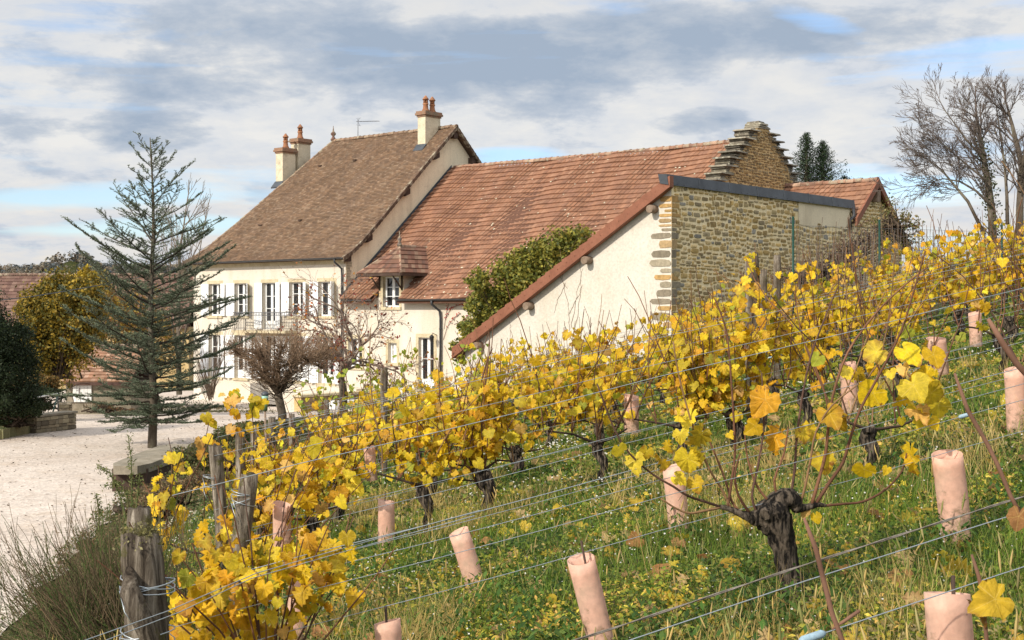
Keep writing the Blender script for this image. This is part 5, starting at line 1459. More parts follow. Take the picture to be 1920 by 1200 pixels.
def gnarl(mb, pts, rad, sides=18, seed=0, amp=.22, per=5):
    pts = [np.array(p, float) for p in pts]; rp = []; rr = []
    n = (len(pts)-1)*per
    for i in range(n+1):
        f = i/per; k = min(int(f), len(pts)-2); s = f-k
        p0, p1, p2, p3 = pts[max(k-1, 0)], pts[k], pts[k+1], pts[min(k+2, len(pts)-1)]
        rp.append(.5*((2*p1)+(-p0+p2)*s+(2*p0-5*p1+4*p2-p3)*s*s+(-p0+3*p1-3*p2+p3)*s**3)); rr.append(lerp(rad[k], rad[min(k+1, len(rad)-1)], s))
    vs = []; ref = np.array([0, 1., 0])
    for i in range(n+1):
        d = rp[min(i+1, n)]-rp[max(i-1, 0)]; d /= np.linalg.norm(d)+1e-9
        a = np.cross(d, ref); a /= np.linalg.norm(a)+1e-9; b_ = np.cross(d, a)
        for k in range(sides):
            an_ = 2*math.pi*k/sides
            q = 1+amp*mnoise.noise(Vector((math.cos(an_)*2.2, math.sin(an_)*2.2+seed, i*.22)))+amp*.55*abs(mnoise.noise(Vector((math.cos(an_)*6, math.sin(an_)*6+seed, i*.35))))*2-amp*.4+amp*.35*mnoise.noise(Vector((k*.9+seed, i*.9, 3)))
            vs.append(rp[i]+rr[i]*q*(math.cos(an_)*a+math.sin(an_)*b_))
    fs = [(i*sides+k, i*sides+(k+1) % sides, (i+1)*sides+(k+1) % sides, (i+1)*sides+k) for i in range(n) for k in range(sides)]
    fs += [tuple(range(sides))[::-1], tuple(n*sides+k for k in range(sides))]
    mb.add(vs, fs, 0, (1, 1, 1), True)

# plan of the rows: (row, x, style)
def nth(k): return ['first', 'second', 'third', 'fourth', 'fifth', 'sixth', 'seventh', 'eighth', 'ninth', 'tenth', 'eleventh', 'twelfth', 'thirteenth', 'fourteenth', 'fifteenth'][k]
plan = {
 2: [(2.02, 'cane'), (3.35, 'cane')],
 3: [(-2.0, 'full'), (-1.35, 'full'), (-.55, 'full'), (-.10, 'full'), (.7, 'light'), (1.25, 'full'), (1.72, 'full'), (2.3, 'full'), (3.1, 'cane'), (4.1, 'bare')],
 4: [(-2.15, 'full'), (-1.5, 'full'), (-.75, 'full'), (.05, 'full'), (.83, 'full'), (1.75, 'full'), (2.6, 'light'), (3.6, 'thin'), (5.2, 'bare')],
 5: [(-2.5, 'full'), (-1.9, 'full'), (-1.0, 'full'), (-.3, 'full'), (.43, 'full'), (1.2, 'full'), (2.0, 'full'), (2.9, 'full'), (3.7, 'full'), (4.6, 'full'), (5.5, 'full'), (6.5, 'light'), (7.4, 'light')],
 6: [(-2.9, 'light'), (-2.1, 'full'), (-1.3, 'full'), (-.5, 'full'), (.3, 'full'), (1.15, 'full'), (2.0, 'full'), (2.9, 'full'), (3.8, 'full'), (4.7, 'full'), (5.6, 'full'), (6.5, 'full'), (7.4, 'full')],
 7: [(-2.6, 'light'), (-1.8, 'full'), (-1.0, 'full'), (-.2, 'full'), (.7, 'full'), (3.6, 'full'), (4.5, 'full'), (5.4, 'full'), (6.3, 'full'), (7.2, 'full'), (8.1, 'full'), (9.0, 'full')],
 8: [(-2.9, 'green'), (-2.2, 'green'), (-1.5, 'green'), (-.7, 'green'), (0.1, 'light'), (.9, 'light')],
}
STY = dict(full=dict(ncane=12, leaves=225, reach=1.02, bare=4, lo=.14), light=dict(ncane=9, leaves=110, reach=1.0, bare=4), thin=dict(ncane=6, leaves=26, reach=.9, bare=5, lo=.2, hi=.6),
           cane=dict(ncane=9, leaves=34, reach=1.05, bare=3, lo=.35, hi=.75), bare=dict(ncane=5, leaves=8, reach=.8, bare=5), green=dict(ncane=10, leaves=130, reach=1.1, cols=GRN, w=[3, 2, 3, 2], bare=3))
DESC = dict(full='bushy bright-yellow grapevine', light='lighter yellow grapevine with bare canes', thin='nearly leafless grapevine', cane='grapevine of long canes, few leaves', bare='leafless dark grapevine', green='grapevine still holding green-yellow leaves')
for r_, L_ in plan.items():
    for k, (x, sty) in enumerate(L_):
        b = rowpt(r_, x+rng.uniform(-.04, .04))
        kw = dict(STY[sty]); lf = float(np.interp(x, [-2.6, -1.2, .8, 2, 4, 7], [.62, .74, .92, .92, 1.02, 1.15])); lf = 1.15 if r_ == 8 else lf; kw['reach'] *= lf; kw['leaves'] = int(kw['leaves']*lf**1.3)
        build_vine(b, '%s, %s from left in the %s row' % (DESC[sty], nth(k), ROWN[r_]), r=rng.uniform(.03, .045), h=rng.uniform(.36, .46), lean=(rng.uniform(-.08, .03), 0),
                   group='grapevines of the %s row' % ROWN[r_], size=.086 if r_ < 7 else .084, **kw)

# second row: the big gnarled vine of the foreground, canes and leaves placed one by one
def PR(px, py, dd=0.0, row=1):
    """point on the vertical plane of a vine row seen at a photo position"""
    q = (px-960)/F; y = ROWY[row]/(1-.3*q)+dd
    return P(px, py, y)
b = PR(1484, 1118); b[2] = tz(b[0], b[1])
hero = thing('grapevine', 'big gnarled dark grapevine with long canes and scattered large yellow leaves, second row', 'grapevine', b, 'grapevines of the second row')
t = MB()
tp = [PR(1486, 1135), PR(1484, 1100), PR(1478, 1060), PR(1470, 1025), PR(1462, 1000), PR(1452, 975), PR(1444, 955), PR(1438, 940)]
gnarl(t, tp, [.058, .046, .043, .047, .054, .066, .066, .045], 24, 1)
gnarl(t, [PR(1450, 985), PR(1432, 972), PR(1412, 972)], [.05, .042, .028], 16)
gnarl(t, [PR(1446, 955), PR(1462, 938), PR(1480, 934), PR(1492, 945), PR(1490, 958)], [.042, .042, .038, .030, .020], 16, 3)
t.tube([PR(1440, 952, -.03), PR(1434, 966, -.07)], [.026, .022], 8, bump=.05)
gnarl(t, [PR(1412, 972), PR(1392, 965), PR(1370, 955), PR(1350, 950)], [.026, .015, .011, .009], 10, 4)
gnarl(t, [PR(1490, 950), PR(1510, 952), PR(1530, 946), PR(1548, 948)], [.026, .015, .012, .007], 10, 5)
t.build('trunk', M['vinebark'], hero)
canes = [
 [(1530, 944), (1555, 905), (1580, 868), (1592, 830), (1612, 770), (1650, 700), (1690, 620), (1715, 540), (1735, 470)],
 [(1522, 946), (1535, 900), (1548, 850), (1553, 800), (1562, 740), (1590, 660), (1640, 590), (1690, 540), (1740, 500)],
 [(1482, 935), (1490, 880), (1494, 820), (1505, 740), (1520, 670), (1545, 600), (1570, 540)],
 [(1372, 956), (1352, 915), (1330, 880), (1310, 830), (1290, 770), (1272, 700), (1262, 640)],
 [(1364, 954), (1372, 900), (1378, 850), (1376, 790), (1370, 700), (1362, 620), (1340, 560)],
 [(1390, 962), (1372, 940), (1360, 900), (1340, 850), (1318, 800)],
 [(1350, 950), (1320, 940), (1290, 930), (1262, 912), (1225, 890), (1180, 850), (1150, 800), (1120, 720)],
 [(1352, 951), (1320, 958), (1290, 962), (1262, 950), (1240, 935)],
 [(1548, 948), (1580, 945), (1620, 940), (1660, 918), (1690, 885), (1700, 850)],
 [(1440, 938), (1425, 920), (1412, 895), (1400, 850), (1396, 800)],
 [(1420, 965), (1410, 930), (1420, 880), (1430, 820), (1432, 770), (1428, 700)],
 [(1500, 948), (1510, 910), (1520, 860), (1530, 810), (1560, 760), (1610, 720)],
 [(1408, 965), (1385, 930), (1378, 890), (1388, 850)],
 [(1460, 936), (1452, 900), (1470, 850), (1478, 800)],
]
t = MB()
for i, cpts in enumerate(canes):
    dd = rng.uniform(-.12, .12); pts = [PR(x, y, dd*k/len(cpts)) for k, (x, y) in enumerate(cpts)]
    # smooth resample
    fine = []
    for k in range(len(pts)-1):
        p0, p1, p2, p3 = pts[max(k-1, 0)], pts[k], pts[k+1], pts[min(k+2, len(pts)-1)]
        for s in (0, .33, .66):
            fine.append(.5*((2*p1)+(-p0+p2)*s+(2*p0-5*p1+4*p2-p3)*s*s+(-p0+3*p1-3*p2+p3)*s**3))
    fine.append(pts[-1]); t.tube(fine, [lerp(.0075 if i < 2 else .0058, .0028, k/len(fine)) for k in range(len(fine))], 6, 0, CANEC[i % 4], cap=True)
    for q in fine[3::4]:
        if rng.random() < .4: t.tube([q, q+rng.normal(size=3)*np.array([.03, .02, .03])], [.002, .0012], 3, 0, (.3, .2, .1), cap=False)
t.build('canes', M['twig'], hero)
hl = [(1655, 668, 58), (1690, 662, 48), (1692, 690, 30), (1445, 748, 52), (1422, 750, 34), (1425, 805, 52), (1460, 820, 60), (1548, 775, 44), (1565, 785, 42), (1502, 815, 46), (1532, 820, 46), (1540, 862, 48),
      (1668, 700, 30), (1648, 740, 50), (1705, 850, 58), (1715, 862, 36), (1620, 885, 54), (1665, 883, 32), (1512, 962, 34), (1528, 970, 30), (1270, 785, 52), (1298, 782, 46), (1275, 815, 36), (1322, 815, 44), (1366, 817, 26),
      (1250, 838, 46), (1290, 858, 50), (1300, 848, 34), (1264, 900, 34), (1300, 905, 40), (1160, 845, 40), (1190, 862, 44), (1215, 850, 40), (1238, 868, 40), (1705, 722, 50), (1735, 745, 50), (1700, 755, 56), (1720, 775, 48), (1745, 790, 26), (1752, 720, 42), (1757, 760, 40), (1745, 665, 46), (1740, 700, 36), (1730, 660, 36), (1712, 775, 44), (1690, 790, 30)]
pos = np.array([PR(x, y-s*.25, rng.uniform(-.08, .05)) for x, y, s in hl]); sz = np.array([s*5.1/F for _, _, s in hl])
V, Fc, C = make_leaves(pos, np.tile([-.2, -1., .35], (len(hl), 1)), 1.0, YEL, [4, 1, 4, .5, .3, 0, .6], brown=.45)
V = (V.reshape(len(hl), -1, 3)-pos[:, None])*(sz*1.12)[:, None, None]+pos[:, None]
arr_mesh('foliage', V.reshape(-1, 3), Fc, M['vineleaf'], hero, C)
# pruned vine at the left end of the second row, full of leaves
def low_vine(x, row, lbl, blobs, n, size):
    b = rowpt(row, x); o = thing('grapevine', lbl, 'grapevine', b, 'grapevines of the %s row' % ROWN[row])
    t = MB(); head = vine_trunk(t, b, .26, .04, (-.03, 0)); t.build('trunk', M['vinebark'], o)
    pos = []
    t = MB()
    for (cx, cy, rx, ry), k in zip(blobs, n):
        c = PR(cx, cy, 0, row); s = ROWY[row]/F
        pos.append(c+rng.normal(size=(k, 3))*np.array([rx*s*.5, .10, ry*s*.5]))
        for q in range(3):
            e = c+rng.normal(size=3)*np.array([rx*s*.6, .08, ry*s*.4])+[0, 0, ry*s*.9]
            t.tube(cane_path(head, (e-head), np.linalg.norm(e-head)*1.15, 7, .07), [.0042, .004, .0038, .0035, .003, .0026, .0022, .002], 5, 0, CANEC[q % 4], cap=False)
    t.build('canes', M['twig'], o); pos = np.concatenate(pos)
    V, Fc, C = make_leaves(pos, np.tile([-.3, -.9, .45], (len(pos), 1)), size, YEL, [4, 3, 2.5, 1.5, 1.5, .5, .6], brown=.35)
    arr_mesh('foliage', V, Fc, M['vineleaf'], o, C)
low_vine(-.78, 1, 'leafy golden grapevine beside the thick mossy post at the near left', [(430, 1090, 95, 75), (540, 1050, 100, 60), (370, 1140, 50, 80), (600, 1085, 60, 60), (440, 1165, 110, 50), (400, 1010, 60, 40), (620, 1040, 50, 30)], [44, 36, 22, 16, 34, 9, 7], .074)
low_vine(-1.28, 2, 'leafy yellow grapevine behind the leaning forked post', [(560, 960, 60, 70), (520, 1020, 60, 50), (640, 905, 60, 60), (600, 1010, 50, 40), (580, 880, 50, 50)], [20, 10, 16, 6, 15], .085)
# foreground canes hanging in from the first row
fc_ = thing('grapevine', 'blurred close foreground canes with a brown and yellow leaf at bottom right', 'grapevine', rowpt(0, .75), 'grapevines of the front row')
t = MB()
for pts, d_, r0 in (([(1508, 972), (1530, 1030), (1545, 1090), (1560, 1150), (1585, 1215), (1600, 1300)], 2.1, .0042), ([(1822, 1040), (1835, 1080), (1842, 1110), (1850, 1200), (1856, 1300)], 2.0, .0032), ([(1560, 1180), (1590, 1160), (1612, 1145)], 2.1, .003),
                  ([(1853, 598), (1878, 640), (1905, 680), (1960, 740)], 2.3, .0055), ([(1790, 700), (1815, 770), (1850, 830), (1870, 870), (1895, 930), (1925, 985)], 2.2, .0036)):
    q = [P(x, y, d_) for x, y in pts]; t.tube(q, [r0*.6]+[r0]*(len(q)-1), 7, 0, (.20, .105, .07)); t.build('cane', M['twig'], fc_); t = MB()
pos = np.array([P(1822, 1130, 2.0), P(1885, 1115, 1.98), P(1912, 955, 2.15)]); V, Fc, C = make_leaves(pos, np.tile([0, -1, .15], (3, 1)), 1.0, [(.62, .36, .05)], [1], brown=0)
sz = np.array([.072, .084, .045]); V = ((V.reshape(3, -1, 3)-pos[:, None])*sz[:, None, None]+pos[:, None]).reshape(-1, 3)
C = C.reshape(3, -1, 3); C[0] = [.34, .17, .04]; C[0, 1:] *= rng.uniform(.5, 1, (C.shape[1]-1, 1)); C[1] = [.70, .46, .03]; C[2] = [.45, .22, .08]
arr_mesh('foliage', V, Fc, M['vineleaf'], fc_, C.reshape(-1, 3))

# ---- posts ------------------------------------------------------------------------------
def post(x, y, topz, r, lbl, lean=(0, 0), seed=0, ragged=True, top=None):
    g = tz(x, y); b = np.array([x, y, g]); o = thing('vineyard_post', lbl, 'post', b, 'wooden vineyard posts')
    t = MB(); n = 14; sd = rng.integers(0, 1000); K = 14; vs = []
    for i in range(n+1):
        f = i/n; z = lerp(g-.15, topz, f); cx = x+lean[0]*(f-1); cy = y+lean[1]*(f-1)
        for k in range(K):
            a = 2*math.pi*k/K; rr = r*(1+.16*mnoise.noise(Vector((math.cos(a)*1.4, math.sin(a)*1.4, z*1.6+sd)))+.09*mnoise.noise(Vector((math.cos(a)*5, math.sin(a)*5, z*3+sd))))
            rr *= (1.0 if f < .93 else 1-.10*(f-.93)/.07)
            zz_ = z if i < n else z+r*.35*mnoise.noise(Vector((math.cos(a)*2, math.sin(a)*2, sd)))
            vs.append((cx+rr*math.cos(a), cy+rr*math.sin(a), zz_))
    vs.append((x, y, topz-.01))
    fs = [(i*K+k, i*K+(k+1) % K, (i+1)*K+(k+1) % K, (i+1)*K+k) for i in range(n) for k in range(K)]+[(n*K+k, n*K+(k+1) % K, (n+1)*K) for k in range(K)]
    t.add(vs, fs, 0, (1, 1, 1), True); t.build('shaft', M['post'], o)
    return o
def addties(o, x, y, zs, r):
    t = MB()
    for z in zs:
        for q in range(2):
            tl_ = rng.uniform(-.02, .02); pts = [np.array([x+r*1.1*math.cos(a), y+r*1.1*math.sin(a), z+q*.008+tl_*math.cos(a)]) for a in np.linspace(0, 2*math.pi, 15)]
            t.tube(pts, .0022, 4, cap=False)
        t.tube([np.array([x-r*1.05, y-.03, z]), np.array([x-r*.6, y-r*1.25, z-.05]), np.array([x-r*.2, y-r*1.1, z-.10])], .002, 4)
    t.build('wire_tie', M['wire'], o)
# thick near post with a split side
q = P(262, 1000, 4.1); o = post(q[0]-.0, q[1], q[2], .064, 'thick weathered mossy post at the near left with wire wound round it', lean=(-.10, 0))
gq = o
t = MB(); t.tube([P(243, 1065, 4.05), P(246, 1110, 4.0), P(262, 1150, 4.0), P(282, 1200, 4.02), P(286, 1250, 4.05)], [.012, .032, .036, .03, .03], 8, bump=.2); t.build('split_side', M['post'], o)
addties(o, q[0]+.025, q[1], (q[2]-.155, q[2]-.17, q[2]-.31), .074)
t = MB(); 
mp_ = np.stack([q[0]+rng.normal(size=420)*.040, q[1]+rng.normal(size=420)*.04, q[2]+.004+rng.normal(size=420)*.012], 1); kk = np.hypot(mp_[:, 0]-q[0], mp_[:, 1]-q[1]) < .078
mp_ = mp_[kk]; mp_[:, 2] -= np.clip(np.hypot(mp_[:, 0]-q[0], mp_[:, 1]-q[1])-.055, 0, 1)*1.6
leaf_mesh('moss', mp_, .012, [(.20, .18, .07), (.28, .25, .13), (.13, .12, .05)], M['dry'], o)
q = P(262, 952, 4.55); o = post(q[0], q[1], q[2], .042, 'broken stub of a post just behind the thick mossy one', lean=(.02, 0)); 
q = P(403, 835, 9.2); o = post(q[0], q[1], q[2], .05, 'straight pale post with wire loops at the left end of the fourth row', lean=(-.10, 0)); addties(o, q[0]-.02, q[1], (q[2]-.22, q[2]-.28), .055)
q = P(468, 888, 6.6); o = post(q[0]+.0, q[1], q[2], .046, 'thick forked-looking post leaning left, tied with wires, at the third row', lean=(.14, 0)); addties(o, q[0]-.03, q[1], (q[2]-.10, q[2]-.14), .052)
q = P(450, 810, 11.6); post(q[0], q[1], q[2], .042, 'round-topped post of the fifth row, second of the receding line', lean=(-.02, 0))
q = P(478, 798, 14.0); post(q[0], q[1], q[2], .045, 'dark post of the sixth row in the receding line of end posts')
q = P(510, 782, 16.3); post(q[0], q[1], q[2], .05, 'dark post behind the green garden lamp in the end line')
q = P(547, 776, 18.7); post(q[0], q[1], q[2], .045, 'short dark post right of the mop-headed tree trunk')
q = P(612, 750, 18.8); post(q[0], q[1], q[2], .038, 'slim dark post standing against the brown terrace wall')
q = P(720, 690, 16.7); post(q[0], q[1], q[2], .045, 'dark post among the green-leaved vines near the wing')
q = P(1410, 474, 10.8); o = post(q[0], q[1], q[2], .058, 'broad weathered post rising above the vines before the stone wall', lean=(-.02, 0)); 
q = P(1432, 505, 11.3); post(q[0], q[1], q[2], .03, 'short thin stake directly beside the broad post', lean=(0, 0))
q = P(1457, 478, 15.7); post(q[0], q[1], q[2], .042, 'grey slimmer post right behind the broad one before the stone wall')

# green garden lamp on its pole
q = P(497, 734, 15.5); lp_ = thing('garden_lamp', 'green cylindrical garden lamp on a thin pole before the mop-headed tree', 'lamp', [q[0], q[1], tz(q[0], q[1])])
t = MB(); t.lathe(q-[0, 0, .02], [(.035, -.03), (.045, -.02), (.04, .0), (.015, .02)], 10); t.build('cap', M['zinc'], lp_)
t = MB(); t.lathe(q-[0, 0, .10], [(.037, -.0), (.04, .05)], 10); mgl = m_noise('pale_green_glass', (.25, .45, .36), (.35, .55, .45), 30, .3, 0); t.build('lantern_glass', mgl, lp_)
t = MB(); t.lathe(q-[0, 0, .22], [(.028, -.0), (.034, .12)], 10); t.build('lamp_body', m_noise('sage_green', (.10, .17, .08), (.15, .22, .11), 8, .5, 0), lp_)
t = MB(); b_ = q+np.array([.03, 0, 0]); b_[2] = tz(q[0], q[1]); t.tube([q-[0, 0, .2], b_], .013, 6); t.build('pole', M['timber'], lp_)

# ---- plastic vine sleeves -----------------------------------------------------------------
tubes = [ # row, px_top_center, py_top, w px, py_base, px_base, label
 (0, 1776, 1112, 88, 1320, 1790, 'pink plastic sleeve cut by the bottom edge beside the brown leaf'),
 (1, 726, 1165, 52, 1290, 735, 'pink plastic sleeve with only its top showing at bottom centre left'),
 (1, 1089, 1048, 50, 1215, 1130, 'pink plastic sleeve leaning left, nearest to the bottom centre'),
 (1, 1776, 852, 56, 990, 1792, 'pink plastic sleeve standing among weeds at the right of the gnarled vine'),
 (2, 560, 1075, 37, 1205, 556, 'pink plastic sleeve right of the near golden vine'),
 (2, 860, 997, 38, 1130, 902, 'pink plastic sleeve tilted to the left beneath the wires at centre'),
 (2, 1262, 875, 40, 1008, 1275, 'pink plastic sleeve left of the gnarled vine, partly behind a cane'),
 (2, 1903, 692, 38, 800, 1907, 'tan dirty sleeve at the right edge behind the weeds'),
 (3, 724, 938, 31, 1050, 725, 'upright pink plastic sleeve with a thin rod above it at centre left'),
 (3, 1589, 681, 31, 762, 1594, 'pink plastic sleeve right behind the canes of the gnarled vine'),
 (3, 1755, 634, 36, 690, 1760, 'pink plastic sleeve behind the yellow leaf cluster at right'),
 (4, 1184, 742, 27, 800, 1184, 'small pink sleeve in the grass between two leafy rows'),
 (4, 1828, 585, 24, 640, 1830, 'small tan sleeve far up the slope at right'),
 (4, 692, 838, 22, 890, 697, 'small pink sleeve peeping between yellow leaves at left'),
 (2, 528, 945, 33, 1060, 530, 'pink sleeve half hidden by the leaves behind the forked post'),
]
for k, (row, px_, py_, w_, pyb, pxb, lbl) in enumerate(tubes):
    q0 = (px_-960)/F; y = ROWY[row]/(1-.3*q0)
    if row == 0: y = 2.72
    a = P(px_, py_, y); b_ = P(pxb, pyb, y+.02); Lt = np.linalg.norm(a-b_)
    o = thing('vine_sleeve', lbl, 'plant sleeve', b_, 'plastic sleeves around young vines')
    r = w_*y/F/2; d = (a-b_)/Lt; ref = np.array([0, 1, 0.]); x_ = np.cross(d, ref); x_ /= np.linalg.norm(x_); y_ = np.cross(x_, d)
    t = MB(); n = 20; m_ = 7; vs = []
    sq = rng.uniform(.8, .95); ph = rng.uniform(0, 6)
    for inner in (0, 1):
        for i in range(m_):
            f = i/(m_-1)
            for j in range(n):
                an_ = 2*math.pi*j/n; rr = (r-.002*inner)*(1+.04*math.sin(2*an_+ph+f*1.5)+.015*math.sin(5*an_+f*7))
                nd_ = .012*math.sin(an_*1.0+ph) if i == m_-1 else 0
                vs.append(b_+d*(Lt*f+nd_-(0.05 if i == 0 else 0))+x_*rr*math.cos(an_)+y_*rr*sq*math.sin(an_))
    fs = []
    for i in range(m_-1):
        for j in range(n):
            j2 = (j+1) % n; fs.append((i*n+j, i*n+j2, (i+1)*n+j2, (i+1)*n+j)); c_ = m_*n; fs.append((c_+i*n+j2, c_+i*n+j, c_+(i+1)*n+j, c_+(i+1)*n+j2))
    for j in range(n):
        j2 = (j+1) % n; fs.append(((m_-1)*n+j, (m_-1)*n+j2, m_*n+(m_-1)*n+j2, m_*n+(m_-1)*n+j))
    t.add(vs, fs, 0, (1, 1, 1), True); t.build('sleeve', M['tube'], o)
    if k in (0, 1, 2, 4, 8, 9): 
        t = MB(); s0 = a+x_*r*rng.uniform(-.5, .3); t.tube([s0-d*.3, s0+d*rng.uniform(.03, .08)+x_*rng.uniform(-.02, .01)], .0045, 5); t.build('rod', M['dark_wood'], o)

# ---- wires --------------------------------------------------------------------------------
def sagline(r_, x0, x1, h0, h1, dy=0, sag=.03, n=22):
    pts = []
    for k in range(n+1):
        f = k/n; x = lerp(x0, x1, f); y = ROWY[r_]+.3*x+dy
        base = lerp(tz(x0, ROWY[r_]+.3*x0), tz(x1, ROWY[r_]+.3*x1), f)
        pts.append(np.array([x, y, base+lerp(h0, h1, f)-sag*math.sin(math.pi*f)+.004*math.sin(k*1.9)]))
    return pts
x_start = {0: -2.2, 1: -1.12, 2: -1.3, 3: -2.03, 4: -2.35, 5: -2.66, 6: -2.95, 7: -3.1, 8: -3.3}
x_end = {0: 6.5, 1: 8.0, 2: 9, 3: 10, 4: 11, 5: 12, 6: 12, 7: 12, 8: 12}
hts = {0: [(.82, 'dull twisted', 'rustwire', .0035, 0), (.765, 'thin shiny', 'wire', .0013, .04), (.68, 'low thin shiny', 'wire', .0013, -.03)],
       1: [(.45, 'lowest', 'wire', .0014, 0), (.60, 'middle left-hand', 'wire', .0014, -.05), (.64, 'middle right-hand', 'wire', .0014, .05), (.70, 'upper middle', 'wire', .0017, 0), (1.02, 'top', 'wire', .0015, -.04)]}
for r_ in range(2, 9): hts[r_] = [(.42, 'lowest', 'wire', .0016, 0), (.62, 'lower of the middle pair', 'wire', .0016, -.05), (.67, 'upper of the middle pair', 'wire', .0016, .05), (.98, 'second highest', 'wire', .0015, -.04), (1.12, 'highest', 'wire', .0015, .04)]
for r_, L_ in hts.items():
    for (h, nm, mt, rad, dy) in L_:
        pts = sagline(r_, x_start[r_], x_end[r_], h*(.97+.05*rng.random()), h, dy, .02+.02*rng.random())
        o = thing('trellis_wire', '%s wire strung along the %s vine row' % (nm, ROWN[r_]), 'wire', pts[0], 'trellis wires')
        t = MB()
        if mt == 'rustwire':
            for ph in (0, math.pi):
                fine = []; 
                for k in range(260):
                    f = k/259*22; i = min(int(f), 21); p = pts[i]+(pts[i+1]-pts[i])*(f-i); fine.append(p+np.array([0, math.sin(k*.9+ph)*.0014, math.cos(k*.9+ph)*.0014]))
                t.tube(fine, .0013, 4, cap=False)
        else: t.tube(pts, rad, 4, cap=False)
        t.build('strand', M[mt], o)
        if nm in ('middle left-hand', 'lower of the middle pair') and r_ < 6 or nm == 'low thin shiny':
            for f in ([.32, .62] if r_ < 4 else [.4]):
                i = int(f*22); c = pts[i]; t2 = MB(); dd = (pts[i+1]-pts[i]); dd /= np.linalg.norm(dd)
                t2.tube([c-dd*.028, c-dd*.02, c+dd*.02, c+dd*.028], [.004, .0085, .0085, .004], 8); t2.build('tensioner', M['bluegrip'], o)
# near slanting wires from the thick post to the lower left
for k, (a, b_) in enumerate((((480, 1075), (150, 1204)), ((470, 1085), (200, 1200)))):
    o = thing('trellis_wire', ['upper', 'lower'][k]+' loose wire crossing below the thick mossy post at bottom left', 'wire', P(*b_, 3.7), 'trellis wires')
    t = MB(); t.tube([P(b_[0]-60, b_[1]+28, 3.6), P(*b_, 3.7), P((a[0]+b_[0])/2, (a[1]+b_[1])/2+6, 3.9), P(*a, 4.3), P(a[0]+180, a[1]-52, 4.6), P(a[0]+420, a[1]-118, 4.7)], .0016, 4, cap=False); t.build('strand', M['wire'], o)

# ---- green mesh fence -----------------------------------------------------------------------
fe = thing('wire_mesh_fence', 'green-posted grey wire mesh fence before the rubble stone wall', 'fence', [3.77, 18, 3])
F1, F2 = P(1487, 406, 18.0), P(1649, 412, 18.9); F3 = F2+(F2-F1)*1.6
for q in (F1, F2, F3):
    t = MB(); b_ = q.copy(); b_[2] = tz(q[0], q[1])-.1; t.tube([b_, q], .016, 6); t.build('post', M['greenpaint'], fe)
t = MB(); n = 70; m_ = 16
A0, A1 = F1-[0, 0, .12], F3-[0, 0, .12]; g0, g1 = tz(F1[0], F1[1]), tz(F3[0], F3[1])
for k in range(n+1):
    p = A0+(A1-A0)*k/n; b_ = p.copy(); b_[2] = lerp(g0, g1, k/n); t.tube([p, b_], .0022, 3, cap=False)
for j in range(m_+1):
    p = A0.copy(); q = A1.copy(); p[2] = lerp(g0, A0[2], j/m_); q[2] = lerp(g1, A1[2], j/m_); t.tube([p, q], .0022, 3, cap=False)
t.build('mesh', M['iron'], fe)

# ================================================================ ground cover
def ndens(x, y, s): 
    return np.sin(x*2.1*s+y*1.3*s)+np.sin(y*2.9*s-x*1.1*s+1)+np.sin(x*5.3*s+2)*.5+np.sin(y*4.7*s+x*3.1*s)*.5
def scatter(Nn, dmin, dmax, pw=1.6, qlo=-.45, qhi=.47, left=False):
    """positions on the bank, denser close to the camera path"""
    u = rng.random(Nn); d = (dmin**(2-pw)+(dmax**(2-pw)-dmin**(2-pw))*u)**(1/(2-pw)) if abs(pw-2) > .01 else dmin*(dmax/dmin)**u
    q = rng.uniform(qlo, qhi, Nn); x = q*(d+3.2); y = d
    ok = x > edge(y)-(.9 if left else .3)*np.ones(Nn)
    return x[ok], y[ok]
# low weeds
x, y = scatter(460000, 2.4, 26, 1.5)
dn = ndens(x, y, .9); hgt = (.02+.05*rng.random(len(x))**1.3)*(1+.45*dn.clip(-1.2, 1.5))+.012*y**.5*rng.random(len(x))
z = terrain(x, y)+hgt
sz = np.maximum(.016, .0026*y)*rng.uniform(.7, 1.5, len(x))
pos = np.stack([x, y, z], 1); nr = rng.normal(size=pos.shape)*.55+np.array([0, -.25, 1])
c = palette(len(x), [(.115, .185, .024), (.07, .13, .016), (.20, .255, .035), (.035, .07, .012), (.33, .34, .06), (.36, .29, .09)], [3.4, 3.4, 3, 3.6, 2.4, 2.0], .18)
dryz = ndens(x+3, y*1.4, .55); dsel = (dryz > 1.2) & (rng.random(len(x)) < .35); c[dsel] = np.array([.38, .30, .14])*rng.uniform(.7, 1.2, (dsel.sum(), 1))
zn = ndens(x*1.9+7, y*1.5-4, .8); lush = zn > .7; c[lush] = c[lush]*np.array([.5, .62, .5]); lime = (zn < -.4) & ~dsel; c[lime] = c[lime]*np.array([1.9, 1.45, 1.2])
V, Fc, C = inst(LEAF4[0], LEAF4[1], pos, frames(len(x), nr), np.stack([sz*rng.uniform(.7, 1.3, len(x)), sz*1.25, sz], 1), c)
setp(arr_mesh('ground_weeds', V, Fc, M['grass'], None, C), 'low green weeds and clover covering the vineyard slope', 'weeds', kind='stuff')
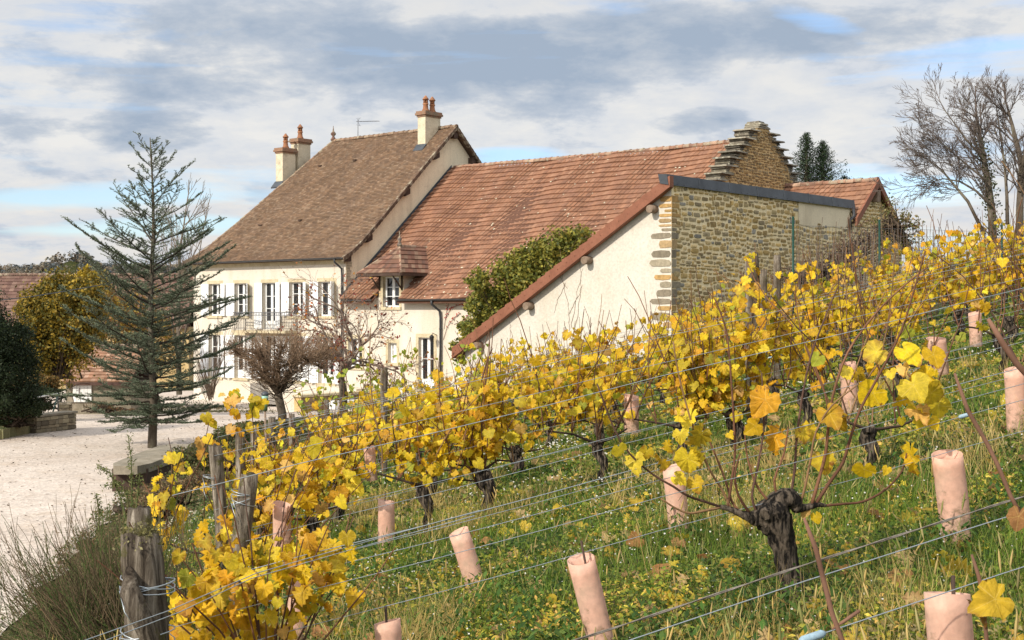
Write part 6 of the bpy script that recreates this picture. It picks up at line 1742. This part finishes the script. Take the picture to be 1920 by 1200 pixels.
# grass blades
BL = (np.array([[-.5, 0, 0], [.5, 0, 0], [.32, .12, .55], [-.32, .12, .55], [0, .42, 1.0]]), None)
x, y = scatter(205000, 2.4, 26, 1.5)
Np = len(x); h = rng.uniform(.05, .15, Np)*(1+.4*ndens(x, y, .7).clip(-1, 1.6)); wd = np.maximum(.0022, .00055*y)*rng.uniform(.8, 1.5, Np)
az = rng.uniform(0, 6.28, Np); zx = rng.normal(size=(Np, 3))*.28+np.array([0, 0, 1]); zx /= np.linalg.norm(zx, axis=1, keepdims=True)
xr = np.stack([np.cos(az), np.sin(az), 0*az], 1); xr -= np.sum(xr*zx, 1, keepdims=True)*zx; xr /= np.linalg.norm(xr, axis=1, keepdims=True)
R = np.stack([xr, np.cross(zx, xr), zx], 2)
c = palette(Np, [(.15, .24, .03), (.23, .31, .045), (.085, .15, .02), (.33, .31, .09), (.46, .37, .17)], [4, 3.2, 3.4, 1.2, .5], .15)
pos = np.stack([x, y, terrain(x, y)], 1)
V, _, C = inst(BL[0], np.array([[0, 1, 2, 3]]), pos, R, np.stack([wd, h, h], 1), c)
b0 = (np.arange(Np)*5)[:, None]
tri = np.concatenate([b0+np.array([[0, 1, 2]]), b0+np.array([[0, 2, 3]]), b0+np.array([[3, 2, 4]])])
setp(arr_mesh('grass', V, tri, M['grass'], None, C), 'green grass blades between the vine rows', 'grass', kind='stuff')
# dry seed heads: stem and fuzzy head
x, y = scatter(7000, 3.0, 16, 1.35); k_ = (ndens(x+3, y*1.4, .55) > .2) | (rng.random(len(x)) < .25); x, y = x[k_], y[k_]; Np = len(x)
sh_v = [[-.004, 0, 0], [.004, 0, 0], [.003, .0, .7], [-.003, 0, .7]]
ring = []
for (zz_, rr) in ((.76, .004), (.82, .012), (.89, .014), (.96, .008), (1.0, .002)):
    for j in range(4): a_ = j*math.pi/2; ring.append([rr*math.cos(a_), rr*math.sin(a_), zz_])
tv = np.array(sh_v+ring); tf = [[0, 1, 2, 3]]+[[4+i*4+j, 4+i*4+(j+1) % 4, 8+i*4+(j+1) % 4, 8+i*4+j] for i in range(4) for j in range(4)]
h = rng.uniform(.14, .30, Np); zx = rng.normal(size=(Np, 3))*.3+np.array([0, 0, 1]); c = palette(Np, [(.56, .41, .15), (.62, .48, .20), (.42, .36, .16), (.34, .34, .12)], None, .15)
V, Fc, C = inst(tv, np.array(tf), np.stack([x, y, terrain(x, y)], 1), frames(Np, zx), np.stack([h*1.1, h*1.1, h], 1), c)
setp(arr_mesh('dry_seed_heads', V, Fc, M['dry'], None, C), 'straw-coloured grass seed heads on the slope', 'dry grass', kind='stuff')
# dry straw tufts
cx_, cy_ = scatter(620, 3.0, 13, 1.2); k_ = ndens(cx_+3, cy_*1.4, .55) > .3; cx_, cy_ = cx_[k_], cy_[k_]
x = np.repeat(cx_, 60)+rng.normal(size=len(cx_)*60)*.07; y = np.repeat(cy_, 60)+rng.normal(size=len(cx_)*60)*.07; Np = len(x)
h = rng.uniform(.12, .34, Np); wd = np.maximum(.002, .0005*y); zx = rng.normal(size=(Np, 3))*.35+np.array([0, 0, 1]); c = palette(Np, [(.55, .40, .14), (.62, .47, .19), (.42, .32, .11)], None, .12)
V, _, C = inst(BL[0], np.array([[0, 1, 2, 3]]), np.stack([x, y, terrain(x, y)], 1), frames(Np, zx), np.stack([wd, h*.5, h], 1), c)
b0 = (np.arange(Np)*5)[:, None]; tri = np.concatenate([b0+np.array([[0, 1, 2]]), b0+np.array([[0, 2, 3]]), b0+np.array([[3, 2, 4]])])
setp(arr_mesh('dry_grass', V, tri, M['dry'], None, C), 'tufts of dry straw grass', 'dry grass', kind='stuff')
# flowers
cl = 260; cx_, cy_ = scatter(cl, 4, 16, 1.3); k_ = rng.integers(0, len(cx_), 5200)
x = cx_[k_]+rng.normal(size=5200)*.22; y = cy_[k_]+rng.normal(size=5200)*.25; z = terrain(x, y)+rng.uniform(.04, .16, 5200)
HEX = (np.array([[math.cos(a)*.5, math.sin(a)*.5, 0] for a in np.linspace(0, 2*math.pi, 7)[:-1]]), np.array([[0, 1, 2, 3, 4, 5]]))
V, Fc, C = inst(HEX[0], HEX[1], np.stack([x, y, z], 1), frames(5200, rng.normal(size=(5200, 3))*.4+[0, -.5, 1]), np.maximum(.007, .0013*y)*rng.uniform(.7, 1.3, 5200), palette(5200, [(.75, .74, .68), (.80, .78, .70), (.7, .62, .1)], [6, 5, 1], .06))
setp(arr_mesh('small_flowers', V, Fc, M['grass'], None, C), 'tiny white flowers dotted through the weeds', 'wild flowers', kind='stuff')
# fallen vine leaves
x, y = scatter(2000, 3.2, 18, 1.4); Np = len(x); pos = np.stack([x, y, terrain(x, y)+rng.uniform(.04, .10, Np)], 1)
V, Fc, C = make_leaves(pos, np.tile([0, -.45, 1.], (Np, 1)), .10, [(.62, .44, .05), (.60, .42, .20), (.42, .22, .08), (.70, .55, .06)], [3, 3, 2, 2], brown=.4)
setp(arr_mesh('fallen_leaves', V, Fc, M['vineleaf'], None, C), 'fallen yellow and brown vine leaves in the grass', 'fallen leaves', kind='stuff')
# leafy broad weeds in front (taller herbs)
x, y = scatter(2600, 2.8, 10, 1.3); k_ = ndens(x*1.7, y*1.3, .8) > .4; x, y = x[k_], y[k_]; m_ = 14
xx = np.repeat(x, m_); yy = np.repeat(y, m_); hh = np.tile(np.linspace(.03, 1, m_), len(x))*np.repeat(rng.uniform(.12, .24, len(x)), m_)
ang = np.tile(np.arange(m_)*2.4, len(x))+np.repeat(rng.uniform(0, 6, len(x)), m_); rr = .022
pos = np.stack([xx+rr*np.cos(ang), yy+rr*np.sin(ang), terrain(xx, yy)+hh], 1); nrm = np.stack([np.cos(ang)*.6, np.sin(ang)*.6, np.ones(len(ang))], 1)
yv = np.stack([np.cos(ang), np.sin(ang), -.1+0*ang], 1); nn = nrm/np.linalg.norm(nrm, axis=1, keepdims=True); yv -= np.sum(yv*nn, 1, keepdims=True)*nn; yv /= np.linalg.norm(yv, axis=1, keepdims=True)
R = np.stack([np.cross(yv, nn), yv, nn], 2); sz = rng.uniform(.03, .055, len(xx))
V, Fc, C = inst(LEAF4[0]*[.6, 1, 1], LEAF4[1], pos, R, sz, palette(len(xx), [(.07, .15, .025), (.05, .11, .02), (.11, .19, .035)], None, .15))
setp(arr_mesh('leafy_herbs', V, Fc, M['grass'], None, C), 'leafy green herbs growing up through the weeds', 'weeds', kind='stuff')

# ---- bank between yard and vines -------------------------------------------------------------
Np = 60000; y = rng.uniform(5, 44, Np); f = rng.random(Np); x = lerp(toe(y)-.1, edge(y)+.4, f); z = terrain(x, y)+rng.uniform(0, .10, Np)*(1+.5*ndens(x, y, .6).clip(-1, 1.5))
sz = np.maximum(.02, .0022*y)*rng.uniform(.7, 1.4, Np)
c = palette(Np, [(.07, .10, .025), (.11, .13, .035), (.17, .14, .06), (.20, .12, .06), (.05, .07, .02), (.26, .22, .12)], [3, 2, 2, 1.3, 2, 1], .2)
V, Fc, C = inst(LEAF4[0], LEAF4[1], np.stack([x, y, z], 1), frames(Np, rng.normal(size=(Np, 3))*.7+[0, -.3, 1]), sz, c)
setp(arr_mesh('bank_vegetation', V, Fc, M['grass'], None, C), 'mixed rough plants on the bank beside the yard', 'weeds', kind='stuff')
bush('low green-brown shrubby patch beyond the concrete slab', 'shrub', 'bank_shrub', 26, [((385, 850), (60, 26)), ((340, 865), (34, 30)), ((430, 845), (36, 20)), ((400, 880), (50, 30))], .05, [(.07, .09, .025), (.11, .12, .03), (.16, .12, .05), (.05, .06, .02)], dens=1.6, dp=1.2, shell=.2)
bush('reddish-brown dry herb patch in front of the concrete slab', 'plant', 'dry_herbs', 20, [((300, 925), (46, 30)), ((350, 905), (44, 22)), ((270, 960), (34, 24))], .035, [(.20, .11, .06), (.14, .10, .05), (.10, .10, .04), (.26, .18, .09)], dens=2.4, dp=1, shell=.2)
q = P(290, 868, 28.4); q[2] = .45
cs = thing('concrete_slab', 'flat grey concrete slab lying at the foot of the cedar', 'slab', q)
t = MB(); K = 10; vs = []
for zz_ in (-.5, .0):
    for k in range(K):
        a = 2*math.pi*k/K; vs.append(q+np.array([.42*math.copysign(abs(math.cos(a))**.5, math.cos(a)), 2.2*math.copysign(abs(math.sin(a))**.5, math.sin(a)), zz_+.42 if zz_ > -.1 else .25])*1.0)
for v in vs: v[2] -= .30
t.add(vs, [tuple(range(K))[::-1], tuple(range(K, 2*K))]+[(k, (k+1) % K, K+(k+1) % K, K+k) for k in range(K)]); t.build('slab_top', M['concrete'], cs)
t = MB(); t.box(q+np.array([0, .1, -.22]), (.7, 3.9, .5), 0); t.build('base', M['dark_wood'], cs)
# heap of pale stones
q = P(355, 935, 17)
hs = []
for k in range(80):
    px_, py_ = rng.normal(350, 22), rng.normal(930, 17); d_ = 17+rng.uniform(-1.2, 1.2); p = P(px_, py_, d_); p[2] = tz(p[0], p[1])+.03; hs.append(p)
for i, p in enumerate(hs):
    r = rng.uniform(.03, .09); t = MB(); vs = []; K = 7
    for lv, (zz_, rr) in enumerate(((-.4, .7), (.1, 1.0), (.55, .6))):
        for k in range(K): a = 2*math.pi*k/K; vs.append(p+r*np.array([rr*math.cos(a)*rng.uniform(.8, 1.15), rr*math.sin(a)*rng.uniform(.8, 1.15), zz_]))
    vs.append(p+[0, 0, r*.7])
    g = rng.uniform(.8, 1.1)
    t.add(vs, [(l*K+k, l*K+(k+1) % K, (l+1)*K+(k+1) % K, (l+1)*K+k) for l in range(2) for k in range(K)]+[(2*K+k, 2*K+(k+1) % K, 3*K) for k in range(K)], 0, (.52*g, .48*g, .38*g))
    o = t.build('pale_stone', M['rubble'], None, loc=p); setp(o, 'small pale rubble stone on the bank between yard and posts', 'stone', 'pale stones heaped on the bank')
# broom bush
bb_ = np.array([-2.18, 7.8, tz(-2.18, 7.8)])
br_ = thing('broom_bush', 'large wiry green-brown broom bush of thin upright stems at the near left', 'bush', bb_)
t = MB()
for i in range(760):
    az = rng.uniform(0, 2*math.pi); sp = rng.random()**.7
    d = np.array([math.cos(az)*sp*.95-.40, math.sin(az)*sp*.6, .95-.75*sp*max(0., -math.cos(az))-.2*sp]); d /= np.linalg.norm(d)
    p = bb_+np.array([rng.normal()*.22-.05, rng.normal()*.25, -.05]); Ln = rng.uniform(.35, .95)*(1-.25*max(0., -math.cos(az))*sp)
    pts = cane_path(p, d, Ln, 5, .06, .03); g = rng.uniform(.6, 1.3); top_ = rng.random() < .35
    c = (.075*g, .11*g, .03*g) if not top_ else (.17*g, .115*g, .07*g)
    t.tube(pts, [.003, .0028, .0025, .0022, .0018, .0015], 3, 0, c, cap=False)
    for _ in range(3):
        j = rng.integers(2, 5); nd_ = (pts[j+1]-pts[j]); nd_ = nd_/np.linalg.norm(nd_)+rng.normal(size=3)*.3; t.tube(cane_path(pts[j], nd_, Ln*.28, 3, .05, .02), .0013, 3, 0, (.14*g, .11*g, .06*g), cap=False)
t.build('stems', M['twig'], br_)
# tall feathery weeds
fw = thing('tall_weed', 'tall feathery green weed with drooping plume tips before the yard', 'plant', [P(240, 1000, 11)[0], 11, tz(P(240, 1000, 11)[0], 11)])
t = MB(); A_ = []
for L_ in ([(245, 1010), (247, 920), (246, 860), (240, 815)], [(243, 1000), (225, 930), (205, 885), (182, 875)], [(246, 990), (238, 930), (222, 905), (196, 912)], [(250, 1000), (258, 930), (262, 890)], [(185, 1010), (186, 960), (180, 925)]):
    pts = [P(x_, y_, 11) for x_, y_ in L_]; t.tube(pts, [.008, .006, .004, .003][:len(pts)], 4, 0, (.12, .14, .05), cap=False)
    for k in range(len(pts)-1):
        m_ = 90; s = rng.random((m_, 1)); A_.append(pts[k]+(pts[k+1]-pts[k])*s+rng.normal(size=(m_, 3))*.018)
t.build('stems', M['twig'], fw); leaf_mesh('foliage', np.concatenate(A_), .028, [(.15, .17, .05), (.22, .22, .08), (.10, .13, .04)], M['leaf'], fw, wl=.5)
kx = []; 
for _ in range(26):
    u0_, v0_ = rng.uniform(-8, 1.5), rng.uniform(-7.5, -.5); n_ = 110
    q_ = np.array([H(u0_+rng.normal()*.5, v0_+rng.normal()*.22, 0) for _k in range(n_)]); kx.append(q_)
kx = np.concatenate(kx); kx[:, 2] = terrain(kx[:, 0], kx[:, 1])+.05+rng.uniform(0, .07, len(kx))
V, Fc, C = inst(LEAF4[0], LEAF4[1], kx, frames(len(kx), rng.normal(size=kx.shape)*.6+[0, 0, 1]), rng.uniform(.05, .10, len(kx)), palette(len(kx), [(.08, .10, .03), (.13, .13, .05), (.16, .12, .07)], None, .2))
setp(arr_mesh('yard_weeds', V, Fc, M['grass'], None, C), 'patchy weeds in the gravel before the facade', 'weeds', kind='stuff')
# leaf litter on the gravel
Np = 2400; y = rng.uniform(12, 50, Np); x = rng.uniform(-16, -4.5, Np); ok = x < toe(y); x, y = x[ok], y[ok]; Np = len(x)
V, Fc, C = inst(LEAF4[0], LEAF4[1], np.stack([x, y, terrain(x, y)+.04], 1), frames(Np, rng.normal(size=(Np, 3))*.25+[0, 0, 1]), .045*rng.uniform(.6, 1.6, Np), palette(Np, [(.12, .08, .05), (.2, .14, .08), (.08, .06, .04)], None, .2))
setp(arr_mesh('leaf_litter', V, Fc, M['dry'], None, C), 'scattered dead leaves on the gravel yard', 'leaf litter', kind='stuff')
# single vine shoots with leaves against the yard
for k, L_ in enumerate(([(268+115, 860), (386, 820), (392, 790)], [(452, 805), (437, 770), (441, 745), (432, 738)], [(475, 800), (472, 770), (480, 750), (486, 745)])):
    pts = [P(x_, y_, 10.8) for x_, y_ in L_]; b_ = P(L_[0][0], L_[0][1], 10.8); o = thing('vine_shoot', ['slender upright vine shoot with yellow leaves left of the end posts', 'slender vine shoot with orange-tipped leaves above the end posts', 'slender vine shoot leafing beside the green garden lamp'][k], 'vine shoot', b_)
    t = MB(); low = pts[0].copy(); low[2] = tz(low[0], low[1]); t.tube([low]+pts, [.005]+[.0035]*len(pts), 4, 0, (.12, .07, .04)); t.build('cane', M['twig'], o)
    pos = np.repeat(np.array(pts), 3, 0)+rng.normal(size=(len(pts)*3, 3))*.04; V, Fc, C = make_leaves(pos, np.tile([-.2, -1, .3], (len(pos), 1)), .10, YEL, YW, brown=.5); arr_mesh('foliage', V, Fc, M['vineleaf'], o, C)

# ================================================================ camera, sky, sun
cam = bpy.data.cameras.new('camera'); co = bpy.data.objects.new('camera', cam); COL.objects.link(co); scn.camera = co
co.location = (0, 0, CZ); co.rotation_euler = (math.radians(90), 0, 0)
cam.sensor_width = 36; cam.lens = F/1920*36; cam.shift_y = -17/1920; cam.clip_start = .1; cam.clip_end = 6000
cam.dof.use_dof = True; cam.dof.focus_distance = 9; cam.dof.aperture_fstop = 32
SUNV = np.array([-.70, -.71, 0]); SUNV /= np.linalg.norm(SUNV); EL = math.radians(33)
sd = Vector((SUNV[0]*math.cos(EL), SUNV[1]*math.cos(EL), math.sin(EL)))
sl = bpy.data.lights.new('sun', 'SUN'); so = bpy.data.objects.new('sun', sl); COL.objects.link(so)
sl.energy = 3.7; sl.angle = math.radians(1.2); sl.color = (1, .92, .78); so.rotation_euler = sd.to_track_quat('Z', 'Y').to_euler(); so.location = (-20, -20, 40)
w = bpy.data.worlds.new('World'); scn.world = w; w.use_nodes = True; nt = w.node_tree; bg = nt.nodes['Background']; bg.inputs['Strength'].default_value = .12
sky = N(nt, 'ShaderNodeTexSky'); sky.sky_type = 'NISHITA'; sky.sun_disc = False; sky.sun_elevation = EL; sky.sun_rotation = math.atan2(sd.x, sd.y); sky.altitude = 300; sky.air_density = 1; sky.dust_density = .6; sky.ozone_density = 1.5
tc = nt.nodes.new('ShaderNodeTexCoord')
sp_ = nt.nodes.new('ShaderNodeSeparateXYZ'); L(nt, tc.outputs['Generated'], sp_.inputs[0])
def mth(op, a, b_=None, clamp=False):
    n = nt.nodes.new('ShaderNodeMath'); n.operation = op; n.use_clamp = clamp
    for i, v in enumerate((a, b_)):
        if v is None: continue
        if hasattr(v, 'node'): L(nt, v, n.inputs[i])
        else: n.inputs[i].default_value = v
    return n.outputs[0]
zc = mth('MAXIMUM', sp_.outputs[2], 0.0); zp = mth('ADD', zc, .24)
cx = mth('DIVIDE', sp_.outputs[0], zp); cy = mth('DIVIDE', sp_.outputs[1], zp)
cb3 = nt.nodes.new('ShaderNodeCombineXYZ'); L(nt, cx, cb3.inputs[0]); L(nt, cy, cb3.inputs[1])
# azimuth/elevation style coordinate for the main cloud banks: x/y and z/y of the view direction
ax_ = mth('DIVIDE', sp_.outputs[0], mth('MAXIMUM', sp_.outputs[1], .2)); az_ = mth('DIVIDE', sp_.outputs[2], mth('MAXIMUM', sp_.outputs[1], .2))
wn = nz(nt, cb3.outputs[0], 2.6, 6, .6); wn2 = nz(nt, cb3.outputs[0], 5.5, 9, .62, .12)
def bank(px_, py_, sx, sy, tilt=0, amp=1.0):
    u0, v0 = (px_-960)/F, (HZ-py_)/F
    du = mth('SUBTRACT', ax_, u0); dv = mth('SUBTRACT', az_, v0)
    dv = mth('SUBTRACT', dv, mth('MULTIPLY', du, tilt))
    a = mth('POWER', mth('ABSOLUTE', mth('DIVIDE', du, sx/F)), 2.0); b_ = mth('POWER', mth('ABSOLUTE', mth('DIVIDE', dv, sy/F)), 2.0)
    s = mth('SUBTRACT', 1.0, mth('ADD', a, b_))
    return mth('MULTIPLY', mth('MAXIMUM', s, 0.0), amp)
BANKS_DARK = [(1150, 85, 620, 80, .06, 1.0), (640, 60, 560, 75, .0, .8), (350, 150, 330, 60, -.05, .75), (270, 245, 150, 50, .0, 1.0), (1300, 228, 110, 28, .12, .8), (900, 150, 420, 60, -.05, .6), (1500, 300, 260, 30, 0, .35), (1700, 60, 300, 60, .05, .5), (985, 215, 90, 28, 0, .5), (60, 240, 120, 30, 0, .5)]
acc = 0.0
for b_ in BANKS_DARK: acc = mth('ADD', acc, bank(*b_)) if hasattr(acc, 'node') else bank(*b_)
dark = mth('ADD', mth('MULTIPLY', acc, .55), mth('MULTIPLY', mth('SUBTRACT', wn2, .5), 1.6)); dark = mth('ADD', dark, mth('MULTIPLY', mth('SUBTRACT', wn, .5), .9))
darkf = ramp(nt, dark, [(.05, (0, 0, 0)), (.3, (.55,)*3), (.62, (1, 1, 1))])
BANKS_BLUE = [(160, 370, 330, 34, .03, 1.5), (280, 425, 300, 26, .03, 1.4), (960, 292, 120, 22, 0, 1.1), (1690, 350, 200, 42, -.1, 1.2), (1560, 50, 130, 30, -.3, .8), (1850, 100, 220, 55, .1, .8), (1120, 20, 120, 24, 0, .5), (420, 330, 200, 25, 0, .6), (1850, 280, 200, 50, 0, .7), (120, 30, 200, 40, 0, .5)]
acc = None
for b_ in BANKS_BLUE: acc = bank(*b_) if acc is None else mth('ADD', acc, bank(*b_))
# long flat streaks near the horizon
mp2 = nt.nodes.new('ShaderNodeMapping'); mp2.inputs['Scale'].default_value = (3.0, 3.0, 34); L(nt, tc.outputs['Generated'], mp2.inputs[0]); st = nz(nt, mp2.outputs[0], 1.4, 5, .6, .3)
gap = mth('ADD', mth('MULTIPLY', acc, .55), mth('MULTIPLY', mth('SUBTRACT', st, .5), 1.7)); gap = mth('ADD', gap, mth('MULTIPLY', mth('SUBTRACT', wn2, .5), .5))
gapf = ramp(nt, gap, [(.12, (0, 0, 0)), (.62, (1, 1, 1))])
hor = ramp(nt, zc, [(0, (5.9, 5.4, 4.8)), (.05, (6.1, 5.85, 5.5)), (.12, (6.2, 6.15, 6.0)), (.35, (4.9, 5.0, 5.2))])
bright = mix(nt, ramp(nt, wn2, [(.35, (0, 0, 0)), (.65, (1, 1, 1))]), hor, (4.7, 5.05, 5.6))
cl_ = mix(nt, darkf, bright, (2.75, 3.35, 4.2))
skyc = mix(nt, 1.0, sky.outputs[0], (1.05, 1.15, 1.3), 'MULTIPLY')
fin = mix(nt, mth('MULTIPLY', gapf, .85), cl_, skyc)
# unseen sky brightened overhead, sunward and behind camera, added to lift shaded walls
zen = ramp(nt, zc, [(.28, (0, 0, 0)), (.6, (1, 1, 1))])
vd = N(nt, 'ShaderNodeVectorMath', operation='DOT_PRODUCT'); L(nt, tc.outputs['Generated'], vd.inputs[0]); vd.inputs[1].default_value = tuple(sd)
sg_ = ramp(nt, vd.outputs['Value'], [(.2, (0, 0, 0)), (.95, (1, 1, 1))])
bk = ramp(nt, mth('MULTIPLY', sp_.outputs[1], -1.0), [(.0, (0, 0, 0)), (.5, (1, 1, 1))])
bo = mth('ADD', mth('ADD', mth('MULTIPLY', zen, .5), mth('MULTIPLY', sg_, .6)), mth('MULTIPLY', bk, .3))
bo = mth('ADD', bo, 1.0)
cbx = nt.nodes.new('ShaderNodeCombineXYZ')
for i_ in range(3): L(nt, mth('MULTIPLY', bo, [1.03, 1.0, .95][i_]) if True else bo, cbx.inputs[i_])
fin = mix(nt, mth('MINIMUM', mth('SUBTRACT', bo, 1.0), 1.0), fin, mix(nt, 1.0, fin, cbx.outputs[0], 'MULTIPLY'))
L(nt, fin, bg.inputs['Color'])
scn.view_settings.view_transform = 'Standard'; scn.view_settings.look = 'None'; scn.view_settings.exposure = 0.2; scn.view_settings.gamma = 1; scn.view_settings.use_curve_mapping = False
scn.cycles.use_denoising = True; scn.cycles.max_bounces = 6; scn.cycles.transparent_max_bounces = 4; scn.cycles.diffuse_bounces = 3; scn.cycles.glossy_bounces = 2
